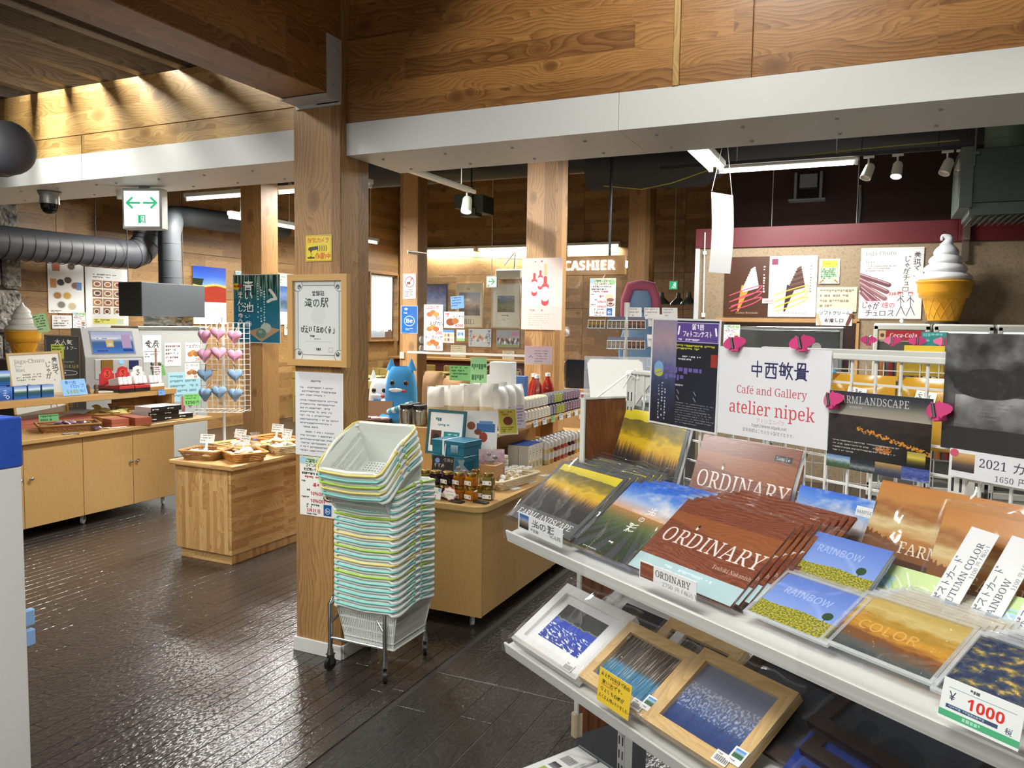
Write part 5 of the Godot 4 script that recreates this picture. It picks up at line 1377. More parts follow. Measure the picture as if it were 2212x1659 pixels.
# ---- middle: post notices, basket stack, counter of jams and plush toys ----------------
func middle():
	post_notices()
	basket_stack()
	jam_counter()
	plush_toys()
func post_notices():
	var c := sheet(330, 430, "#dfe2df")
	frame_line(c, 24, 24, 282, 382, 3, "#3a4444")
	for k in [[24, 24], [306, 24], [24, 406], [306, 406]]:
		disc(c, k[0], k[1], 34, 34, "#dfe2df"); disc(c, k[0], k[1], 34, 34, "#3a4444", 0.92)
		disc(c, lerpf(k[0], 165, 0.08), lerpf(k[1], 215, 0.05), 13, 13, "#56605f"); stroke(c, [Vector2(lerpf(k[0], 165, 0.05), lerpf(k[1], 215, 0.05)), Vector2(lerpf(k[0], 165, 0.18), lerpf(k[1], 215, 0.14))], 4, "#dfe2df")
	jp(c, "登録証", 122, 54, 28, "#2f3a3a", 0.12); jp(c, "道の駅", 72, 92, 54, "#333b3a", 0.1); jp(c, "びえい「丘のくら」", 44, 246, 40, "#1f2524", 0.12, false, 0.66)
	disc(c, 165, 190, 52, 46, "#d8dbd8"); rows_of_text(c, 108, 296, 110, 1, 10, 11, "#444", 3); rows_of_text(c, 136, 314, 60, 1, 8, 6, "#777", 4); bar(c, 80, 330, 170, 2, "#b9b9ae"); rows_of_text(c, 112, 366, 116, 1, 10, 13, "#333", 5); frame_line(c, 236, 362, 26, 26, 3, "#d79a9a")
	picture_frame("framed_certificate", "pale wood framed certificate with ornamental corners on the near post", 0.34, 0.425, c, rot(Vector3(-2.354, 1.605, -2.942), 0), mat("frame_beech", "#c79c5e", 0.4), 0.03, 0.03)
	var w := sheet(297, 420, "#e0e0e2")
	rows_of_text(w, 100, 40, 90, 1, 10, 9, "#777a80", 2); rows_of_text(w, 30, 74, 240, 3, 19, 8, "#80828a", 3); rows_of_text(w, 30, 138, 240, 8, 19, 8, "#80828a", 4); rows_of_text(w, 30, 296, 240, 6, 19, 8, "#80828a", 5)
	tagcard("notice", "white typed page on the near post under the certificate", w, 0.279, 0.398, rot(Vector3(-2.366, 1.163, -2.9585), 0), "", "notice", 0.35)
	tagcard("notice", "colourful coupon notice with red ten per cent figures on the near post", coupon_print(), 0.21, 0.285, rot(Vector3(-2.376, 0.818, -2.9585), 0), "", "notice", 0.35)
	var y := sheet(160, 130, "#e8cf2c")
	frame_line(y, 2, 2, 156, 126, 3, "#a9901a"); jp(y, "防犯カメラ", 12, 12, 27, "#d06a18", 0.15); jp(y, "作動中", 60, 88, 32, "#d06a18", 0.15)
	stroke(y, [Vector2(26, 68), Vector2(66, 64)], 18, "#3a3420"); stroke(y, [Vector2(34, 78), Vector2(34, 110)], 10, "#3a3420"); stroke(y, [Vector2(16, 112), Vector2(52, 112)], 8, "#3a3420"); disc(y, 40, 94, 12, 12, "#e8cf2c", 0.5)
	for k in 5:
		var arc := []
		for i in 7: arc.append(Vector2(70 + k * 13 + 6 * cos(-0.9 + 0.3 * i), 66 + 16 * sin(-0.9 + 0.3 * i)))
		stroke(y, arc, 4, "#3a3420")
	tagcard("warning_sign", "yellow square security camera sign on the near post above the certificate", y, 0.15, 0.12, rot(Vector3(-2.364, 1.938, -2.958), 0), "", "sign", 0.3)
	# teal bun poster on the second post
	var t := sheet(330, 480, "#1f5f74")
	lay(t, paint(330, 480, 81, func(x, yy, fn):
		var base := ramp(["#35544a", "#3c6a62", "#1f6470", "#1a6a86", "#1c6c8c", "#1d6a88"], yy)
		var s: float = fn.get_noise_2d(x * 26.0, yy * 1.5)
		if yy < 0.45 and s > 0.1: base = base.lerp(Color("#b9c6c4"), (0.45 - yy) * 1.5)
		elif yy < 0.3 and s < -0.2: base = base.darkened(0.5)
		return base), 0, 0)
	frame_line(t, 0, 0, 330, 480, 5, "#c3c9c8")
	for k in 2:
		var off: int = [3, 0][k]
		var col: String = ["#10222a", "#f0f2f0"][k]
		jp(t, "青い池", 72 + off, 44 + off, 74, col, 0.1, true); jp(t, "まんじゅう", 26 + off, 118 + off, 50, col, 0.1, true)
	disc(t, 24, 84, 24, 24, "#e2b82e"); disc(t, 50, 80, 14, 14, "#a83a4a"); jp(t, "新発", 8, 74, 18, "#2a2010", 0.12)
	for k in 3:
		for i in 14: rows_of_text(t, 172 + k * 22, 60 + k * 28 + i * 18, 12, 1, 10, 10, "#d9e4e4", 20 + k * 14 + i)
	rows_of_text(t, 82, 288, 40, 2, 12, 6, "#d8e2e2", 3); disc(t, 106, 346, 25, 22, "#8fb0bc"); stroke(t, [Vector2(260, 110), Vector2(284, 140), Vector2(300, 170), Vector2(270, 176), Vector2(246, 190)], 20, "#cfcfcd")
	var leaf := [Vector2(104, 402), Vector2(228, 362), Vector2(322, 384), Vector2(196, 468)]
	for i in 24: stroke(t, [leaf[0].lerp(leaf[3], i / 23.0), leaf[1].lerp(leaf[2], i / 23.0)], 5, ["#b09070", "#9a7a5e", "#bfa184"][i % 3])
	disc(t, 230, 372, 36, 34, "#a9bbb2"); disc(t, 196, 412, 36, 34, "#5f7f74"); disc(t, 190, 400, 16, 12, "#86a095")
	tagcard("poster", "teal poster of two steamed buns on a bamboo mat hanging at a post", t, 0.62, 0.695, rot(Vector3(-5.735, 1.72, -6.19), 0), "", "poster", 0.22)
	# bottle poster on the third post
	var r := sheet(230, 400, "#dcc9c2")
	fade(r, 0, 0, 230, 270, ["#cdb9b2", "#dccbc4", "#e2d2cb"])
	for k in [[72, 90, 0.9], [106, 74, 0.75], [134, 110, 1.15]]:
		var x: float = k[0]
		var yy: float = k[1]
		var s: float = k[2]
		var bot := [Vector2(x, yy), Vector2(x, yy + 36 * s)]
		stroke(r, bot, 16 * s, "#c93a40"); stroke(r, [Vector2(x, yy + 44 * s), Vector2(x, yy + 118 * s)], 36 * s, "#d4474c"); stroke(r, [Vector2(x, yy + 62 * s), Vector2(x, yy + 96 * s)], 37 * s, "#eadad5")
		if s > 1: stroke(r, [Vector2(x, 40), Vector2(x, 90)], 15, "#d8a878")
	rows_of_text(r, 46, 286, 136, 1, 12, 11, "#a98f86", 3); rows_of_text(r, 40, 312, 150, 6, 12, 4, "#b3a099", 4); rows_of_text(r, 96, 384, 40, 1, 8, 6, "#a98f86", 5); rows_of_text(r, 74, 18, 6, 1, 8, 9, "#8a6a62", 6); rows_of_text(r, 108, 14, 6, 1, 8, 9, "#b04a4a", 7)
	tagcard("poster", "pale pink poster of three red juice bottles hanging at a post", r, 0.36, 0.585, rot(Vector3(-2.512, 1.852, -5.985), 0), "", "poster", 0.35)
	# notices on the fourth post
	var sm := sheet(120, 190, "#e6e2da")
	frame_line(sm, 2, 2, 116, 186, 3, "#b5393a"); disc(sm, 60, 62, 42, 42, "#b5393a", 0.86); bar(sm, 38, 62, 30, 18, "#3a3230"); stroke(sm, [Vector2(66, 56), Vector2(84, 30)], 5, "#3a3230"); stroke(sm, [Vector2(32, 90), Vector2(88, 34)], 5, "#b5393a"); rows_of_text(sm, 18, 118, 84, 5, 12, 6, "#4a4440", 3)
	tagcard("notice", "white notice with a red barred circle on the rear post", sm, 0.2, 0.33, rot(Vector3(-5.575, 2.075, -8.82), 0), "", "notice", 0.3)
	var be := sheet(150, 260, "#2560a8")
	frame_line(be, 0, 0, 150, 260, 3, "#c3d2e4"); disc(be, 44, 30, 15, 11, "#e8eef6"); rows_of_text(be, 24, 62, 100, 1, 12, 13, "#e8eef6", 3); disc(be, 75, 142, 48, 48, "#e8eef6", 0.9); txt(be, "Be", 75, 160, 52, "#e8eef6", "S", 1); rows_of_text(be, 40, 212, 64, 2, 12, 6, "#c9d8ea", 4)
	tagcard("notice", "blue notice with a round white emblem on the rear post", be, 0.255, 0.36, rot(Vector3(-5.575, 1.642, -8.82), 0), "", "notice", 0.3)
	var sw := thing("wall_switch", "small grey switch box low on the rear post", "switch", Vector3(-5.68, 1.17, -8.826))
	obj("plate", [b().box(Vector3(0, 0, 0.01), Vector3(0.07, 0.09, 0.022), 0.004), mat("switch_grey", "#b9b4a8", 0.4)], sw)
	var so := thing("post_socket", "round white double socket on the side of the rear post", "socket", rot(Vector3(-5.457, 1.32, -8.92), 90))
	for s in [-1, 1]: obj("socket_plate", [b(rot(Vector3(0, s * 0.06, 0), 0, 90)).can(0.05, 0, 0.02, 18), mat("socket_white", "#d6d4cc", 0.4)], so)
func basket_mesh() -> Array:
	var w := 0.33
	var d := 0.33
	var h := 0.2
	var q := b()
	var tp := 0.80
	for side in 4:
		var t := rot(Vector3.ZERO, side * 90.0)
		for k in 31:
			var f := (k / 30.0 - 0.5) * 0.97
			q.at(t)
			var a := Vector3(f * w, h - 0.03, w / 2 - 0.012)
			var c := Vector3(f * w * tp, 0.012, w / 2 * tp)
			q.face([a + Vector3(-0.003, 0, 0), a + Vector3(0.003, 0, 0), c + Vector3(0.003, 0, 0), c + Vector3(-0.003, 0, 0)], Vector3(0, 0, 1))
		for band in [[0.0, 0.02], [0.068, 0.078], [0.118, 0.128], [h - 0.05, h]]:
			var s0 := lerpf(tp, 0.96, band[0] / h)
			var s1 := lerpf(tp, 0.96, band[1] / h)
			q.face([Vector3(-w / 2 * s0, band[0], w / 2 * s0 - 0.001), Vector3(w / 2 * s0, band[0], w / 2 * s0 - 0.001), Vector3(w / 2 * s1, band[1], w / 2 * s1 - 0.001), Vector3(-w / 2 * s1, band[1], w / 2 * s1 - 0.001)], Vector3(0, 0, 1))
	q.at(Transform3D())
	for k in 17:
		var f := (k / 16.0 - 0.5) * w * tp
		q.bx(f - 0.005, 0, -d / 2 * tp, f + 0.005, 0.003, d / 2 * tp).bx(-w / 2 * tp, 0, f - 0.005, w / 2 * tp, 0.003, f + 0.005)
	var rim := b()
	var path := _wavy(round_rect(w, d, 0.035, h, 4))
	rim.tube(path, 0.0085, 6, true)
	var lip := []
	for p in path: lip.append(Vector3(p.x * 1.035, p.y - 0.014, p.z * 1.035))
	rim.tube(lip, 0.0085, 6, true)
	for side in 2: rim.box(Vector3(0.02, h - 0.018, (1 if side == 0 else -1) * (d / 2 + 0.002)), Vector3(0.13, 0.026, 0.012), 0.004)
	return [q, rim]
func _wavy(path: Array) -> Array:
	var out := []
	for p in dense(path, 0.03):
		var q: Vector3 = p
		out.append(Vector3(q.x, q.y + (0.012 * cos(clampf(q.z / 0.165, -1, 1) * PI) - 0.002 if absf(q.x) > 0.13 else -0.012 * (1 - absf(q.x) / 0.16)), q.z))
	return out
func handle_mesh(front: bool) -> B:
	var s := 1.0 if front else -1.0
	var path := [Vector3(-0.172, 0.206, s * 0.03), Vector3(-0.173, 0.202, s * 0.1), Vector3(-0.168, 0.196, s * 0.155), Vector3(-0.15, 0.193, s * 0.174), Vector3(-0.08, 0.19, s * 0.178), Vector3(0.0, 0.186, s * 0.179), Vector3(0.08, 0.19, s * 0.178), Vector3(0.15, 0.193, s * 0.174), Vector3(0.168, 0.196, s * 0.155), Vector3(0.173, 0.202, s * 0.1), Vector3(0.172, 0.206, s * 0.03)]
	var q := b(); q.tube(path, 0.0058, 8)
	for e in [0, 10]: q.ball(path[e], Vector3(0.009, 0.012, 0.012), 8, 6)
	return q
func basket_stack():
	var white := mat("basket_white", "#e9ece6", 0.35)
	white.backlight_enabled = true; white.backlight = Color("#3a3c38")
	var bm := basket_mesh()
	var body := mesh_of([bm[0], white])
	var rim := mesh_of([bm[1], white])
	var hm := {}
	for k in {"aqua": "#86d3cd", "green": "#a9d04c", "yellow": "#e6d77c"}.keys():
		var col: String = {"aqua": "#86d3cd", "green": "#a9d04c", "yellow": "#e6d77c"}[k]
		hm[k] = [mesh_of([handle_mesh(true), mat("handle_" + k, col, 0.35)]), mesh_of([handle_mesh(false), mats["handle_" + k]])]
	var order := ["aqua", "aqua", "aqua", "aqua", "aqua", "green", "aqua", "yellow", "aqua", "green", "aqua", "yellow", "aqua", "aqua", "green", "aqua", "aqua", "aqua", "green", "aqua", "yellow", "green", "aqua", "yellow"]
	for k in 24:
		var t := rot(Vector3(-2.02, 0.145 + k * 0.0293, -3.0), 0.0)
		if k >= 19: t = rot(Vector3(-2.02, 0.145 + 18 * 0.0293 + (k - 18) * 0.031 + 0.055, -2.985 + (k - 19) * 0.008), 0.0, 27.0 + (k - 19) * 1.0)
		var cl: String = order[k]
		var lb := "white shopping basket with %s handles in the level stack on the chrome cart" % cl
		if k == 0: lb = "lowest white shopping basket with aqua handles resting in the chrome cart"
		elif k >= 19: lb = "tilted white shopping basket with %s handles near the top of the stack" % cl
		if k == 23: lb = "topmost tilted white shopping basket with open inside and yellow handles"
		var o := thing("shopping_basket", lb, "basket", t, "stacked shopping baskets")
		hang(body, "body", o); hang(rim, "rim", o)
		hang(hm[cl][0], "handle", o); hang(hm[cl][1], "handle", o)
	var chrome := mat("chrome")
	var c := thing("basket_cart", "chrome tube cart on black castors under the basket stack", "cart", Vector3(-2.07, 0, -3.02))
	for s in [-1.0, 1.0]:
		var p := []
		p.append(Vector3(s * 0.15, 0.09, 0.17))
		for k in 13:
			var f := k / 12.0
			p.append(Vector3(s * (0.15 + 0.02 * sin(f * PI)), 0.24 + 0.13 * pow(sin(PI * (0.12 + f * 0.76)), 0.6), 0.17 - 0.34 * f))
		p.append(Vector3(s * 0.15, 0.09, -0.17))
		obj("side_hoop", [b().tube(p, 0.011, 10), chrome], c)
	for z in [0.17, -0.17]:
		obj("cross_bar", [b().tube([Vector3(-0.15, 0.155, z), Vector3(0.15, 0.155, z)], 0.007, 8), chrome], c)
		for s in [-1.0, 1.0]: obj("brace", [b().tube([Vector3(s * 0.15, 0.22, z), Vector3(s * 0.09, 0.285, z - signf(z) * 0.01), Vector3(s * 0.06, 0.292, z - signf(z) * 0.01)], 0.006, 8), chrome], c)
	for x in [-0.15, 0.15]:
		for z in [-0.17, 0.17]:
			castor(c, Vector3(x, 0, z), 0.03, mat("rubber_black", "#18181a", 0.4), chrome, 30 if x > 0 else -10)
			obj("collar", [b().can(0.016, 0.075, 0.1, 12, 0.013, Vector3(x, 0, z)), chrome], c)
func jam_counter():
	var o := thing("jam_counter", "maple island counter with rounded corner and a raised shelf of jams and sauces", "counter", Vector3.ZERO)
	var bd := b(); bd.g = 1; bd.bx(-2.72, 0.085, -6.6, -1.808, 0.645, -3.545, 0.001)
	obj("body", [bd, mats.maple], o)
	for z in [[-3.552, -3.96], [-3.963, -4.38], [-4.383, -4.8], [-4.803, -5.22], [-5.223, -5.64]]:
		var q := b(); q.g = 1; q.o = Vector2(z[0], 0); q.bx(-1.808, 0.088, z[1], -1.79, 0.644, z[0], 0.001)
		obj("door", [q, mats.maple], o)
	var f := b(); f.g = 1; f.bx(-2.72, 0.085, -3.545, -1.79, 0.645, -3.53, 0.001)
	obj("end_panel", [f, mats.maple], o)
	var pts := PackedVector2Array([Vector2(-2.76, 6.65), Vector2(-2.76, 3.49)])
	for k in 7: pts.append(Vector2(-1.83 + 0.07 * sin(PI / 2 * k / 6), 3.56 - 0.07 * cos(PI / 2 * k / 6)))
	pts.append(Vector2(-1.76, 6.65))
	var tp := b(rot(Vector3.ZERO, 0, -90)); tp.g = 1; tp.prism(pts, 0.645, 0.672)
	obj("worktop", [tp, mats.maple], o)
	var sh := b(); sh.g = 2; sh.bx(-2.75, 0.92, -5.95, -2.04, 0.95, -4.2, 0.002)
	obj("raised_shelf", [sh, mats.maple], o)
	var se := b(); se.g = 1; se.bx(-2.74, 0.672, -4.225, -2.06, 0.92, -4.2).bx(-2.55, 0.672, -5.93, -2.52, 0.92, -4.225)
	obj("shelf_support", [se, mats.maple], o)
	for z in [-3.62, -4.7, -5.6]: castor(o, Vector3(-1.89, 0, z), 0.034, mats.castor_clear, mats.chrome, 40)
	# square jars of jam, two high
	var jl := sheet(60, 24, "#e9e6de"); rows_of_text(jl, 6, 10, 30, 1, 8, 6, "#8a857c", 3); bar(jl, 44, 6, 12, 12, "#a86a4a")
	var pj := stow(jl)
	var fills := ["#2a1a22", "#241820", "#8a5212", "#a2620e", "#6e5a24"]
	var sets := [[-2.105, -3.60, 0], [-2.038, -3.61, 1], [-1.972, -3.62, 2], [-1.905, -3.63, 3], [-1.885, -3.70, 4], [-1.83, -3.68, 4], [-2.17, -3.60, 0]]
	for k in sets.size():
		for lv in 2:
			var s: Array = sets[k]
			if lv == 1 and k == 4: continue
			var fl: int = s[2] if lv == 0 or k < 4 else 4
			jar("jam_jar", ["dark berry jam jar with gold lid in the stacked row", "dark berry jam jar with gold lid in the stacked row", "amber jam jar with gold lid in the stacked row", "amber jam jar with gold lid in the stacked row", "olive jam jar with gold lid at the counter corner"][fl], 0.029, 0.072, fills[fl], "#b08d4a", rot(Vector3(s[0], 0.672 + lv * 0.073, s[1]), -18 if k < 4 else 8), ["dark jam jars", "dark jam jars", "amber jam jars", "amber jam jars", "olive jam jars"][fl], pj, true, 0.9)
	jar("bottle", "green-gold preserve bottle with gold lid behind the amber jars", 0.026, 0.12, "#7d7a30", "#b08d4a", Vector3(-2.0, 0.672, -3.86), "", pj, false, 0.9)
	var t1 := sheet(150, 90, "#e4e8e2"); jp(t1, "ジャム", 50, 18, 26, "#55595a", 0.08); txt(t1, "702", 60, 74, 26, "#44484a", "G"); bar(t1, 0, 80, 150, 10, "#9cbf8a"); disc(t1, 132, 14, 16, 14, "#8fb0d8")
	var p1 := stow(t1)
	tagcard("price_sign", "white price sign reading 702 in front of the dark jam jars", p1, 0.105, 0.065, rot(Vector3(-2.085, 0.706, -3.545), -14, -8), "", "price sign")
	tagcard("price_sign", "white price sign reading 702 held up behind the jam jars", p1, 0.11, 0.075, rot(Vector3(-2.16, 0.835, -4.1), 10, -4), "", "price sign")
	var bub := PackedVector2Array()
	for k in 32: bub.append(Vector2(cos(TAU * k / 32), sin(TAU * k / 32) * 0.75) * (0.045 + 0.004 * cos(TAU * k / 4.0)))
	var bb := thing("speech_card", "cloud-shaped pink-edged card standing before the amber jars", "sign", rot(Vector3(-1.995, 0.712, -3.555), -12, -6))
	obj("card", [b().prism(bub, 0, 0.001), mat("card_pink", "#d98a94", 0.6)], bb)
	var inner := PackedVector2Array()
	for q in bub: inner.append(q * 0.9)
	obj("face", [b().prism(inner, 0.001, 0.0015), mat("card_cream", "#f0e9e2", 0.6)], bb)
	var bt := sheet(90, 60, "#f0e9e2"); jp(bt, "人気いちのし", 6, 8, 15, "#a8485a", 0.1); jp(bt, "パスタです", 14, 32, 15, "#40507a", 0.1)
	card("writing", "", "", bt, 0.06, 0.04, Vector3(0, 0, 0.0022), 0.0008, 0.6, "", bb)
	for k in 2: tag(obj("black_plate", [b().box(Vector3(0, 0.004, 0), Vector3(0.08, 0.008, 0.04), 0.001), mat("plate_black", "#1f1d1c", 0.4)], null, rot(Vector3([-1.95, -1.83][k], 0.672, [-3.55, -3.595][k]), -10)), "small black plate lying at the counter edge", "plate", "black plates at the counter edge")
	# chalk sign, teal boxes, framed sheet
	var ck := sheet(130, 140, "#232323"); disc(ck, 30, 22, 14, 12, "#6f86c4"); jp(ck, "今月の", 66, 8, 20, "#c9c9c4", 0.08); jp(ck, "すすめ", 10, 34, 22, "#c9c9c4", 0.08); jp(ck, "おずきジャム", 6, 66, 20, "#d6d6d0", 0.08); jp(ck, "フルーティ", 50, 104, 18, "#c9c9c4", 0.08)
	tagcard("chalk_sign", "small black chalk sign with white handwriting in front of the teal boxes", ck, 0.15, 0.165, rot(Vector3(-2.18, 0.775, -3.80), -6, -8), "", "chalk sign")
	for k in 3:
		var tb := thing("teal_box", "teal gift box in the stack behind the chalk sign" if k < 2 else "top teal gift box tied with white ribbon", "gift box", rot(Vector3(-2.2, 0.672 + k * 0.086, -4.0), -8), "stacked teal gift boxes")
		obj("carton", [b().box(Vector3(0, 0.042, 0), Vector3(0.23, 0.084, 0.17), 0.002), mat("carton_teal", "#15657e", 0.4)], tb)
		obj("lid", [b().box(Vector3(0, 0.068, 0), Vector3(0.236, 0.034, 0.176), 0.002), mats.carton_teal], tb)
		if k == 2:
			obj("ribbon", [b().box(Vector3(-0.03, 0.043, 0), Vector3(0.012, 0.088, 0.179)).tube([Vector3(-0.03, 0.087, 0.06), Vector3(-0.01, 0.06, 0.092), Vector3(-0.015, 0.0, 0.094), Vector3(-0.005, -0.03, 0.094)], 0.003, 5), mat("ribbon_white", "#d9dde2", 0.4)], tb)
			card("sticker", "", "", pic_plain(50, 50, 82, ["#9ab4c4", "#6f93a8", "#4f7488"]), 0.05, 0.045, Vector3(0.05, 0.04, 0.0895), 0.001, 0.3, "", tb)
	var fs := sheet(180, 130, "#e4e6e6"); rows_of_text(fs, 30, 18, 120, 1, 10, 11, "#3a7a8a", 3); rows_of_text(fs, 44, 38, 80, 1, 10, 8, "#5a8a96", 4); bar(fs, 10, 60, 56, 50, "#5a3a2a"); disc(fs, 38, 86, 18, 16, "#2a1a14"); bar(fs, 80, 62, 84, 48, "#1f8a80"); rows_of_text(fs, 86, 68, 70, 4, 10, 5, "#cfe6e2", 5)
	picture_frame("framed_sheet", "teal framed information sheet leaning behind the teal boxes", 0.27, 0.27, fs, rot(Vector3(-2.33, 0.945, -4.1), -4, -8), mat("frame_teal", "#235a66", 0.4), 0.016, 0.012, "", "", false)
	var ws := sheet(140, 240, "#e2e3e2"); bar(ws, 50, 50, 80, 34, "#2f6aa8"); bar(ws, 60, 40, 60, 12, "#5f93c4"); disc(ws, 26, 60, 18, 16, "#8a4a34"); disc(ws, 56, 84, 16, 12, "#7a3a2a"); disc(ws, 80, 104, 18, 20, "#9a3a2c"); rows_of_text(ws, 46, 164, 84, 7, 10, 3, "#b0b0ae", 4)
	tagcard("product_sheet", "tall white product sheet with blue box photo beside the teal boxes", ws, 0.2, 0.36, rot(Vector3(-2.13, 0.9, -4.17), 12, -6), "", "sign")
	tagcard("product_sheet", "rose coloured photo card standing under the raised shelf edge", pic_plain(100, 120, 83, ["#c9b2bb", "#b08a96", "#8d6a78", "#a57484"], 0.3), 0.15, 0.2, rot(Vector3(-2.0, 0.775, -4.06), 30, -14), "", "sign")
	for k in 5: tag(obj("red_lantern_fruit", [b().ball(Vector3.ZERO, Vector3(0.014, 0.02, 0.014), 10, 7), mat("lantern_red", "#c23a34", 0.5)], null, rot(Vector3(-2.02 + (k % 2) * 0.025, 0.7 + k * 0.021, -3.99), k * 20, 0, 10)), "red dried lantern fruit hanging by the rose photo card", "dried fruit", "red lantern fruits")
	var gb := clear_mat("bag_film", "#ffffff", 0.22, 0.05)
	for k in 2:
		var bg := thing("sweet_bag", ["clear bag of dark sweets behind the amber jars", "clear bag of dark sweets on the product sheet's foot"][k], "bag", Vector3([-2.06, -1.98][k], [0.745, 0.80][k], [-3.80, -4.02][k]))
		obj("film", [b().lathe([Vector2(0, 0), Vector2(0.035, 0.004), Vector2(0.042, 0.04), Vector2(0.01, 0.075), Vector2(0.02, 0.1)], 12), gb], bg)
		for j in 8: obj("sweet", [b().ball(Vector3(sin(j * 2.2) * 0.022, 0.016 + (j % 3) * 0.018, cos(j * 2.2) * 0.022), Vector3(0.013, 0.011, 0.013), 8, 5), mat("sweet_dark", "#43302a" if k else "#5a4a42", 0.4)], bg)
	for k in 2: tag(obj("wood_riser", [b().bx(-2.1, 0.672, -3.88, -2.01, 0.745, -3.74, 0.002) if k == 0 else b().bx(-2.03, 0.672, -4.07, -1.93, 0.80, -3.96, 0.002), mats.maple_edge]), ["low wood riser block behind the amber jam jars", "taller wood riser block under the clear bag by the rose card"][k], "riser")
	# small white-lidded jars, cream tray
	wicker("cream_tray", "long cream woven tray of little jars near the counter edge", 0.16, 0.42, 0.05, rot(Vector3(-1.9, 0.672, -4.1), -8), "#d9c6a4", "baskets on the counters")
	var hl := sheet(60, 30, "#e6e3dc"); rows_of_text(hl, 8, 6, 44, 2, 11, 7, "#77726a", 3); disc(hl, 46, 20, 6, 5, "#b08a4a")
	var ph := stow(hl)
	for k in 9: jar("honey_jar", "tiny cream jar with white lid lying in the cream woven tray", 0.018, 0.045, "#c9b490", "#e9e7e1", rot(Vector3(-1.93 + (k % 2) * 0.045, 0.70, -3.95 - int(k / 2) * 0.075), k * 31, 40 + (k * 17) % 30), "tiny jars in the cream tray", ph)
	for k in 12: jar("honey_jar", "small white-lidded jar grouped in front of the blue-topped cartons", 0.022, 0.05, "#b9a582", "#e9e7e1", rot(Vector3(-2.0 + (k % 3) * 0.048 - 0.02, 0.672, -4.28 - int(k / 3) * 0.05), 60), "small white-lidded jars", ph)
	for k in 4: jar("honey_jar", "tall white-lidded jar piled two high under the raised shelf", 0.028, 0.062, "#c3ae8a", "#e9e7e1", rot(Vector3(-2.11 + (k % 2) * 0.06, 0.672 + int(k / 2) * 0.063, -4.33), 70), "tall white-lidded jars", ph)
	var bx2 := sheet(40, 90, "#d9d6cc"); rows_of_text(bx2, 6, 8, 26, 5, 9, 5, "#8a8880", 3); bar(bx2, 4, 60, 32, 26, "#b9a98a"); disc(bx2, 20, 74, 9, 8, "#8a9a5a")
	var pbx := stow(bx2)
	for k in 8:
		var ct := thing("juice_carton", "slim carton with a blue top in the row under the raised shelf", "carton", rot(Vector3(-2.06 + (k % 2) * 0.075 - 0.02, 0.672, -4.55 - int(k / 2) * 0.058), 90), "blue-topped cartons")
		obj("carton", [b().box(Vector3(0, 0.08, 0), Vector3(0.054, 0.16, 0.07), 0.001), mat("carton_cream", "#cfcabd", 0.5), b().box(Vector3(0, 0.1605, 0), Vector3(0.054, 0.002, 0.07)), mat("carton_top", "#33509c", 0.4)], ct)
		card("printed_face", "", "", pbx, 0.053, 0.158, Vector3(0, 0.08, 0.0358), 0.0008, 0.4, "", ct)
	var liq := ["#d8c68a", "#c9a05a", "#8a3a3e", "#b0603a", "#b5453f", "#c25a58", "#3a1f24", "#5a2a34", "#d0bd84", "#cdb26a"]
	for k in 10:
		for r in 3:
			var bo := thing("dressing_bottle", "dressing bottle with a domed white cap in the rows under the raised shelf", "bottle", Vector3(-1.97 - r * 0.055, 0.672, -4.82 - k * 0.068), "white-capped dressing bottles")
			obj("glass", [b().lathe([Vector2(0, 0), Vector2(0.024, 0), Vector2(0.025, 0.01), Vector2(0.025, 0.085), Vector2(0.015, 0.105), Vector2(0.015, 0.115)], 12), mat("liquid_%d" % k, liq[k], 0.1)], bo)
			obj("cap", [b().lathe([Vector2(0.021, 0.1), Vector2(0.022, 0.135), Vector2(0.016, 0.15), Vector2(0, 0.154)], 12), mat("cap_white", "#e4e3df", 0.4)], bo)
			if r == 0: obj("paper_label", [b().lathe([Vector2(0.0256, 0.03), Vector2(0.0256, 0.075)], 12), mat("label_pale", "#d9dde2", 0.5)], bo)
	# on the raised shelf: white pouches, soap-like boxes, bottles
	var pouch := mat("pouch_white", "#e9e6de", 0.35)
	for k in 8: packet("rice_pouch", "white paper pouch with a folded yellow clip on the raised shelf", 0.12, 0.25 + 0.012 * ((k * 5) % 4), 0.075, pouch, rot(Vector3(-2.52 + (k % 4) * 0.122, 0.95, -4.30 - int(k / 4) * 0.12 - ((k * 3) % 4) * 0.022), 4 + (k * 7 % 5) * 9), "white pouches", k, "pouch", mat("rice_grain", "#cdbb97", 0.5))
	for k in 3: packet("rice_pouch", "white paper pouch with a folded yellow clip on the raised shelf", 0.125, 0.265, 0.09, pouch, rot(Vector3(-2.1, 0.95, -4.36 - k * 0.13), 74 + k * 5), "white pouches", k + 20, "pouch", mat("rice_grain"))
	tagcard("recipe_card", "yellow recipe card with a rice dish leaning on the shelf end", _recipe("#c9bd4a", "#7a3a2c"), 0.13, 0.16, rot(Vector3(-2.0, 1.015, -4.27), 52, -12), "", "card")
	tagcard("recipe_card", "lavender handwritten card next to the yellow recipe card", note(80, 100, "#ded6e2", 6, "#8a6aa0", 22), 0.1, 0.14, rot(Vector3(-2.015, 1.02, -4.46), 60, -10), "", "card")
	var lab := {}
	for c in [["white", "#e6e2da", "#a9a49a"], ["grey", "#6a6680", "#d9d6e2"], ["lime", "#b9bf52", "#3a3a20"], ["plum", "#6a4a60", "#d9c2d2"]]:
		var li := sheet(40, 50, c[1]); disc(li, 20, 25, 15, 20, c[2], 0.84); rows_of_text(li, 16, 14, 8, 4, 7, 5, c[2], 5)
		lab[c[0]] = stow(li)
	var body_m := {"white": mat("pack_kraft", "#c9b592", 0.6), "grey": mat("pack_dark", "#3a3634", 0.5), "lime": mat("pack_dark"), "plum": mat("pack_dark")}
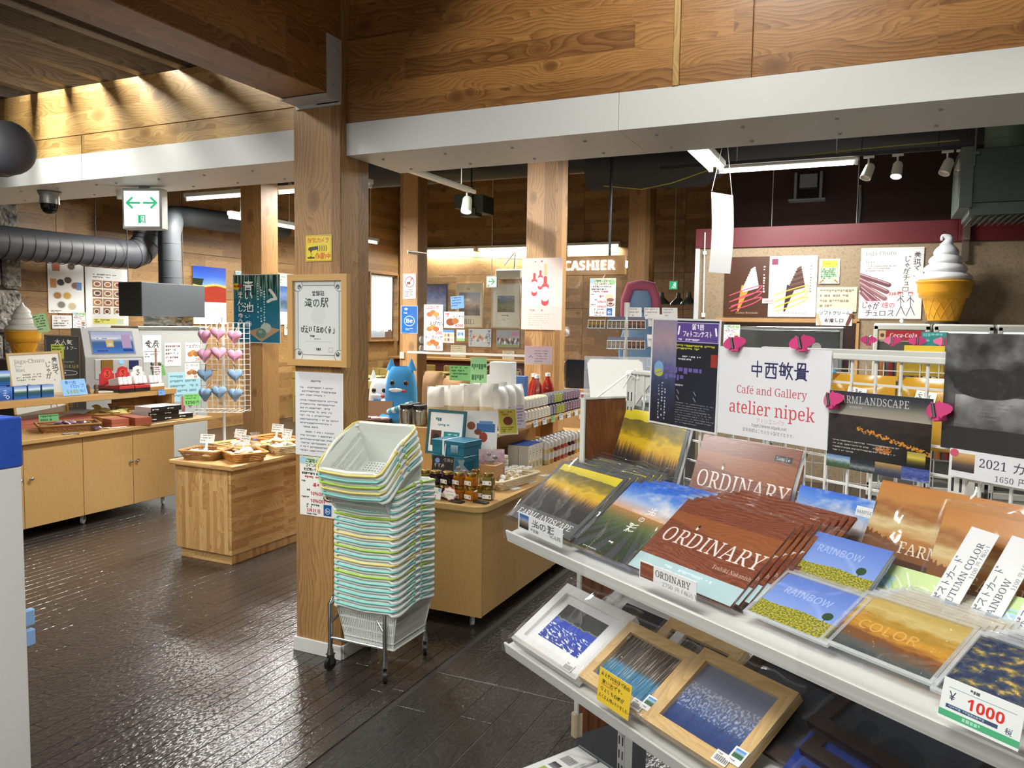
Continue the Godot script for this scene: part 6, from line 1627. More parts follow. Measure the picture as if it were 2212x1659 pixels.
	for tier in 2:
		for k in 20:
			var kind: String = "white" if k < 8 else (["grey", "grey", "lime", "lime", "lime", "plum", "plum"][mini(k - 8, 6)] if k < 15 else "plum")
			var sb := thing("tea_pack", {"white": "kraft tea pack with white oval label in two tiers on the raised shelf", "grey": "dark tea pack with grey oval label in two tiers on the raised shelf", "lime": "dark tea pack with lime oval label in two tiers on the raised shelf", "plum": "dark tea pack with plum oval label in two tiers on the raised shelf"}[kind], "packet", rot(Vector3(-2.115 - tier * 0.02, 0.951 + tier * 0.077, -4.76 - k * 0.056), 86), kind + " label tea packs")
			obj("pack", [b().box(Vector3(0, 0.038, -0.02), Vector3(0.05, 0.075, 0.09), 0.012), body_m[kind]], sb)
			card("oval_label", "", "", lab[kind], 0.042, 0.06, Vector3(0, 0.038, 0.0262), 0.001, 0.4, "", sb)
	for k in 7: tagcard("price_tag", "small white price tag on the raised shelf's front edge" if k != 2 else "green price tag on the raised shelf's front edge", note(60, 40, "#e4e7e4" if k != 2 else "#8fc46a", 2, "#6a7a80", 40 + k), 0.07, 0.045, rot(Vector3(-2.034, 0.945, -4.78 - k * 0.155), 90, -6), "price tags on the shelf edge")
	var tb2 := thing("white_box", "tall plain white box behind the white pouches", "box", rot(Vector3(-2.25, 0.95, -4.72), 10))
	obj("carton", [b().box(Vector3(0, 0.2, 0), Vector3(0.15, 0.4, 0.13), 0.002), mat("box_white", "#dfe0e0", 0.5)], tb2)
	obj("open_flap", [b(rot(Vector3(-0.075, 0.39, 0), 0, 0, 25)).bx(-0.06, 0, -0.065, 0, 0.003, 0.065), mats.box_white], tb2)
	for k in 4: _juice(Vector3([-2.45, -2.30, -2.38, -2.32][k], 0.95, [-4.70, -5.42, -5.55, -5.68][k]))
	for k in 3: packet("kraft_bag", "brown kraft paper bag standing behind the white pouches", 0.17, 0.33 - k * 0.05, 0.1, mat("kraft", "#a8825a", 0.8), rot(Vector3(-2.66 + k * 0.07, 0.95, -4.5 - k * 0.16), k * 25 - 10), "brown kraft bags", k + 40, "bag")
	tagcard("price_sign", "tall green handwritten card among the pouches", note(60, 110, "#9fd49a", 5, "#3f7a4a", 24, "", "", 0.2), 0.11, 0.43, rot(Vector3(-2.36, 1.166, -4.58), 14), "", "sign")
	tagcard("price_sign", "wide green handwritten card beside the kraft bags", note(100, 60, "#7cbf78", 4, "#2f5f34", 25), 0.15, 0.1, rot(Vector3(-2.52, 1.27, -4.62), 8), "", "sign")
	var pk := sheet(140, 110, "#dcc8d2"); bar(pk, 0, 0, 140, 14, "#e2b2c2"); rows_of_text(pk, 50, 26, 70, 5, 16, 6, "#9a7a8a", 4); stroke(pk, [Vector2(20, 70), Vector2(30, 60), Vector2(40, 70)], 4, "#8a6aa0")
	var pkt := thing("card_stand", "clear stand with a pink printed card behind the tall white box", "sign", rot(Vector3(-2.22, 1.28, -5.25), 14))
	card("card", "", "", pk, 0.2, 0.13, Vector3(0, 0.1, 0), 0.001, 0.3, "", pkt)
	obj("stand", [b().box(Vector3(0, 0.1, 0.003), Vector3(0.21, 0.14, 0.002)).bx(-0.1, -0.33, -0.05, 0.1, -0.325, 0.05).bx(-0.01, -0.33, -0.006, 0.01, 0.03, -0.002), clear_mat("acrylic", "#ffffff", 0.012, 0.03)], pkt)
	for k in 4: jar("silver_can", "tall silver can with a black lid beside the blue plush cat", 0.045, 0.13, "#b9b4aa", "#1d1b1a", Vector3(-2.72 + (k % 2) * 0.1, 0.95, -4.27 - int(k / 2) * 0.1), "silver cans")
	for k in 3: tag(obj("flat_tag", [b().box(Vector3(0, 0.002, 0), Vector3(0.07, 0.003, 0.045)), mat("tag_flat", "#dde2de", 0.4)], null, rot(Vector3(-1.82, 0.672, -4.0 - k * 0.22), 70)), "white price tag lying flat at the counter edge", "price tag", "flat tags at the counter edge")
	for k in 2:
		var sbg := thing("carry_bag", ["white paper carry bag behind the pouches", "blue paper carry bag with cord handles behind the pouches"][k], "bag", rot(Vector3(-2.5 + k * 0.16, 0.95, -5.15), 10))
		obj("paper", [b().box(Vector3(0, 0.14, 0), Vector3(0.14, 0.28, 0.08), 0.002), mat(["bag_white", "bag_blue"][k], ["#d6dade", "#3f6aa8"][k], 0.5)], sbg)
		obj("cord", [b().tube([Vector3(-0.03, 0.28, 0), Vector3(-0.02, 0.33, 0), Vector3(0.02, 0.33, 0), Vector3(0.03, 0.28, 0)], 0.004, 6), mat("cord", "#a88a62", 0.7)], sbg)
func _recipe(col: String, dish: String) -> Image:
	var im := sheet(90, 110, "#e6e2d8"); bar(im, 5, 5, 80, 100, col); disc(im, 46, 52, 22, 18, dish); rows_of_text(im, 12, 12, 60, 2, 10, 7, "#a86a2a", 3); rows_of_text(im, 12, 78, 60, 3, 8, 5, "#6a6a2a", 4); return im
func _juice(p: Vector3):
	var o := thing("juice_bottle", "round red juice bottle with a white cap on the raised shelf", "bottle", p, "red juice bottles")
	obj("glass", [b().lathe([Vector2(0, 0), Vector2(0.05, 0), Vector2(0.052, 0.02), Vector2(0.052, 0.13), Vector2(0.04, 0.19), Vector2(0.018, 0.23), Vector2(0.018, 0.25)], 16), mat("juice_red", "#8a2418", 0.06)], o)
	obj("cap", [b().can(0.02, 0.25, 0.275, 14), mat("cap_white")], o)
func plush_toys():
	tag(obj("plush_table", [b().bx(-3.42, 0.86, -4.98, -2.78, 0.9, -4.35, 0.004).bx(-3.40, 0, -4.96, -3.34, 0.86, -4.9).bx(-2.86, 0, -4.96, -2.80, 0.86, -4.9).bx(-3.40, 0, -4.43, -3.34, 0.86, -4.37).bx(-2.86, 0, -4.43, -2.80, 0.86, -4.37), mats.maple_edge]), "small wooden table under the plush toys behind the near post", "table")
	var blue := mat("plush_sky", "#3f93cf", 0.95); blue.rim_enabled = true; blue.rim = 0.35
	var white := mat("plush_white", "#dfe0dd", 0.95)
	for k in 2:
		var fur: Material = [blue, white][k]
		var w: float = [0.105, 0.082][k]
		var h: float = [0.40, 0.30][k]
		var o := thing("plush_toy", ["blue cat plush with toothy mouth and striped arm sitting by the silver cans", "white cat plush with a blue patch sitting beside the blue cat"][k], "plush toy", rot([Vector3(-2.97, 0.9, -4.6), Vector3(-3.22, 0.9, -4.72)][k], 18), "plush cats")
		var pts := []
		for j in 15:
			var f := j / 14.0
			var rr := w * pow(sin(PI * clampf(0.03 + f * 0.94, 0, 1)), 0.22) * (1.0 + 0.12 * (1 - f))
			for i in 20:
				var a := TAU * i / 20
				pts.append(Vector3(signf(cos(a)) * pow(absf(cos(a)), 0.75) * rr, f * h, -signf(sin(a)) * pow(absf(sin(a)), 0.75) * rr * 0.62))
		var q := b(); q.grid(pts, 20, 15, true, false)
		q.ball(Vector3(0.0, 0.05, 0.02), Vector3(w * 1.25, 0.07, w * 0.9), 16, 8)
		obj("body", [q, fur], o)
		for s in [-1.0, 1.0]:
			obj("ear", [b(Vector3(s * w * 0.68, h * 0.93, 0)).lathe([Vector2(w * 0.36, 0), Vector2(w * 0.24, 0.03), Vector2(0.004, 0.08)], 10, 1.0, 0.5), fur], o)
			obj("leg", [b().tube([Vector3(s * w * 0.6, 0.04, 0.04), Vector3(s * w * 0.8, 0.035, 0.13), Vector3(s * w * 0.8, 0.06, 0.16)], [0.04, 0.036, 0.03], 10), fur], o)
			obj("eye", [b().ball(Vector3(s * w * 0.45, h * 0.72, w * 0.6), Vector3(0.014, 0.014, 0.008), 12, 8), mat("eye_black", "#141414", 0.1), b().ball(Vector3(s * w * 0.45, h * 0.72, w * 0.57), Vector3(0.018, 0.018, 0.007), 12, 8), mat("eye_ring", "#7a6a4a", 0.5)], o)
		obj("mouth", [b().ball(Vector3(-0.02, h * 0.6, w * 0.58), Vector3(w * 0.5, 0.016, 0.012), 14, 8), mat("teeth", "#ece9e2", 0.5), b().ball(Vector3(w * 0.35, h * 0.585, w * 0.6), Vector3(0.016, 0.012, 0.012), 10, 6), mat("tongue_red", "#b8352f", 0.5)], o)
		var arm := b()
		var arm2 := b()
		for j in 8: (arm if j % 2 == 0 else arm2).tube([Vector3(w * 0.95 - j * 0.022, 0.15 - j * 0.008, 0.07 + 0.03 * sin(j * 0.4)), Vector3(w * 0.95 - (j + 1) * 0.022, 0.15 - (j + 1) * 0.008, 0.07 + 0.03 * sin((j + 1) * 0.4))], 0.022, 10)
		obj("striped_arm", [arm, mat("stripe_teal" if k == 0 else "stripe_black", "#4f9aa8" if k == 0 else "#3a3a3a", 0.95), arm2, mat("stripe_white", "#d9dcd8", 0.95)], o)
		if k == 1: obj("patch", [b().box(Vector3(0, 0.13, w * 0.68), Vector3(0.08, 0.055, 0.01), 0.004), mat("patch_blue", "#4f7fb8", 0.9)], o)
	var cb := thing("carton", "open brown cardboard carton of small packets beside the near post", "box", rot(Vector3(-3.05, 0.9, -4.40), 20))
	obj("box", [b().bx(-0.1, 0, -0.06, 0.1, 0.05, 0.06), mat("cardboard_dark", "#4a3426", 0.8)], cb)
	obj("lid", [b(rot(Vector3(0, 0.05, -0.06), 0, -18)).bx(-0.1, 0, -0.004, 0.1, 0.12, 0), mat("cardboard", "#8a6646", 0.8)], cb)
	for k in 3: obj("packet", [b(rot(Vector3(-0.06 + k * 0.06, 0.05, 0.01), k * 20)).box(Vector3(0, 0.008, 0), Vector3(0.05, 0.016, 0.08), 0.004), mat("packet_pink", "#d9b2b4", 0.3)], cb)

# ---- the far hall: seats, pictures, cashier ---------------------------------------------
func far_hall():
	# curtained window
	var cu := thing("curtain", "white gathered curtain over the side window", "curtain", Vector3.ZERO)
	var pts := []
	for j in 6:
		for i in 40:
			var z := -12.40 - 0.86 * i / 39.0
			pts.append(Vector3(-8.77 + 0.02 * sin(i * 1.1) * (0.6 + 0.1 * j), lerpf(2.50, 1.44 - 0.02 * sin(i * 0.5), j / 5.0), z))
	var cq := b(); cq.grid(pts, 40, 6)
	var cm := mat("curtain_white", "#efeeea", 0.9); cm.backlight_enabled = true; cm.backlight = Color("#d9d9d6"); cm.cull_mode = BaseMaterial3D.CULL_DISABLED
	obj("cloth", [cq, cm], cu)
	obj("rod", [b().tube([Vector3(-8.76, 2.505, -12.38), Vector3(-8.76, 2.505, -13.3)], 0.008, 8), mat("rod_grey", "#8a8680", 0.4)], cu)
	# framed pictures on the far wall
	var dk := mat("frame_black", "#2a2624", 0.4)
	var gold := mat("frame_gold", "#a89a74", 0.4)
	picture_frame("framed_picture", "dark framed blue landscape picture next to the rear post", 0.62, 0.84, pic_plain(120, 160, 111, ["#2f3a6a", "#5f78b4", "#a9b4c8", "#4a4a5a", "#34303a"]), rot(Vector3(-7.96, 1.95, -13.485), 0), dk, 0.03, 0.02)
	var b2 := sheet(150, 220, "#c2bfa0"); lay(b2, paint(126, 120, 112, func(x, y, fn): return ramp(["#5f6a8a", "#8a88a0", "#b9a98a", "#5a4a44", "#3f3836"], y + 0.1 * fn.get_noise_2d(x * 4.0, y * 4.0)).lerp(Color("#f4e6c2"), clampf(0.9 - Vector2(x - 0.4, (y - 0.32) * 2.0).length() * 4.0, 0, 1))), 12, 42); txt(b2, "BIEI", 75, 206, 34, "#4a4a34", "s", 1); rows_of_text(b2, 60, 22, 30, 1, 8, 7, "#77754a", 3)
	picture_frame("framed_picture", "pale framed poster lettered BIEI with a low sun", 0.59, 0.86, b2, rot(Vector3(-7.165, 1.95, -13.485), 0), gold, 0.022, 0.02)
	var b3 := sheet(150, 220, "#c9cbbf"); lay(b3, pic_plain(96, 84, 113, ["#7a8a9a", "#4a5a48", "#6a7a4a", "#3a4232"], 0.3), 28, 58); rows_of_text(b3, 50, 156, 50, 1, 8, 8, "#55584a", 4); rows_of_text(b3, 40, 176, 70, 2, 8, 4, "#8a8c80", 5)
	picture_frame("framed_picture", "pale framed poster with a small green hill photo", 0.6, 0.85, b3, rot(Vector3(-6.39, 1.945, -13.485), 0), gold, 0.022, 0.02)
	var ap := sheet(150, 110, "#b9c4cc"); for k in 7: disc(ap, 34 + k * 14, 50 + (k % 3) * 10, 9, 10, ["#b5706a", "#d9d2c6", "#6a86a4", "#8a5a4a"][k % 4]); disc(ap, 34 + k * 14, 36 + (k % 3) * 10, 6, 6, "#c9a084")
	jp(ap, "サイコー", 4, 6, 24, "#2a4a9a", 0.12, true); jp(ap, "アスパラ", 122, 6, 24, "#2a4a9a", 0.12, true)
	tagcard("photo_poster", "group photo poster with blue katakana down both sides", ap, 0.49, 0.34, rot(Vector3(-6.925, 1.33, -13.47), 0), "", "poster")
	var gp := sheet(150, 110, "#8a98a8"); for k in 16: disc(gp, 12 + k * 8.6, 60 + (k % 3) * 9, 7, 12, ["#3a4250", "#d6d4cc", "#55606a", "#2f3a44"][k % 4]); disc(gp, 12 + k * 8.6, 44 + (k % 3) * 9, 5, 5, "#b98a6e")
	bar(gp, 96, 12, 50, 22, "#b0708a"); bar(gp, 0, 92, 150, 18, "#7f8a58")
	tagcard("photo_poster", "wide group photo poster with a pink banner", gp, 0.48, 0.33, rot(Vector3(-6.33, 1.325, -13.47), 0), "", "poster")
	tagcard("notice", "cream notice under the katakana group poster", note(60, 46, "#d0ceb4", 5, "#8f8d74", 81), 0.34, 0.23, rot(Vector3(-7.39, 1.065, -13.47), 0), "", "notice")
	tagcard("notice", "small cream notice under the pink banner poster", note(50, 40, "#cfcdb6", 4, "#8f8d74", 82), 0.25, 0.16, rot(Vector3(-6.315, 1.02, -13.47), 0), "", "notice")
	var ht := thing("wall_heater", "white wall heater with a bracket above the small hill poster", "heater", Vector3(-6.3, 2.44, -13.5))
	obj("casing", [b().bx(-0.25, 0, 0, 0.28, 0.18, 0.16, 0.02), mat("heater_white", "#c9c6b6", 0.4)], ht)
	obj("bracket", [b().tube([Vector3(0.12, 0.18, 0.1), Vector3(0.12, 0.55, 0.04)], 0.02, 8).tube([Vector3(-0.1, 0.25, 0.1), Vector3(0.1, 0.5, 0.06)], 0.012, 8), mat("bracket_steel", "#8a9094", 0.4)], ht)
	# long bench table along the wall, tables and chairs
	var wood_t := mat("table_olive", "#b29a5a", 0.3)
	var lc := thing("wall_counter", "long narrow wooden counter along the far wall", "counter", Vector3.ZERO)
	obj("top", [b().bx(-8.7, 0.90, -13.49, -3.4, 0.94, -13.0, 0.004), mat("counter_oak", "#a8804a", 0.35)], lc)
	obj("front", [b().bx(-8.7, 0, -13.3, -3.4, 0.90, -13.2), mat("counter_red", "#5f2a20", 0.6)], lc)
	for k in 5:
		var p: Vector3 = [Vector3(-7.5, 0, -12.2), Vector3(-5.95, 0, -11.35), Vector3(-4.7, 0, -11.2), Vector3(-7.9, 0, -10.6), Vector3(-6.45, 0, -9.6)][k]
		var t := thing("cafe_table", ["pale wooden cafe table under the framed pictures", "pale wooden cafe table behind the clear curtain", "pale wooden cafe table beyond the bottle poster", "pale wooden cafe table under the curtained window", "pale wooden cafe table beside the rear post"][k], "table", rot(p, 0), "cafe tables")
		obj("top", [b().box(Vector3(0, 0.71, 0), Vector3(1.15, 0.03, 0.65), 0.006), wood_t], t)
		for x in [-0.52, 0.52]:
			for z in [-0.28, 0.28]: obj("leg", [b().bx(x - 0.02, 0, z - 0.02, x + 0.02, 0.7, z + 0.02), wood_t], t)
		obj("napkin_box", [b().box(Vector3(0.1, 0.755, 0), Vector3(0.11, 0.06, 0.08), 0.008), mat("steel")], t)
		for c in 4:
			var side := 1.0 if c < 2 else -1.0
			cafe_chair(rot(p + Vector3(-0.3 + (c % 2) * 0.6, 0, side * 0.56), 180 if side > 0 else 0), ["under the framed pictures", "behind the clear curtain", "beyond the bottle poster", "under the curtained window", "beside the rear post"][k])
	# clear vinyl sheet with notices between the posts
	var vs := thing("vinyl_curtain", "clear vinyl sheet with a pale bottom rail hung between two posts", "screen", Vector3(-4.6, 1.24, -8.6))
	var vf := film(1.68, 1.26, 9, 0.05, 30, 14)
	for i in vf.v.size(): vf.v[i] += Vector3(0, 0.62 - 0.05 * cos(vf.v[i].x * 1.6) * maxf(0, vf.v[i].y), 0)
	obj("sheet", [vf, clear_mat("vinyl", "#ffffff", 0.012, 0.05)], vs)
	obj("bottom_rail", [b().bx(-0.86, -0.03, -0.01, 0.86, 0.0, 0.015, 0.003), mat("rail_pale", "#c9c4ba", 0.3)], vs)
	obj("top_cord", [b().tube([Vector3(-0.86, 1.27, 0), Vector3(-0.4, 1.21, 0), Vector3(0.1, 1.17, 0), Vector3(0.9, 1.12, 0)], 0.006, 6), mat("cord_clear", "#dcd8cc", 0.2)], vs)
	for k in 2: obj("end_strap", [b().bx(-0.87 + k * 1.73, 1.24, -0.24, -0.855 + k * 1.73, 1.28, 0.005), mat("rail_pale")], vs)
	var mn := sheet(150, 340, "#ece8e0"); jp(mn, "コロッケ", 10, 6, 30, "#b5303a", 0.12); jp(mn, "えびカツ", 40, 124, 30, "#22201e", 0.12); jp(mn, "チーズドッグ", 8, 232, 24, "#22201e", 0.12)
	for k in 3:
		for j in 3: disc(mn, 44 + j * 26, 72 + k * 108 - (j % 2) * 14, 24, 18, ["#b5603a", "#a9703a", "#b98a4a"][(k + j) % 3])
		txt(mn, ["50", "200", "50"][k], 92, 112 + k * 108, 30, "#b5262e", "G")
	tagcard("snack_menu", "tall white snack menu with three price lines taped to the clear sheet", mn, 0.275, 0.575, rot(Vector3(-5.06, 1.545, -8.565), 0), "", "menu")
	var mc := sheet(150, 120, "#ece8e0"); jp(mc, "メンチカツ", 66, 26, 20, "#22201e", 0.12); rows_of_text(mc, 8, 12, 50, 2, 16, 11, "#b5303a", 3); disc(mc, 50, 76, 34, 28, "#8a4a28"); disc(mc, 84, 68, 26, 22, "#a86a3a"); txt(mc, "¥200", 84, 112, 28, "#b5262e", "G")
	tagcard("snack_menu", "wide white cutlet menu reading 200 yen taped to the clear sheet", mc, 0.285, 0.2, rot(Vector3(-4.765, 1.645, -8.565), 0), "", "menu")
	tagcard("notice", "blue handwritten notice taped above the cutlet menu", note(60, 56, "#6f9fcf", 4, "#3a4a8a", 83), 0.185, 0.155, rot(Vector3(-4.72, 1.86, -8.565), 0, 0, 4), "", "notice")
	var dr := sheet(80, 90, "#dfe4e8"); bar(dr, 0, 0, 80, 18, "#5f8ac0"); for k in 6: bar(dr, 8 + (k % 3) * 24, 26 + (k / 3) * 32, 16, 22, ["#b98a4a", "#8a5a3a", "#d0b070"][k % 3])
	tagcard("notice", "small drinks notice with a blue heading taped to the clear sheet", dr, 0.155, 0.16, rot(Vector3(-4.84, 1.44, -8.565), 0), "", "notice")
	var sh := sheet(60, 80, "#cfe0ea"); jp(sh, "試食", 6, 20, 24, "#2a6aa8", 0.13); bar(sh, 0, 60, 60, 20, "#8fb878")
	tagcard("notice", "small blue and green tasting notice taped to the clear sheet", sh, 0.115, 0.14, rot(Vector3(-4.67, 1.455, -8.565), 0), "", "notice")
	# hanging things
	var ex := thing("exit_sign", "small lit exit sign with a green arrow hanging on a long rod", "exit sign", Vector3(-4.965, 2.11, -10.0))
	obj("case", [b().bx(-0.085, 0, -0.03, 0.085, 0.165, 0.0, 0.003), mats.sign_case], ex)
	obj("rod", [b().can(0.006, 0.165, 2.34, 6), mat("rod_cream", "#c9c4aa", 0.4)], ex)
	var ei := sheet(100, 96, "#eef8f2"); stroke(ei, [Vector2(20, 46), Vector2(76, 46)], 9, "#12b877"); stroke(ei, [Vector2(52, 22), Vector2(80, 46), Vector2(52, 70)], 9, "#12b877"); bar(ei, 10, 74, 16, 18, "#12b877")
	_lit_print("sign_face", ei, 0.155, 0.15, Vector3(0, 0.083, 0.002), ex, 1.0)
	var e2 := thing("exit_sign", "small green running figure exit sign in the far corner by the pendant lamps", "exit sign", Vector3(-2.86, 2.23, -12.0))
	obj("case", [b().box(Vector3(0, 0, -0.02), Vector3(0.13, 0.13, 0.04), 0.003), mats.sign_case], e2)
	obj("rod", [b().can(0.006, 0.06, 2.22, 6), mats.rod_cream], e2)
	var e3 := sheet(64, 64, "#1fb070"); bar(e3, 30, 10, 22, 46, "#dff4e8"); disc(e3, 34, 18, 5, 5, "#1fb070"); stroke(e3, [Vector2(34, 24), Vector2(30, 38), Vector2(20, 52)], 6, "#dff4e8"); stroke(e3, [Vector2(32, 36), Vector2(44, 50)], 6, "#1fb070")
	_lit_print("sign_face", e3, 0.12, 0.12, Vector3(0, 0, 0.002), e2, 1.0)
	var sk := thing("ceiling_speaker", "dark green boxed projector hanging high behind the track light", "projector", Vector3(-4.77, 3.0, -9.0))
	obj("box", [b().bx(-0.19, 0.06, -0.2, 0.06, 0.23, 0.1, 0.004).bx(0.06, 0.0, -0.24, 0.2, 0.22, 0.06, 0.004).bx(-0.12, -0.04, -0.1, 0.1, 0.06, 0.08, 0.004), mat("projector_green", "#3a4a3a", 0.5)], sk)
	obj("rod", [b().can(0.012, 0.2, 1.45, 8), dk], sk)
	var tk := thing("light_track", "white ceiling light track with one lit lamp hanging over the jam counter", "light", Vector3.ZERO)
	obj("track", [b().box(Vector3(-3.25, 2.75, -5.45), Vector3(0.05, 0.04, 1.3), 0.004).box(Vector3(-3.2, 2.73, -5.45), Vector3(0.03, 0.03, 1.3), 0.004), mats.spot_white], tk)
	for z in [-5.0, -5.95]: obj("rod", [b().can(0.005, 2.77, 4.45, 6, -1, Vector3(-3.25, 0, z)), mats.spot_white], tk)
	spot_lamp("lit track lamp at the end of the white light track", Vector3(-3.25, 2.62, -6.05), Vector3(-3.1, 0.7, -5.4), 2.5, 40)
	for k in 4:
		var pd := thing("pendant_lamp", "silver pendant lamp on a long wire beyond the bird plush", "lamp", Vector3([-2.68, -2.5, -2.31, -2.15][k], 1.9, -10.6 - (k % 2) * 0.2), "silver pendant lamps")
		obj("shade", [b().lathe([Vector2(0.115, 0), Vector2(0.11, 0.02), Vector2(0.05, 0.08), Vector2(0.03, 0.10), Vector2(0.025, 0.16), Vector2(0, 0.165)], 18), mat("lamp_silver", "#8d9488", 0.25, 0.8)], pd)
		obj("wire", [b().can(0.003, 0.16, 2.55, 5), mat("wire_grey", "#55584e", 0.5)], pd)
	cashier()
	tag(obj("dark_duct", [b(rot(Vector3(-8.7, 3.82, -9.4), 0, 0, -90)).can(0.33, 0.0, 6.6, 24)]  + [mat("duct_black", "#1f2124", 0.5)]), "wide dark duct across the hall under the ceiling", "duct")
func cafe_chair(t: Transform3D, where: String):
	if not mats.has("_chair"):
		var w := mat("chair_olive", "#8f7a3e", 0.4)
		mats["_chair"] = [mesh_of([b().box(Vector3(0, 0.43, 0), Vector3(0.4, 0.035, 0.38), 0.01), w]), mesh_of([b().box(Vector3(0, 0.75, -0.19), Vector3(0.4, 0.12, 0.025), 0.01), w]), mesh_of([b().bx(-0.018, 0, -0.018, 0.018, 0.43, 0.018), w]), mesh_of([b().bx(-0.018, 0, -0.018, 0.018, 0.80, 0.018), w])]
	var m: Array = mats["_chair"]
	var o := thing("cafe_chair", "olive wooden cafe chair at the table " + where, "chair", t, "chairs at the table " + where)
	hang(m[0], "seat", o); hang(m[1], "backrest", o)
	for x in [-0.18, 0.18]:
		hang(m[2], "leg", o, Vector3(x, 0, 0.16)); hang(m[3], "leg", o, Vector3(x, 0, -0.17))
func cashier():
	var c := thing("cashier_booth", "cashier booth with a wooden fascia of lit white lettering", "booth", Vector3.ZERO)
	var fz := b(); fz.bx(-2.98, 2.10, -7.56, -2.27, 2.29, -7.5, 0.004)
	obj("fascia", [fz, mat("fascia_wood", "#8f6b42", 0.4)], c)
	var tm := TextMesh.new()
	tm.text = "CASHIER"; tm.font_size = 32; tm.pixel_size = 0.0041; tm.depth = 0.015
	var f := SystemFont.new(); f.font_names = PackedStringArray(["Droid Sans"]); f.font_weight = 700
	tm.font = f
	tm.material = lit("letter_glow", "#ffffff", 3.0)
	hang(tm, "lettering", c, Vector3(-2.64, 2.195, -7.49))
	var yen := TextMesh.new()
	yen.text = "¥"; yen.font_size = 32; yen.pixel_size = 0.003; yen.depth = 0.01; yen.font = f; yen.material = mats.letter_glow
	hang(yen, "yen_mark", c, rot(Vector3(-2.262, 2.2, -7.53), 90))
	obj("hanging_pole", [b().can(0.014, 2.29, 4.45, 10, -1, Vector3(-2.44, 0, -7.53)), mat("pole_black", "#17181a", 0.3)], c)
	obj("hanging_pole", [b().can(0.014, 2.29, 4.45, 10, -1, Vector3(-2.9, 0, -7.53)), mats.pole_black], c)
	var sc := film(1.25, 1.1, 17, 0.06, 26, 14)
	obj("clear_screen", [sc, mats.vinyl], c, Vector3(-2.93, 1.54, -7.5))
	obj("counter", [b().bx(-3.7, 0, -7.75, -2.1, 0.98, -7.2, 0.004), mats.maple_edge], c)
	tag(obj("dark_sack", [b().box(Vector3(0, 0.13, 0), Vector3(0.3, 0.3, 0.12), 0.03)] + [mat("sack_black", "#15161a", 0.15)], null, Vector3(-2.66, 0.98, -7.35)), "crumpled black plastic sack on the cashier counter", "sack")
	var rg := thing("cash_register", "white cash register beside the black sack", "cash register", rot(Vector3(-2.32, 0.98, -7.4), 160))
	obj("body", [b().box(Vector3(0, 0.09, 0), Vector3(0.2, 0.18, 0.25), 0.02), mat("register_white", "#d6d4ce", 0.4)], rg)
	obj("display", [b(rot(Vector3(0, 0.2, 0.0), 0, -20)).box(Vector3(0, 0.06, 0), Vector3(0.2, 0.14, 0.02), 0.006), mat("display_dark", "#1b1d20", 0.2)], rg)
	var p := card("coupon_poster", "coupon poster with red figures hanging at the cashier screen", "poster", coupon_print(), 0.266, 0.373, rot(Vector3(-2.47, 1.877, -7.43), 0), 0.002, 0.3)
	obj("hook_wire", [b().tube([Vector3(0, 0.186, 0), Vector3(0, 0.2, -0.02), Vector3(0, 0.225, -0.066)], 0.003, 5), mats.cord_clear], p)
	var pr := sheet(80, 120, "#c9c6c0"); for k in 12: bar(pr, 6 + (k % 3) * 24, 8 + (k / 3) * 27, 20, 22, ["#8a3a3a", "#b98a5a", "#4a4a4a", "#d9d2c6"][k % 4])
	tagcard("catalogue_sheet", "sheet of small product photos on the cashier counter front", pr, 0.2, 0.26, rot(Vector3(-2.5, 0.82, -7.19), 0), "", "sheet")

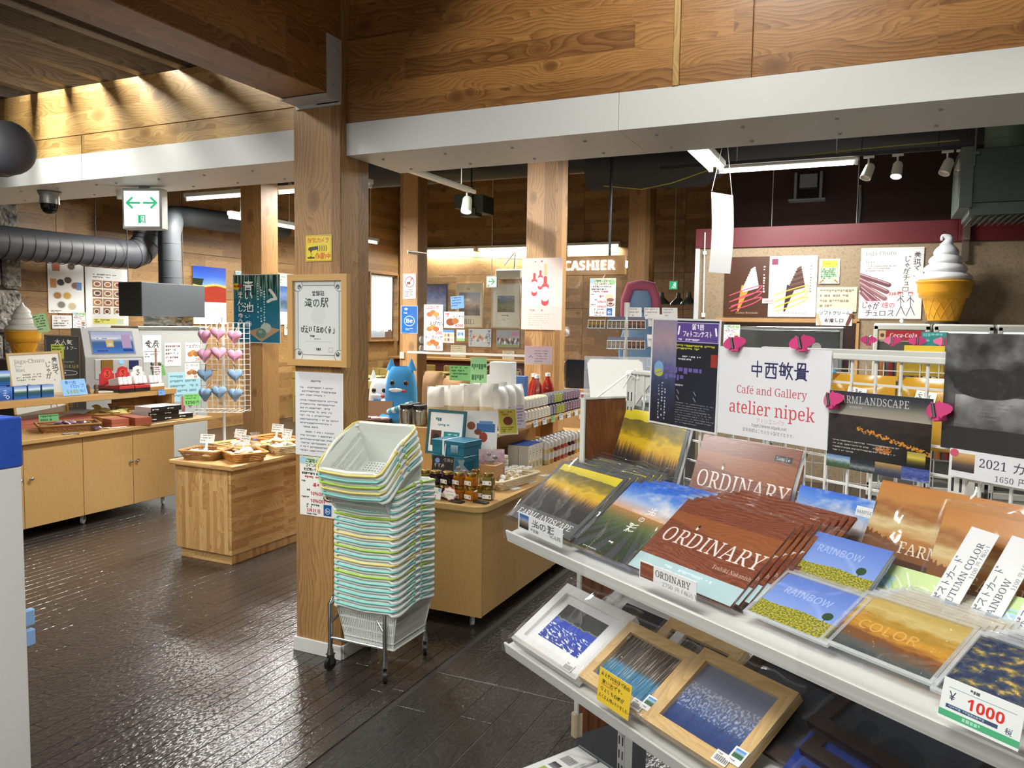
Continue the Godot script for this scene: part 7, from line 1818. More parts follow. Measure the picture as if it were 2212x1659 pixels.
# ---- soft serve stand behind the rack ---------------------------------------------------
func ice_cream_stand():
	var Z := -8.7
	var s := thing("soft_serve_stand", "soft serve stand with a mottled tan front and a red top band", "stand", Vector3.ZERO)
	var tan_m := speckle("mottled_tan", ["#776652", "#8a775f", "#968368", "#807058"], 0.06, 121, 0.6, 1.6)
	obj("front_board", [b().bx(-1.80, 1.68, Z - 0.06, 3.4, 2.46, Z, 0.002).bx(-0.17, 0, Z - 0.06, 3.4, 1.68, Z, 0.002).bx(-1.80, 0, Z - 0.06, -0.17, 1.16, Z, 0.002).bx(-1.80, 1.16, Z - 0.06, -1.55, 1.68, Z, 0.002), tan_m], s)
	var red := mat("band_red", "#611b22", 0.4)
	obj("top_band", [b().bx(-1.84, 2.45, Z - 0.07, 0.655, 2.66, Z + 0.02, 0.003), red], s)
	obj("top_band", [b().bx(0.658, 2.45, Z - 0.07, 3.4, 2.66, Z + 0.02, 0.003), red], s)
	obj("corner_post", [b().bx(-1.84, 0, Z - 0.03, -1.79, 2.45, Z + 0.02, 0.003), mat("post_grey", "#c2c4c4", 0.4)], s)
	obj("side_panel", [b().bx(-1.83, 0, -10.4, -1.80, 2.46, Z - 0.06), tan_m], s)
	obj("side_panel", [b().bx(-1.84, 2.45, -10.4, -1.78, 2.66, Z - 0.07), red], s)
	obj("conduit", [b().tube([Vector3(-1.74, 2.62, Z + 0.03), Vector3(-1.73, 1.72, Z + 0.03)], 0.008, 8).box(Vector3(-1.735, 2.4, Z + 0.025), Vector3(0.04, 0.04, 0.03), 0.004).box(Vector3(-1.73, 1.73, Z + 0.025), Vector3(0.04, 0.05, 0.03), 0.004), mat("conduit_white", "#d9dad6", 0.4)], s)
	obj("counter_ledge", [b().bx(-1.60, 1.10, Z - 0.1, -0.15, 1.14, Z + 0.18, 0.004), mat("steel")], s)
	obj("window_trim", [b().bx(-1.60, 1.66, Z - 0.02, -0.17, 1.70, Z + 0.03, 0.003).bx(-0.20, 1.14, Z - 0.02, -0.17, 1.68, Z + 0.03, 0.003), mats.maple_edge], s)
	# kitchen behind the hatch
	struct("wall_kitchen", [b().bx(-1.8, 0, -10.6, 3.4, 4.45, -10.5, 0.0), mat("kitchen_brown", "#3a2219", 0.6)])
	fluorescent("added unseen fluorescent tube brightening the soft serve stand above the machine", Vector3(-0.7, 2.2, -9.35), 0, 4.0, 1.25, 0.1)  # added lamp, out of sight, to brighten the kitchen seen through the hatch
	var mach := thing("soft_serve_machine", "stainless soft serve machine behind the hatch", "machine", Vector3(-0.95, 0, -9.5))
	obj("body", [b().bx(-0.55, 0.2, -0.3, 0.62, 1.62, 0.25, 0.01), mat("steel")], mach)
	obj("upper_panel", [b().bx(-0.5, 1.35, 0.25, 0.58, 1.58, 0.27, 0.004), mat("steel_dark", "#6f7476", 0.3, 0.8)], mach)
	obj("lower_panel", [b().bx(-0.5, 1.15, 0.25, 0.58, 1.32, 0.27, 0.004), mat("panel_grey", "#a9adae", 0.4)], mach)
	obj("dial", [b(rot(Vector3(0.35, 1.4, 0.27), 0, 90)).can(0.05, 0, 0.02, 20), mat("dial_white", "#dfe0de", 0.4)], mach)
	obj("timer", [b().box(Vector3(0.12, 1.42, 0.28), Vector3(0.1, 0.06, 0.02), 0.006), mats.dial_white], mach)
	tag(obj("blue_cloth", [b().ball(Vector3(0, 0.05, 0), Vector3(0.16, 0.08, 0.1), 16, 8).bx(-0.16, 0, -0.09, 0.18, 0.05, 0.09, 0.02), mat("cloth_blue", "#1f86b8", 0.4)], null, Vector3(-0.55, 1.14, -8.62)), "folded bright blue cloth on the hatch counter", "cloth")
	for k in 2:
		var mini := thing("paper_cone", ["cream model cone tip showing above the gallery sign", "brown model cone tip showing above the gallery sign"][k], "model cone", Vector3(-1.25 + k * 0.32, 1.14, -8.6))
		obj("cone", [b().lathe([Vector2(0.06, 0), Vector2(0.05, 0.1), Vector2(0.0, 0.22)], 10), mat(["cone_cream", "cone_cocoa"][k], ["#cdb7a0", "#5a4234"][k], 0.5)], mini)
	tagcard("notice", "coupon notice on the hatch glass beside the pink clip", coupon_print(), 0.17, 0.22, rot(Vector3(-1.42, 1.52, Z + 0.035), 0), "", "notice")
	# posters
	for k in 2:
		var im := sheet(230, 310, "#4a2f22" if k == 0 else "#d6d3d2")
		if k == 1: fade(im, 0, 0, 230, 310, ["#c2bfc0", "#e2e0e0", "#cfcccc", "#dcd9d8"])
		var cone: String = ["#d98a3c", "#3a2a26"][k]
		for i in 20: stroke(im, [Vector2(122 + i * 1.5 - 30, 150 + i * 1.2), Vector2(74 + k * 6, 280)], 8, cone)
		for i in 9:
			var y := 150.0 - i * 12
			stroke(im, [Vector2(100 + i * 4.6, y + 22 - i), Vector2(166 - i * 1.8, y + 4)], 20 - i * 1.2, ["#f0ece6", "#5f463e"][k] if i % 2 == 0 else ["#ddd6cc", "#4a342e"][k])
		for i in 3: curve(im, [Vector2(30, 200 + i * 34), Vector2(110, 170 + i * 30), Vector2(190, 150 + i * 30), Vector2(150, 190 + i * 26), Vector2(40, 230 + i * 26)], 5, ["#d2506a", "#d8b23c"][k])
		bar(im, 12, 14, 30, 30, "#7a2f4a" if k else "#5a2430"); txt(im, ["Crème Normale", "Crémiant Chocolat"][k], 120, 296, 15, "#c9b8a8" if k == 0 else "#6a5a54", "s", 1)
		for i in 10: rows_of_text(im, 196, 50 + i * 14, 8, 1, 9, 9, "#d9cfc4" if k == 0 else "#8a7a74", i + 3)
		tagcard("soft_serve_poster", ["brown poster of a vanilla soft serve cone with a pink ribbon", "pale poster of a chocolate soft serve cone with a yellow ribbon"][k], im, 0.47, 0.63, rot(Vector3([-1.285, -0.825][k], 2.035, Z + 0.012 + k * 0.003), 0), "", "poster", 0.25)
	var pr := sheet(80, 34, "#ece6e0"); txt(pr, "500", 10, 27, 24, "#c2343c", "G"); jp(pr, "円", 52, 6, 22, "#c2343c", 0.12)
	tagcard("price_tag", "small 500 yen price tag between the two soft serve posters", pr, 0.12, 0.05, rot(Vector3(-1.06, 1.885, Z + 0.02), 0))
	var gr := sheet(120, 150, "#a9d6a2"); frame_line(gr, 0, 0, 120, 150, 4, "#cfe6c8"); jp(gr, "50円引き", 22, 14, 20, "#c2703a", 0.13); bar(gr, 16, 10, 88, 40, "#e0d23c"); jp(gr, "ソフトクリーム", 18, 24, 13, "#a8422c", 0.15); rows_of_text(gr, 12, 58, 96, 6, 11, 8, "#2f5a34", 3); stroke(gr, [Vector2(10, 142), Vector2(26, 128)], 8, "#c25a3a"); stroke(gr, [Vector2(110, 142), Vector2(94, 128)], 8, "#c25a3a")
	tagcard("notice", "green coupon notice with a yellow heading on the stand", gr, 0.195, 0.25, rot(Vector3(-0.475, 2.185, Z + 0.012), 0), "", "notice")
	tagcard("notice", "plain cream notice below the green coupon on the stand", note(150, 100, "#d3c9ad", 4, "#8a7f6a", 131), 0.38, 0.25, rot(Vector3(-0.395, 1.90, Z + 0.012), 0), "", "notice")
	var sc := sheet(160, 80, "#ece8e2"); jp(sc, "ソフトクリーム", 12, 10, 20, "#222", 0.12); jp(sc, "お渡し口", 36, 44, 22, "#222", 0.12); stroke(sc, [Vector2(4, 30), Vector2(18, 74)], 16, "#c9a884"); stroke(sc, [Vector2(156, 30), Vector2(140, 74)], 16, "#6a3f30")
	tagcard("hatch_sign", "white pick-up sign with two painted cones hanging over the hatch", sc, 0.34, 0.17, rot(Vector3(-0.41, 1.72, Z + 0.04), 0), "", "sign")
	var ch := sheet(300, 400, "#e4e3e2")
	txt(ch, "Jaga-Churo", 22, 40, 28, "#77706a", "s"); txt(ch, "from", 26, 62, 13, "#99938c", "s"); txt(ch, "Biei", 24, 88, 24, "#77706a", "s"); rows_of_text(ch, 26, 100, 150, 3, 13, 7, "#99938c", 4)
	jp(ch, "美瑛で、", 252, 26, 36, "#38312e", 0.08, true); jp(ch, "じゃがチュロ。", 204, 50, 36, "#38312e", 0.08, true)
	for k in 5:
		var a := Vector2(-10 + k * 6, 150 + k * 26)
		stroke(ch, [a, a + Vector2(150 - k * 14, 60 + k * 12)], 26, ["#6f4a52", "#80585e", "#8d666a"][k % 3]); stroke(ch, [a + Vector2(0, -7), a + Vector2(150 - k * 14, 53 + k * 12)], 5, "#c2a4a6")
	bar(ch, 0, 300, 300, 100, "#e4e3e2"); txt(ch, "330", 140, 268, 24, "#b5363a", "G"); jp(ch, "円", 182, 246, 22, "#b5363a", 0.12)
	jp(ch, "ひえい", 22, 282, 28, "#b5506a", 0.08); jp(ch, "じゃが", 10, 308, 40, "#3a2f3a", 0.08, false, 0.8); jp(ch, "畑の", 110, 306, 34, "#b5405a", 0.08); jp(ch, "チュロス", 30, 350, 38, "#3a2f3a", 0.09)
	for k in 2:
		var x := 200.0 + k * 46
		disc(ch, x, 262, 12, 10, "#6a5f6a", 0.8); bar(ch, int(x) - 12, 250, 24, 6, "#b5505a"); stroke(ch, [Vector2(x, 274), Vector2(x + 4, 330), Vector2(x - 16, 384)], 4, "#5a5464"); stroke(ch, [Vector2(x + 4, 330), Vector2(x + 24, 378)], 4, "#5a5464"); stroke(ch, [Vector2(x - 14, 300), Vector2(x, 280), Vector2(x + 18, 306)], 4, "#5a5464")
	tagcard("churro_poster", "white poster of sugared churros with two drawn walkers", ch, 0.56, 0.7, rot(Vector3(0.095, 2.06, Z + 0.014), 0), "", "poster", 0.3)
	# refrigerators
	for k in 3:
		var x: float = [0.2, 0.70, 1.20][k]
		var fr := thing("drinks_fridge", ["glass door fridge with a red lettered lamp panel", "glass door fridge with a lit white lamp panel under the display cone", "glass door fridge with a lit white lamp panel at the stand's end"][k], "refrigerator", Vector3(x, 0, -8.38))
		var wm := mat("fridge_white", "#d0d0c4", 0.35)
		obj("cabinet", [b().bx(-0.235, 0.02, -0.28, 0.235, 1.66, 0.22, 0.01), wm], fr)
		obj("door_rim", [b().bx(-0.235, 0.1, 0.22, -0.195, 1.64, 0.25, 0.006).bx(0.195, 0.1, 0.22, 0.235, 1.64, 0.25, 0.006).bx(-0.235, 1.60, 0.22, 0.235, 1.65, 0.25, 0.006).bx(-0.235, 0.1, 0.22, 0.235, 0.16, 0.25, 0.006), wm], fr)
		if k == 0:
			var cc := sheet(260, 64, "#b01f28"); txt(cc, "Coca-Cola", 140, 46, 40, "#f4f0ee", "S", 1, 0.8, 0.2); bar(cc, 0, 0, 40, 64, "#d9b98a"); disc(cc, 20, 32, 12, 14, "#6a3a2a")
			_lit_print("lamp_panel", cc, 0.38, 0.085, Vector3(0, 1.55, 0.232), fr, 0.9)
		else: obj("lamp_panel", [b().bx(-0.19, 1.50, 0.222, 0.19, 1.59, 0.23, 0.002), lit("fridge_lamp", "#f6fbff", 2.2)], fr)
		obj("inner", [b().bx(-0.195, 0.16, 0.221, 0.195, 1.49, 0.225), mat("fridge_inside", "#55564f", 0.4)], fr)
		for lv in 3:
			obj("shelf", [b().bx(-0.19, 0.4 + lv * 0.36, 0.224, 0.19, 0.41 + lv * 0.36, 0.245), mat("steel")], fr)
			for j in 5: obj("bottle", [b(Vector3(-0.15 + j * 0.075, 0.41 + lv * 0.36, 0.236)).lathe([Vector2(0, 0), Vector2(0.008, 0), Vector2(0.008, 0.15), Vector2(0.004, 0.2), Vector2(0.004, 0.22), Vector2(0, 0.22)], 8, 3.2, 1.0), mat("drink_%d" % (j % 4), ["#a8642a", "#7a1f1f", "#d9a83a", "#4a6a8a"][j % 4], 0.2)], fr)
		obj("glass_door", [pane_of(0.39, 1.33, 0), clear_mat("frame_glass", "#ffffff", 0.06, 0.02)], fr, Vector3(0, 0.825, 0.25))
	soft_serve("tall white soft serve display cone with a curled tip on a fridge", Vector3(0.545, 1.66, -8.4), 0.80, mat("milk_white", "#dcdcdf", 0.3), mat("cone_yellow"), true)
	var bb := thing("bear_clip", "small white bear figure on the red-panel fridge", "figurine", Vector3(0.2, 1.665, -8.25))
	obj("figure", [b().ball(Vector3(0, 0.02, 0), Vector3(0.02, 0.02, 0.016), 10, 7).ball(Vector3(0, 0.045, 0), Vector3(0.014, 0.013, 0.012), 10, 6), mat("figurine_white", "#e6e4e0", 0.5)], bb)
	# hood, duct, lamps above
	var h := thing("kitchen_hood", "green-grey steel hood with a slatted filter over the stand", "extractor hood", Vector3.ZERO)
	var green := mat("hood_green", "#4c5a50", 0.4)
	obj("canopy", [b().bx(0.57, 2.66, -8.3, 1.9, 3.10, -7.6, 0.006), green], h)
	obj("lip", [b().bx(0.56, 2.62, -8.32, 0.66, 3.12, -7.58, 0.004).bx(0.64, 2.56, -8.25, 1.85, 2.66, -7.62, 0.004), mat("hood_lip", "#5f6a62", 0.4)], h)
	for k in 22: obj("slat", [b(rot(Vector3(0.68 + k * 0.05, 2.545, -7.95), 0, 0, 30)).box(Vector3.ZERO, Vector3(0.035, 0.004, 0.6)), mat("slat_grey", "#7a807c", 0.4)], h)
	obj("flue", [b().can(0.17, 3.1, 4.45, 20, -1, Vector3(0.92, 0, -7.9)), mat("flue_green", "#77907a", 0.4)], h)
	obj("flue_ring", [b(Vector3(0.92, 3.2, -7.9)).lathe([Vector2(0.17, -0.01), Vector2(0.178, 0), Vector2(0.17, 0.01)], 20), mats.flue_green], h)
	for x in [0.72, 1.5]: obj("leg", [b().bx(x - 0.03, 2.46, -8.66, x + 0.03, 2.66, -8.63).bx(x - 0.03, 2.26, -8.68, x + 0.03, 2.5, -8.665), mat("steel_brown", "#7d6e62", 0.35, 0.6)], h)
	obj("rod", [b().can(0.008, 2.95, 4.45, 6, -1, Vector3(0.66, 0, -7.57)).box(Vector3(0.66, 3.06, -7.57), Vector3(0.07, 0.03, 0.02), 0.003), mats.hood_lip], h)
	tag(obj("ceiling_duct", [b().tube([Vector3(-2.9, 3.3, -8.25), Vector3(-1.7, 3.27, -8.25), Vector3(-1.4, 3.40, -8.3), Vector3(-0.9, 3.44, -8.35), Vector3(0.9, 3.44, -8.4)], [0.24, 0.24, 0.17, 0.15, 0.15], 20), mat("duct_dark")]), "dark ceiling duct that narrows above the soft serve stand", "duct")
	tag(obj("yellow_cable", [b().tube([Vector3(-2.6, 3.02, -7.78), Vector3(-2.2, 2.96, -7.76), Vector3(-1.9, 3.0, -7.75), Vector3(-1.4, 3.14, -7.74), Vector3(-0.2, 3.19, -7.72), Vector3(0.55, 3.2, -7.7)], 0.006, 6), mat("cable_yellow", "#a9a83a", 0.5)]), "thin yellow cable strung along the light fitting", "cable")
	var tr := thing("lamp_rail", "black lamp rail in front of the ceiling duct", "rail", Vector3(0, 3.13, -7.72))
	obj("rail", [b().bx(-2.0, 0, -0.02, 0.56, 0.03, 0.02), mat("rail_black", "#1b1b1c", 0.5)], tr)
	for x in [-1.6, -0.2, 0.4]: obj("rod", [b().can(0.005, 0.03, 1.32, 6, -1, Vector3(x, 0, 0)), mats.rail_black], tr)
	for k in 4: spot_lamp(["unlit white track lamp next to the long fluorescent tube", "lit white track lamp between the unlit ones", "unlit white track lamp near the green hood", "unlit white track lamp half behind the green hood"][k], Vector3([-0.14, 0.09, 0.47, 0.58][k], 2.99, -7.72), Vector3([-0.4, 0.0, 0.2, 0.4][k], 2.2, -7.4), 3.0, 34, k == 1)
	var hp := thing("hanging_sheet", "blank white sheet hanging on two strings from the long light", "sheet", Vector3(-1.16, 2.05, -6.4))
	var pts := []
	for j in 12:
		for i in 5:
			var f := i / 4.0 - 0.5
			var y := j / 11.0
			pts.append(Vector3(f * 0.13 + 0.018 * sin(y * PI), 0.62 * (1 - y), f * -0.22 + 0.02 * sin(y * 3.0)))
	var q := b(); q.grid(pts, 5, 12)
	obj("paper", [q, paper_mat()], hp, Vector3(0, -0.02, 0))
	for x in [-1.0, 1.0]: obj("string", [b().tube([Vector3(x * 0.05, 0.6, -x * 0.16), Vector3(x * 0.02, 0.98, -0.05)], 0.002, 5).tube([Vector3(x * 0.02, 0.98, -0.05), Vector3(-0.1, 1.0, -0.05)], 0.002, 5), mat("cord_white")], hp)
	for k in 2:
		var br := thing("wall_bracket", ["steel bracket frame on the dark kitchen wall", "bent steel strip on the dark kitchen wall"][k], "bracket", Vector3(-0.85 + k * 0.58, 3.18, -10.5))
		if k == 0: obj("frame", [b().bx(-0.16, 0, 0, -0.13, 0.32, 0.16).bx(0.13, 0, 0, 0.16, 0.32, 0.16).bx(-0.22, -0.02, 0, 0.2, 0, 0.18).bx(-0.1, 0.14, 0, 0.1, 0.3, 0.14), mat("bracket_steel")], br)
		else: obj("strip", [b().tube([Vector3(0, -0.34, 0.02), Vector3(0.01, -0.1, 0.03), Vector3(0, 0.15, 0.02)], 0.018, 6), mat("bracket_steel")], br)
func paper_mat() -> StandardMaterial3D:
	var m := mat("sheet_white", "#e9e9ec", 0.6)
	m.backlight_enabled = true; m.backlight = Color("#c4c4c6"); m.cull_mode = BaseMaterial3D.CULL_DISABLED
	return m

# ---- right: the grid rack of photo books ------------------------------------------------
var RK := Transform3D()
func rk(s: float, y: float, o: float, tilt := 90.0, turn := 0.0, spin := 0.0) -> Transform3D:     # place on the rack; tilt 90 stands upright, 0 lies flat
	return RK * rot(Vector3(s, y, o), turn, -(90.0 - tilt)) * rot(Vector3.ZERO, 0, 0, spin)
func book(label: String, pr: Dictionary, w: float, h: float, thick: float, t: Transform3D, cover: String, group := "", sleeve := -1, gloss := 0.25) -> Node3D:
	var o := thing("photo_book", label, "book", t, group)
	obj("cover", [b().box(Vector3(0, 0, -thick / 2 + 0.0006), Vector3(w, h, 0.0012)).box(Vector3(0, 0, thick / 2 - 0.0006), Vector3(w, h, 0.0012)).box(Vector3(-w / 2 + 0.001, 0, 0), Vector3(0.002, h, thick)), mat("cover_" + cover, cover, 0.35)], o)
	obj("pages", [b().box(Vector3(0.001, 0, 0), Vector3(w - 0.006, h - 0.005, thick - 0.0026)), mat("page_white", "#dcdcd8", 0.8)], o)
	card("front_print", "", "", pr, w, h, Vector3(0, 0, thick / 2 + 0.0003), 0.0006, gloss, "", o, cover)
	if sleeve >= 0: _sleeve(o, w, h, thick, sleeve, sleeve < 1000)
	return o
func _sleeve(o: Node, w: float, h: float, thick: float, sd: int, whole := true):
	var f := b()
	if whole:
		f = film(w + 0.014, h + 0.022, sd, 0.009, 26, 22)
		for i in f.v.size(): f.v[i] += Vector3(0.003, 0.004, thick / 2 + 0.008)
	for s in [-1.0, 1.0]:                                   # puffed side seams
		var path := []
		for k in 9: path.append(Vector3(s * (w / 2 + 0.005) + 0.0015 * sin(k * 1.9 + sd), lerpf(-h / 2 - 0.003, h / 2 + 0.014, k / 8.0), thick / 2 + 0.002 * cos(k * 2.3 + sd)))
		f.tube(path, 0.0022, 5)
	var tp := []
	for k in 11: tp.append(Vector3(lerpf(-w / 2 - 0.004, w / 2 + 0.008, k / 10.0), h / 2 + 0.014 + 0.003 * sin(k * 1.4 + sd), thick / 2 + 0.003 * cos(k * 2.1 + sd)))
	f.tube(tp, 0.0024, 5)
	var rim := b()
	if w < 0.2 and thick < 0.01:                            # the edge of a hard clear case
		for s in [-1.0, 1.0]: rim.bx(s * (w / 2 + 0.004) - 0.003, -h / 2 - 0.008, -thick / 2, s * (w / 2 + 0.004) + 0.003, h / 2 + 0.008, thick / 2 + 0.0025).bx(-w / 2 - 0.004, s * (h / 2 + 0.005) - 0.003, -thick / 2, w / 2 + 0.004, s * (h / 2 + 0.005) + 0.003, thick / 2 + 0.0025)
	obj("clear_sleeve", [f, film_mat(), rim, clear_mat("case_edge", "#f2f5f7", 0.3, 0.08)], o)
func stack(n: int, first: String, rest: String, pr: Dictionary, w: float, h: float, thick: float, at: Array, step: Array, cover: String, group: String, sd: int, spin := 0.0):
	for k in n:
		book(first if k == 0 else rest, pr, w, h, thick, rk(at[0] + step[0] * k, at[1] + step[1] * k, at[2] + step[2] * k, at[3], 0, spin + (sin(k * 2.0 + sd) * 0.5 if k else 0.0)), cover, group, sd if k == 0 else 1000 + k)
func pond_frame(label: String, w: float, h: float, im: Image, t: Transform3D, fm: Material, sd: int, mount := "", tags := 1):
	var o := picture_frame("framed_photo", label, w, h, im, t, fm, 0.026, 0.022, mount, "framed photographs on the lower shelf", false)
	var lb := sheet(50, 34, "#e6e6e4"); rows_of_text(lb, 6, 5, 36, 1, 6, 4, "#777", 3)
	for k in 14: bar(lb, 6 + k * 3, 12, 1 + (k * 7) % 2, 16, "#333")
	if tags > 0: card("barcode_label", "", "", lb, 0.034, 0.023, Vector3(w * 0.34, -h * 0.42, 0.0135), 0.0006, 0.4, "", o)
	if tags > 1:
		var pt := sheet(40, 44, "#ecedec"); fade(pt, 5, 4, 30, 24, ["#4f8fd0", "#a9c6de", "#2f5a3a", "#3a6a4a"]); rows_of_text(pt, 6, 34, 26, 1, 5, 4, "#888", 3)
		card("photo_label", "", "", pt, 0.03, 0.033, Vector3(w * 0.44, -h * 0.33, 0.0140), 0.0006, 0.4, "", o)
	_sleeve(o, w, h, 0.024, sd)
func pink_clip(t: Transform3D, label: String):
	var o := thing("butterfly_clip", label, "clip", t, "pink butterfly clips")
	var m := mat("clip_pink", "#d94a86", 0.25); m.backlight_enabled = true; m.backlight = Color("#7a2044")
	for s in [-1.0, 1.0]:
		var wing := PackedVector2Array()
		for k in 14:
			var a := -1.3 + 2.6 * k / 13.0
			wing.append(Vector2(0.004 + 0.026 * cos(a) * (0.75 + 0.25 * cos(a * 4.0)), 0.026 * sin(a) * (0.8 + 0.25 * cos(a * 3.0))))
		wing.append(Vector2(0.0, 0.006)); wing.append(Vector2(0.0, -0.006))
		obj("wing", [b(rot(Vector3.ZERO, 90.0 - s * 62.0, 8)).prism(wing, -0.0015, 0.0015), m], o)
	obj("spring", [b().can(0.004, -0.012, 0.012, 10), mat("chrome")], o)
	obj("jaw", [b().box(Vector3(0, -0.014, -0.012), Vector3(0.012, 0.012, 0.024), 0.002), m], o)
func book_rack():
	RK = rot(Vector3(-0.19908, 0, -1.77456), -33.5)
	var white := mat("rack_white", "#d2d2cd", 0.35)
	var r := thing("grid_rack", "white wire grid rack with two sloping shelves of photo books and frames", "rack", RK)
	grid_mesh(1.42, 0.86, 0.05, 0.0022, white, "grid_panel", r, Vector3(-0.12, 0.685, -0.006))
	grid_mesh(0.36, 0.98, 0.05, 0.0022, white, "grid_panel", r, Vector3(-0.475, 0.49, -0.006))
	grid_mesh(1.42, 0.55, 0.05, 0.0022, white, "grid_panel", r, Vector3(-0.12, 0.12, -0.006))
	obj("top_rail", [b().bx(-0.12, 1.54, -0.012, 1.3, 1.552, 0.004, 0.002), white], r)
	for u in [[-0.478, 1.48], [1.29, 1.55], [0.40, 1.54]]:
		var up := obj("upright", [b().bx(u[0] - 0.016, 0.02, -0.034, u[0] + 0.016, u[1], -0.004, 0.002), white], r)
		var sl := b()
		for k in 34:
			for q in [-0.007, 0.007]: sl.bx(u[0] + q - 0.0022, 0.08 + k * 0.04, -0.005, u[0] + q + 0.0022, 0.104 + k * 0.04, -0.0035)
		obj("slot_row", [sl, mat("slot_dark", "#26262a", 0.8)], up)
		obj("foot", [b().bx(u[0] - 0.02, 0, -0.28, u[0] + 0.02, 0.03, 0.3, 0.004), white], r)
	obj("gusset", [b().prism(PackedVector2Array([Vector2(-0.46, 1.475), Vector2(-0.38, 1.475), Vector2(-0.46, 1.39)]), -0.012, -0.008), white], r)
	obj("cap_rail", [b().bx(-0.49, 1.472, -0.04, -0.12, 1.482, 0.0, 0.002), white], r)
	for y in [1.075, 0.785]:                                 # sloping shelves with clear lips
		var t := rot(Vector3(0, y, 0.355), 0, 15)
		obj("shelf", [b(t).bx(-0.515, -0.012, -0.35, 1.3, 0.0, 0.0, 0.002).bx(-0.515, -0.02, -0.004, 1.3, 0.01, 0.002, 0.001), white], r)
		var ac := clear_mat("acrylic", "#ffffff", 0.012, 0.03)
		obj("clear_lip", [b().bx(-0.522, y - 0.012, 0.358, 1.3, y + 0.045, 0.361).bx(-0.522, y - 0.012, 0.33, 1.3, y - 0.009, 0.361).bx(-0.522, y + 0.043, 0.357, 1.3, y + 0.046, 0.366), ac], r)
		for s in [-0.47, 0.4, 1.28]: obj("bracket", [b(rot(Vector3(s, 0, 0), -90)).prism(PackedVector2Array([Vector2(0, y + 0.06), Vector2(0, y - 0.01), Vector2(0.33, y - 0.026), Vector2(0.34, y - 0.016)]), -0.002, 0.002), white], r)
	var sp := b(); sp.g = 1; sp.bx(-0.505, 0.5, -0.002, -0.492, 1.407, 0.133)
	var side := thing("side_board", "brown wooden board with white edging fixed to the rack's end", "board", RK)
	wood("board_brown", "#7a4a2c", "#4f2c18", Vector2(1.2, 0.5), 2, 91, 0.0, 2, 0.7, 0.45, Vector2i(256, 128))
	obj("board", [sp, mats.board_brown], side)
	obj("edging", [b().bx(-0.507, 0.5, 0.133, -0.490, 1.407, 0.139, 0.001).bx(-0.507, 1.407, -0.002, -0.490, 1.411, 0.139), white], side)
	obj("foot_block", [b().bx(-0.512, 0.49, 0.118, -0.49, 0.56, 0.146, 0.004), mat("beige_block", "#c3b091", 0.6)], side)
	# --- posters clipped to the grid
	var ct := sheet(330, 400, "#2b2c33")
	lay(ct, pic_plain(130, 400, 84, ["#8d8196", "#a58f98", "#6f7390", "#3f4560", "#2e3140", "#28292f"], 0.05), 0, 0)
	bar(ct, 124, 12, 200, 74, "#5f4a8a"); frame_line(ct, 126, 14, 196, 70, 2, "#c9c2dc"); jp(ct, "第1回", 200, 18, 22, "#f0eef4", 0.13); jp(ct, "フォトコンテスト", 156, 44, 21, "#f0eef4", 0.13, false, 0.85); rows_of_text(ct, 136, 72, 180, 1, 8, 7, "#d9d2e6", 3); stroke(ct, [Vector2(140, 30), Vector2(136, 56)], 8, "#f0eef4"); stroke(ct, [Vector2(308, 34), Vector2(312, 56)], 8, "#f0eef4")
	rows_of_text(ct, 130, 94, 180, 2, 11, 7, "#b9b43a", 4); rows_of_text(ct, 140, 134, 120, 2, 10, 6, "#c9c9d0", 5); bar(ct, 292, 124, 28, 44, "#9a3a34"); disc(ct, 44, 190, 24, 30, "#7fa3cc"); disc(ct, 44, 204, 22, 15, "#a9b84e"); stroke(ct, [Vector2(24, 210), Vector2(64, 198)], 4, "#9a7ab8")
	rows_of_text(ct, 76, 178, 230, 1, 20, 22, "#6a5fa0", 6); rows_of_text(ct, 76, 206, 170, 1, 20, 20, "#6a5fa0", 7)
	for k in 3:
		for i in 13: rows_of_text(ct, 46 + k * 16, 240 + i * 11, 7, 1, 8, 7, "#b9b9c2", k * 20 + i)
	rows_of_text(ct, 130, 240, 60, 1, 9, 6, "#b9b9c4", 11); for k in 4: stroke(ct, [Vector2(140 + (k % 2) * 80, 262 + (k / 2) * 22), Vector2(150 + (k % 2) * 80, 274 + (k / 2) * 22)], 5, "#77777f")
	rows_of_text(ct, 134, 306, 180, 9, 9, 3, "#8f8f96", 12); frame_line(ct, 0, 0, 330, 400, 7, "#d5d6d6")
	tagcard("contest_poster", "dark photo contest poster with a purple heading standing at the rack's end", ct, 0.235, 0.268, rk(-0.268, 1.486, 0.008, 90, 0, -1), "", "poster", 0.18)
	var sg := sheet(594, 400, "#dcdde0")
	jp(sg, "中西敏貴", 182, 56, 78, "#1f1c4a", 0.085); txt(sg, "Café and Gallery", 297, 206, 48, "#c0485a", "s", 1); txt(sg, "atelier nipek", 297, 296, 76, "#c8434e", "s", 1)
	jp(sg, "アトリエニペク", 226, 308, 22, "#c98a92", 0.07); txt(sg, "hppt://www.nipek.net", 297, 348, 18, "#55504e", "s", 1); jp(sg, "営業時間はこちらから確認できます。", 150, 358, 18, "#7d7c7c", 0.07, false, 0.95)
	tagcard("gallery_sign", "white landscape sign with red and navy lettering clipped to the grid", sg, 0.297, 0.2, rk(-0.001, 1.457, 0.008), "", "sign", 0.5)
	var pm := sheet(400, 300, "#2a2522")
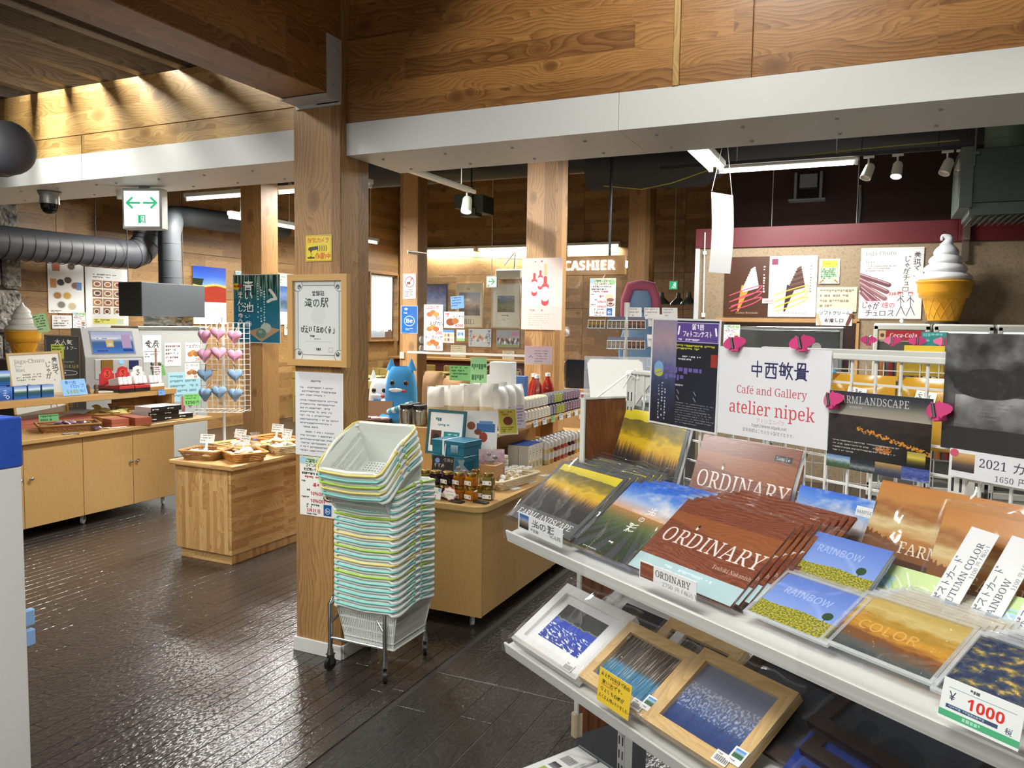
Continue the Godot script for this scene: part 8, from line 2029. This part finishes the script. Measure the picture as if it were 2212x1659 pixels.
	lay(pm, paint(400, 300, 85, func(x, y, fn):
		if y < 0.30: return ramp(["#33353a", "#4a4a48", "#8a867a", "#a09a88"], y / 0.3)
		var ln: float = 0.36 + 0.30 * x
		if absf(y - ln - 0.03 * fn.get_noise_1d(x * 20.0)) < 0.025 and x > 0.3 and fn.get_noise_2d(x * 30.0, y * 30.0) > -0.1: return Color("#c8842e")
		if Vector2((x - 0.57) / 0.08, (y - 0.68) / 0.05).length() < 1.0 and fn.get_noise_2d(x * 30.0, y * 30.0) > -0.2: return Color("#b86a2a")
		return ramp(["#3a322c", "#2a2522", "#221f1e"], (y - 0.3) * 2.0 + 0.3 * fn.get_noise_2d(x * 6.0, y * 8.0))), 0, 0)
	txt(pm, "FARMLANDSCAPE", 30, 44, 38, "#c9cacb", "s", 0, 0.86); rows_of_text(pm, 30, 54, 200, 1, 12, 9, "#9a9a98", 3); rows_of_text(pm, 24, 190, 270, 4, 13, 5, "#a9a49c", 4)
	fade(pm, 318, 196, 66, 54, ["#a99a4a", "#cdb850", "#6a5f2a", "#2a2a24"]); lay(pm, pic_plain(100, 48, 86, ["#5f7fae", "#9fb2c6", "#46603f", "#3a4a38"]), 0, 252); lay(pm, pic_plain(100, 48, 87, ["#20262e", "#2a2f36", "#7f8488", "#15171a"]), 100, 252); lay(pm, pic_plain(100, 48, 88, ["#b08a4a", "#7a6a5a", "#3f4458", "#33343f"]), 200, 252); lay(pm, pic_plain(100, 48, 89, ["#3a4a8a", "#5a68a4", "#39457f", "#8a92bc"], 0.3), 300, 252)
	tagcard("book_leaflet", "dark landscape leaflet with four small photos clipped to the grid", pm, 0.212, 0.152, rk(0.252, 1.403, 0.008), "", "leaflet", 0.15)
	var bw := sheet(300, 320, "#1c1c1d")
	lay(bw, paint(300, 320, 90, func(x, y, fn):
		var v: float = 0.30 - 0.2 * y + 0.35 * fn.get_noise_2d(x * 2.4, y * 3.0)
		if y > 0.52 and y < 0.8 and x > 0.12: v = 0.55 + 0.2 * fn.get_noise_2d(x * 3.0, y * 4.0) - (y - 0.52) * 0.8
		if Vector2((x - 0.45) / 0.36, (y - 0.42) / 0.13).length() < 1.0: v = 0.10 + 0.1 * fn.get_noise_2d(x * 9.0, y * 9.0)
		if y > 0.8: v = 0.06
		return Color(1, 1, 1) * clampf(v, 0.04, 0.7) + Color(0, 0, 0, 1)), 0, 0)
	rows_of_text(bw, 110, 186, 110, 5, 10, 4, "#77777a", 3)
	var bwp := thing("workshop_poster", "black and white photo poster beside a pale text sheet in a clear pocket", "poster", rk(0.46, 1.496, 0.008))
	card("photo", "", "", bw, 0.17, 0.2, Vector3.ZERO, 0.001, 0.15, "", bwp)
	var wt := sheet(260, 320, "#c4c5c4"); curve(wt, [Vector2(140, 40), Vector2(180, 20), Vector2(200, 50), Vector2(230, 26)], 3, "#555"); rows_of_text(wt, 60, 90, 120, 3, 16, 5, "#77777a", 4); rows_of_text(wt, 80, 190, 150, 9, 12, 4, "#88888a", 5); bar(wt, 120, 296, 16, 18, "#26262a"); txt(wt, "f", 125, 312, 18, "#ffffff", "G")
	card("text_sheet", "", "", wt, 0.17, 0.2, Vector3(0.171, 0, 0), 0.001, 0.3, "", bwp)
	obj("clear_pocket", [b().box(Vector3(0.085, 0, 0.002), Vector3(0.35, 0.21, 0.001)), clear_mat("acrylic", "#ffffff", 0.012, 0.03)], bwp)
	var st := sheet(420, 100, "#d9d9dc"); fade(st, 10, 12, 80, 66, ["#c8a06a", "#a9804a", "#5a4a44", "#3a3436"]); disc(st, 16, 14, 16, 14, "#c2566a"); txt(st, "2021", 104, 52, 42, "#2e2a3a", "s"); jp(st, "カレンダー", 216, 16, 40, "#2e2a3a", 0.08); txt(st, "1650", 160, 92, 28, "#4a4652", "s"); jp(st, "円（税込）", 236, 66, 28, "#4a4652", 0.08)
	tagcard("calendar_label", "white strip label reading 2021 and 1650 yen under the workshop poster", st, 0.2, 0.048, rk(0.494, 1.372, 0.012, 90, 0, -1), "", "label")
	for c in [[-0.093, 1.566, "pink butterfly clip holding the gallery sign's upper corner near the contest poster"], [0.087, 1.572, "pink butterfly clip holding the gallery sign's upper corner near the blue machine"], [0.160, 1.462, "pink butterfly clip joining the gallery sign and the dark leaflet"], [0.372, 1.462, "pink butterfly clip joining the dark leaflet and the workshop poster"]]: pink_clip(rk(c[0], c[1], 0.03, 90, 20 if c[1] > 1.5 else -10, 12), c[2])
	# --- standing sample books
	var farm := sheet(400, 400, "#55585a")
	lay(farm, pic_fog(364, 300), 18, 16); txt(farm, "FARMLANDSCAPE", 200, 366, 46, "#e6e6e4", "s", 1, 0.86); rows_of_text(farm, 330, 384, 50, 1, 6, 5, "#c9c9c6", 3)
	var pf := stow(farm)
	var farm_s := farm.duplicate(); bar(farm_s, 300, 12, 84, 20, "#18181a"); txt(farm_s, "Sample", 318, 28, 16, "#e6e6e6", "m")
	var ordb := sheet(440, 330, "#8d482c")
	lay(ordb, pic_wood(440, 330), 0, 0); txt(ordb, "ORDINARY", 24, 190, 84, "#ded4cc", "s", 0, 0.94); txt(ordb, "Toshiki Nakanishi", 290, 232, 20, "#d0c4ba", "s", 0, 0.9); disc(ordb, 132, 108, 5, 9, "#e6e0d6"); disc(ordb, 134, 100, 5, 6, "#26201c")
	var ord_s := ordb.duplicate(); bar(ord_s, 340, 30, 72, 20, "#18181a"); txt(ord_s, "Sample", 346, 46, 16, "#e6e6e6", "m")
	bar(ordb, 0, 262, 440, 68, "#a9c3c6"); rows_of_text(ordb, 130, 276, 220, 2, 18, 10, "#c9dadc", 3)
	var po := stow(ordb)
	var hik := sheet(300, 380, "#2f62c8")
	lay(hik, pic_rows(300, 380), 0, 0); jp(hik, "光", 170, 96, 44, "#f0eee6", 0.08); jp(hik, "の", 164, 150, 30, "#f0eee6", 0.08); jp(hik, "彩", 142, 192, 50, "#f0eee6", 0.08); rows_of_text(hik, 130, 300, 40, 1, 10, 9, "#dddcd6", 3); rows_of_text(hik, 40, 356, 90, 1, 8, 5, "#c9c8c0", 4)
	var phk := stow(hik)
	var hik_s := hik.duplicate(); bar(hik_s, 238, 30, 60, 36, "#d9dcdc"); txt(hik_s, "SAMPLE", 242, 54, 14, "#55585a", "s")
	book("sample copy of the square photo book of golden mist standing against the grid", stow(farm_s), 0.262, 0.262, 0.014, rk(-0.372, 1.262, 0.025, 72), "#55585a", "standing sample books")
	book("sample copy of the wood-grain photo book standing against the grid", stow(ord_s), 0.28, 0.21, 0.018, rk(-0.055, 1.245, 0.03, 70), "#7d4028", "standing sample books")
	book("sample copy of the blue sky field photo book standing against the grid", stow(hik_s), 0.17, 0.2, 0.016, rk(0.18, 1.182, 0.045, 70), "#2a5ab4", "standing sample books")
	# --- stacks in clear sleeves lying against the lip
	stack(6, "front copy of the golden mist photo book in a clear sleeve", "golden mist photo book in a clear sleeve stacked behind the front copy", pf, 0.266, 0.215, 0.0045, [-0.422, 1.172, 0.238, 36], [0.013, 0.0033, -0.013], "#55585a", "golden mist books in sleeves", 1)
	stack(4, "front copy of the blue sky field photo book in a clear sleeve", "blue sky field photo book in a clear sleeve stacked behind the front copy", phk, 0.2, 0.22, 0.0045, [-0.172, 1.165, 0.238, 36], [0.02, 0.0033, -0.013], "#2a5ab4", "blue sky field books in sleeves", 2)
	stack(8, "front copy of the wood-grain photo book with a pale band in a clear sleeve", "wood-grain photo book in a clear sleeve stacked behind the front copy", po, 0.278, 0.205, 0.0045, [0.06, 1.168, 0.243, 36], [0.009, 0.0033, -0.013], "#7d4028", "wood-grain books in sleeves", 3)
	var pr := sheet(300, 200, "#ffffff"); lay(pr, pic_sky(300, 200), 0, 0); txt(pr, "RAINBOW", 40, 80, 40, "#a9b9e0", "g")
	var prr := stow(pr)
	var pc := sheet(300, 200, "#ffffff"); lay(pc, pic_autumn(300, 200), 0, 0); txt(pc, "COLOR", 40, 120, 46, "#d2a654", "g", 0, 1.2)
	var pcc := stow(pc)
	stack(5, "front clear case of postcards with blue sky and a lone tree", "clear case of blue sky postcards stacked behind the front one", prr, 0.155, 0.11, 0.0032, [0.312, 1.136, 0.27, 26], [0.004, 0.0012, -0.0105], "#9aa4b4", "blue sky postcard cases", 4)
	stack(10, "front clear case of postcards with an amber field", "clear case of amber field postcards stacked behind the front one", pcc, 0.168, 0.116, 0.0032, [0.468, 1.14, 0.262, 26], [0.006, 0.0012, -0.0105], "#c2c2be", "amber field postcard cases", 5)
	stack(8, "front clear case of postcards with dark larches", "clear case of dark larch postcards stacked behind the front one", stow(pic_larch(260, 180)), 0.168, 0.116, 0.0032, [0.652, 1.138, 0.27, 26], [0.007, 0.0012, -0.0105], "#3a4258", "dark larch postcard cases", 6)
	book("ring-bound blue sky postcard book leaning behind the postcard cases", prr, 0.15, 0.1, 0.012, rk(0.302, 1.19, 0.168, 40), "#8aa0d8", "", 31)
	var mp := sheet(160, 90, "#c3d79a"); bar(mp, 0, 30, 34, 30, "#a9cfe0"); for k in 9: curve(mp, [Vector2(k * 20 - 10, (k * 37) % 50), Vector2(k * 20 + 8, 40), Vector2(k * 18 + 30, 60 + (k * 11) % 20)], 3, ["#e6ecd8", "#a9c47a", "#e0e6cc"][k % 3])
	for k in 2: tagcard("area_map", ["green and blue area map tucked behind the amber postcard cases", "green and blue area map tucked behind the larch postcard cases"][k], mp, 0.13, 0.07, rk(0.42 + k * 0.2, 1.176 + k * 0.005, 0.142, 42, 0, 0), "", "map")
	var gc := sheet(420, 380, "#a86a30"); lay(gc, pic_gold(420, 380), 0, 0); txt(gc, "FARMLANDSCAPE", 110, 206, 48, "#eadfca", "s", 0, 0.92); txt(gc, "2021", 270, 246, 34, "#8a5a2c", "s"); jp(gc, "中西敏貴", 250, 254, 28, "#d9cdb8", 0.09)
	var pg := stow(gc)
	for k in 2: book(["golden field wall calendar in a clear sleeve behind the amber postcard cases", "second golden field wall calendar in a clear sleeve behind the white strips"][k], pg, 0.26, 0.235, 0.006, rk(0.392 + k * 0.14, 1.21 - k * 0.02, 0.045 + k * 0.03, 64), "#a86a30", "golden field calendars", 40 + k)
	for k in 3:
		var ls := sheet(300, 90, "#d9d9da"); jp(ls, "ポストカード", 20, 6, 28, "#333840", 0.08); txt(ls, ["AUTUMN COLOR", "RAINBOW", "LANDSCAPE"][k], 12, 66, 30, "#343a44", "s"); txt(ls, "1100", 130, 86, 18, "#666", "s"); jp(ls, "円（税込）", 178, 70, 16, "#666", 0.07)
		lay(ls, pic_plain(36, 40, 92 + k, ["#3f5f8a", "#6f8a9a", "#2f3f34"]), 2, 46)
		ls.rotate_90(COUNTERCLOCKWISE)
		tagcard("strip_label", ["white strip label lettered autumn color standing before the golden calendar", "white strip label lettered rainbow standing before the golden calendar", "white strip label at the rack's golden calendar beside the rainbow strip"][k], ls, 0.045, 0.15, rk(0.482 + k * 0.062, 1.222, 0.115, 52, 0, -6), "strip labels", "label")
	# --- labels on the clear lips
	var l1 := sheet(200, 70, "#d0d2d2"); fade(l1, 6, 6, 44, 56, ["#3a5a9a", "#8a94a4", "#6a5a4a", "#26281f"]); jp(l1, "光の彩", 64, 8, 34, "#2b2b2e", 0.08); rows_of_text(l1, 60, 48, 80, 1, 12, 12, "#8a8a8a", 3); txt(l1, "SCAPE", 146, 52, 20, "#3a3a3e", "s", 0, 0.8)
	tagcard("lip_label", "small label with a field picture on the upper lip by the golden mist books", l1, 0.185, 0.042, rk(-0.353, 1.126, 0.364, 90, 0, -1), "", "label")
	var l2 := sheet(260, 70, "#dcdcdc"); lay(l2, pic_wood(64, 58), 4, 4); txt(l2, "ORDINARY", 76, 38, 34, "#2e2a28", "s", 0, 0.9); txt(l2, "2750", 110, 64, 22, "#77706a", "s"); jp(l2, "円（税込）", 168, 46, 20, "#77706a", 0.07)
	tagcard("lip_label", "label reading ORDINARY and 2750 yen on the upper lip", l2, 0.153, 0.036, rk(0.076, 1.128, 0.364), "", "label")
	var l3 := sheet(260, 150, "#dfe2e0"); rows_of_text(l3, 90, 12, 100, 1, 12, 11, "#55585a", 3); bar(l3, 20, 30, 220, 3, "#8fb0b4"); txt(l3, "¥", 24, 76, 44, "#3a3f5a", "g"); txt(l3, "1000", 84, 84, 56, "#d0342f", "G"); bar(l3, 20, 92, 170, 14, "#3f4f6a"); rows_of_text(l3, 30, 95, 150, 1, 8, 8, "#8fa3b8", 4); bar(l3, 0, 116, 260, 24, "#4fa678"); rows_of_text(l3, 40, 121, 180, 1, 12, 12, "#9fd0b8", 5); jp(l3, "税", 212, 88, 24, "#3f4f6a", 0.09)
	tagcard("price_sign", "white and green price sign reading 1000 on the upper lip", l3, 0.098, 0.052, rk(0.648, 1.126, 0.37, 78, 0, -1), "", "price sign", 0.2)
	# --- lower shelf of framed photographs
	wood("frame_ash", "#d8b882", "#b58d55", Vector2(0.5, 0.15), 1, 93, 0.0, 0, 0.8, 0.4, Vector2i(256, 96))
	var dark := mat("frame_dark", "#2b1b14", 0.4)
	pond_frame("white framed photo of a deep blue rippled pond at the shelf end", 0.272, 0.205, pic_ripple(260, 180), rk(-0.352, 0.862, 0.262, 33), mat("frame_white", "#dededc", 0.4), 51, "#e6e5e6")
	pond_frame("second white framed blue pond photo lying behind the first", 0.272, 0.205, pic_ripple(130, 90), rk(-0.232, 0.888, 0.168, 33, 0, 2), mats.frame_white, 52, "#d9d8d8", 0)
	pond_frame("ash framed photo of a turquoise pond with bare trunks", 0.222, 0.178, pic_pond(300, 230, "#4a4138", "#3a7ba0", "#b7a597", 0.55), rk(-0.108, 0.862, 0.264, 33), mats.frame_ash, 53, "", 2)
	pond_frame("ash framed photo of dark bare trunks lying behind the turquoise pond photo", 0.222, 0.178, pic_pond(220, 170, "#332d2a", "#3f3a38", "#77706a", 0.8, 27), rk(-0.052, 0.876, 0.188, 33, 0, 1), mats.frame_ash, 54, "", 0)
	pond_frame("ash framed photo of frosted trees over dark blue water", 0.236, 0.2, pic_frost(300, 250), rk(0.122, 0.872, 0.262, 33), mats.frame_ash, 55, "", 2)
	pond_frame("dark framed night-blue photo lying behind the frosted trees photo", 0.25, 0.19, pic_plain(90, 70, 28, ["#3a3f4c", "#2c313c", "#23262e"]), rk(0.2, 0.886, 0.172, 33, 0, -2), dark, 56, "", 0)
	for k in 3: pond_frame(["dark framed photo on top of the pile under the postcard cases", "dark framed photo in the middle of the pile under the postcard cases", "dark framed blue photo at the bottom of the pile under the postcard cases"][k], 0.28, 0.2, pic_plain(90, 70, 29 + k, ["#1d222c", "#2a3040", "#20242c"] if k < 2 else ["#2c3a66", "#34406a", "#2a3150"]), rk(0.43 + k * 0.012, 0.935 - k * 0.034, 0.13 + k * 0.035, 22, 0, -4), dark, 57 + k, "", 0)
	book("plain deep blue booklet leaning in front of the dark frames", stow(pic_plain(60, 60, 33, ["#20388a", "#1f347e", "#1d2f72"], 0.02)), 0.12, 0.15, 0.006, rk(0.345, 0.865, 0.24, 38, 0, -2), "#22398a")
	var yn := sheet(150, 150, "#dcb92c"); jp(yn, "およそ20年ほど前の", 8, 12, 20, "#2b2a24", 0.09, false, 0.74); jp(yn, "青い池です。", 16, 44, 20, "#2b2a24", 0.09, false, 0.9); bar(yn, 14, 66, 56, 3, "#b5403a"); jp(yn, "今よりも白樺が", 12, 78, 20, "#2b2a24", 0.09, false, 0.8); jp(yn, "たくさん残っていました。", 8, 110, 18, "#2b2a24", 0.09, false, 0.7); bar(yn, 62, 34, 30, 3, "#b5403a")
	tagcard("note_card", "yellow handwritten note hanging over the lower lip", yn, 0.102, 0.07, rk(-0.063, 0.853, 0.369, 84, 0, -1), "", "note")
	var tr := thing("postcard_tray", "grey plastic tray of boxed postcard sets under the lower shelf", "tray", RK * rot(Vector3(-0.38, 0.33, 0.30), 4))
	obj("tray", [b().bx(-0.1, 0, -0.18, 0.1, 0.006, 0.18).bx(-0.1, 0, -0.18, -0.094, 0.14, 0.18, 0.002).bx(0.094, 0, -0.18, 0.1, 0.14, 0.18, 0.002).bx(-0.1, 0, -0.18, 0.1, 0.14, -0.174), mat("tray_grey", "#7f8c8e", 0.4)], tr)
	var pst := sheet(70, 200, "#e2e2df"); for k in 5: fade(pst, 20, 50 + k * 28, 30, 20, [["#3a3a3e", "#77787a"], ["#8fb04a", "#a9c06a"], ["#6f93b8", "#3f6a4a"], ["#4f86c0", "#8fb0c8"], ["#a9b4a0", "#5f7a56"]][k])
	for k in 14: bar(pst, 18 + k * 3, 14, 1 + k % 2, 24, "#3a3a3c")
	var pbx := stow(pst)
	for k in 2:
		obj("postcard_box", [b().bx(-0.085 + k * 0.09, 0.006, -0.16, -0.005 + k * 0.09, 0.15, 0.16, 0.002), mat("box_white")], tr)
		card("box_print", "", "", pbx, 0.07, 0.25, rot(Vector3(-0.045 + k * 0.09, 0.151, 0.0), 0, -90), 0.001, 0.4, "", tr)
	rack_neighbours()
	tag(obj("tray_stand", [b(RK).bx(-0.54, 0.0, 0.31, -0.2, 0.328, 0.5, 0.003), mat("stand_dark", "#4a4c4e", 0.6)]), "low grey stand under the postcard tray", "stand")
func rack_neighbours():
	# white easel board and postcard spinner behind the brown side board
	var eb := thing("white_board", "blank white rounded board in a clear holder above the brown side board", "board", rot(Vector3(-0.80, 1.415, -2.62), 18))
	var pts := PackedVector2Array([Vector2(-0.10, -0.075), Vector2(0.09, -0.07), Vector2(0.075, 0.06), Vector2(0.06, 0.07), Vector2(-0.105, 0.07), Vector2(-0.115, 0.055)])
	obj("board", [b(rot(Vector3.ZERO, 0, -12)).prism(pts, -0.002, 0.002), mat("board_white", "#e6e4de", 0.4)], eb)
	obj("holder", [b(rot(Vector3(-0.0, 0, -0.008), 0, -12)).box(Vector3(0, 0, 0), Vector3(0.25, 0.16, 0.003)).bx(-0.12, -0.085, -0.05, 0.12, -0.08, 0.06), clear_mat("acrylic_grey", "#c9ccd0", 0.35, 0.05)], eb)
	tag(obj("plinth_column", [b(rot(Vector3(-0.80, 0, -2.62), 18)).bx(-0.12, 0, -0.06, 0.12, 1.33, 0.06, 0.003), mat("stand_dark", "#4a4c4e", 0.6)]), "dark plinth column under the blank white board", "plinth")
	var gz := thing("tied_cord", "white cord tied to the rack upright and hanging toward the brown board", "cord", Transform3D())
	var c0 := RK * Vector3(-0.475, 1.475, 0.004)
	obj("cord", [b().tube([c0, c0.lerp(RK * Vector3(-0.50, 1.42, 0.09), 0.5) + Vector3(0, -0.004, 0), RK * Vector3(-0.505, 1.385, 0.128)], 0.0028, 6).tube([c0, c0 + Vector3(0.02, 0.012, 0), c0 + Vector3(0.03, -0.015, 0.01), c0 + Vector3(0.008, -0.004, 0.012), c0 + Vector3(-0.012, -0.04, 0.012)], 0.002, 5).ball(c0, Vector3(0.008, 0.008, 0.008), 8, 6), mat("cord_white", "#dcd9d0", 0.7)], gz)
	var sp := thing("postcard_spinner", "white wire postcard spinner in front of the bird plush", "rack", rot(Vector3(-0.97, 0, -3.25), 16))
	var white: Material = mats.rack_white
	obj("pole", [b(Vector3(0, 0, -0.03)).can(0.012, 0.0, 1.70, 10).can(0.2, 0, 0.02, 20), white], sp)
	for lv in 3:
		for k in 4:
			if lv == 1 and k == 0: continue
			var pk := rot(Vector3(0, 1.585 - lv * 0.085 + (0.012 if k == 3 else 0.0), 0), k * 0.0) * rot(Vector3(-0.125 + k * 0.083, 0, 0.06 - 0.02 * absf(k - 1.5)), (k - 1.5) * 10, -14)
			var q := b(pk)
			for j in 5: q.bx(-0.036 + j * 0.018 - 0.001, 0.0, 0.01, -0.036 + j * 0.018 + 0.001, 0.035, 0.012)
			q.bx(-0.038, 0.034, 0.009, 0.038, 0.037, 0.013).bx(-0.038, 0, -0.004, 0.038, 0.003, 0.013).bx(-0.001, 0, -0.06, 0.001, 0.003, 0.0)
			obj("wire_pocket", [q, white], sp)
			if lv < 2:
				card("postcard", "", "", pic_plain(60, 40, 100 + lv * 4 + k, [["#6a4a3a", "#a9803a", "#3a3040"], ["#3a4a7a", "#7a6a3a", "#4a2a3a"], ["#5f6a8a", "#8a5a3a", "#2a2a3a"], ["#d9d2cc", "#cfc4bc", "#bdb2aa"]][k]), 0.072, 0.052, pk * rot(Vector3(0, 0.028, 0.003), 0), 0.003, 0.25, "", sp)
	for k in 3: card("postcard", "", "", note(60, 40, "#dcd9d4", 3, "#a99", 60 + k), 0.065, 0.05, rot(Vector3(0.03 + k * 0.075, 1.655, -0.03), 10, -10), 0.003, 0.3, "", sp)
	# bird plush with pink hair
	var o := thing("bird_plush", "tall blue satin bird plush with pink hair behind the postcard spinner", "plush toy", rot(Vector3(-1.24, 1.2, -4.42), 16))
	var sat := mat("satin_blue", "#8cb6e2", 0.45)
	var bp := []
	for j in 17:
		var f := j / 16.0
		var rr := 0.075 * pow(sin(PI * clampf(0.02 + f * 0.96, 0, 1)), 0.2) * (1.12 if f < 0.6 else 1.0)
		for i in 18:
			var a := TAU * i / 18
			bp.append(Vector3(cos(a) * rr, f * 0.64, -sin(a) * rr * 0.55 + 0.006 * noise.get_noise_3d(i * 60, j * 60, 4)))
	var bq := b(); bq.grid(bp, 18, 17, true, false)
	obj("body", [bq, sat], o)
	var hair := mat("plush_coral", "#d2728c", 0.95)
	obj("hair", [b().tube([Vector3(-0.10, 0.40, 0), Vector3(-0.09, 0.44, 0.01), Vector3(-0.088, 0.55, 0.01), Vector3(-0.06, 0.625, 0.02), Vector3(0, 0.632, 0.025), Vector3(0.06, 0.625, 0.02), Vector3(0.088, 0.55, 0.01), Vector3(0.09, 0.44, 0.01), Vector3(0.115, 0.40, 0)], [0.01, 0.024, 0.026, 0.03, 0.032, 0.03, 0.026, 0.024, 0.01], 12), hair], o)
	for s in [-1.0, 1.0]:
		obj("eye", [b().ball(Vector3(s * 0.036, 0.50, 0.04), Vector3(0.009, 0.009, 0.005), 10, 6), mat("eye_green", "#2f4a44", 0.15)], o)
		obj("wing", [b().tube([Vector3(s * 0.078, 0.40, 0), Vector3(s * 0.1, 0.28, 0.0), Vector3(s * 0.095, 0.16, 0)], [0.012, 0.024, 0.016], 10), sat], o)
	obj("beak", [b(rot(Vector3(0, 0.485, 0.04), 0, 90)).lathe([Vector2(0.013, 0), Vector2(0.011, 0.012), Vector2(0, 0.022)], 10), mat("beak_orange", "#e08a34", 0.5)], o)
	obj("pocket_heart", [heart(0.028), mat("satin_pale", "#8fb8dc", 0.4)], o, Vector3(0.0, 0.36, 0.032))
	tag(obj("tall_shelf", [b().bx(-1.5, 0, -4.65, -0.95, 1.2, -4.2, 0.004), mat("shelf_grey", "#8d8a84", 0.6)]), "grey shelf unit under the bird plush", "shelf")
	# neighbour rack with amber bags
	var nr := thing("rear_rack", "white wire rack behind the leaflets with hanging amber bags", "rack", rot(Vector3(-0.35, 0, -3.0), -14))
	grid_mesh(1.1, 0.9, 0.055, 0.0017, white, "grid_panel", nr, Vector3(0, 0.62, 0))
	obj("top_rail", [b().bx(-0.03, 1.51, -0.02, 1.13, 1.532, 0.02, 0.003), white], nr)
	for x in [0.0, 1.1]: obj("upright", [b().bx(x - 0.014, 0, -0.014, x + 0.014, 1.53, 0.014, 0.002), white], nr)
	for k in 4:
		var ab := thing("amber_bag", "amber foil snack bag with a white sticker hanging on the rear rack", "bag", rot(Vector3(-0.24 + k * 0.2, 1.22, -2.90 + k * 0.05), -14, -4), "amber foil bags")
		packet_into(ab, 0.2, 0.23, 0.05, mat("foil_amber", "#c8952c", 0.2), k)
		if k < 3:
			var stc := sheet(60, 34, "#e6e6e2"); jp(stc, "ぴえ", 14, 6, 22, "#4a4a4a", 0.1); stc.flip_x()
			card("sticker", "", "", stc, 0.06, 0.034, rot(Vector3(-0.01, 0.17, 0.03), 0, -14, -8), 0.001, 0.4, "", ab)
	for k in 7: pink_clip(rot(Vector3(-0.03 + k * 0.075, 1.565, -2.95 + k * 0.018), -14 + k * 9, 0, 0), "pink butterfly clip in the row on the rear rack's top rail")
	tag(obj("yellow_folder", [b().box(Vector3(0, 0, 0), Vector3(0.12, 0.1, 0.01), 0.002), mat("folder_yellow", "#d9b92c", 0.4)], null, rot(Vector3(0.14, 1.50, -2.893), -14)), "yellow folder standing behind the rear rack's rail", "folder")
	tagcard("hang_tag", "teal card with a blue starburst on the rear rack", note(70, 44, "#2f8a8a", 2, "#7fc0ba", 70), 0.08, 0.05, rot(Vector3(0.17, 1.57, -2.93), -14), "", "tag")
func packet_into(parent: Node, w: float, h: float, d: float, m: Material, sd: int):
	var q := b()
	for side in [1.0, -1.0]:
		var pts := []
		for j in 9:
			for i in 9:
				var a := i / 4.0 - 1
				var c := j / 8.0
				pts.append(Vector3(a * w / 2, c * h, side * d / 2 * pow(maxf(0, 1 - a * a), 0.5) * pow(maxf(0, 1 - pow(c * 2 - 1, 4)), 0.7) * (1.0 + 0.3 * noise.get_noise_3d(i * 40.0 + sd * 70, j * 40.0, side * 30))))
		q.grid(pts, 9, 9, false, false, side < 0)
	obj("foil", [q, m], parent)
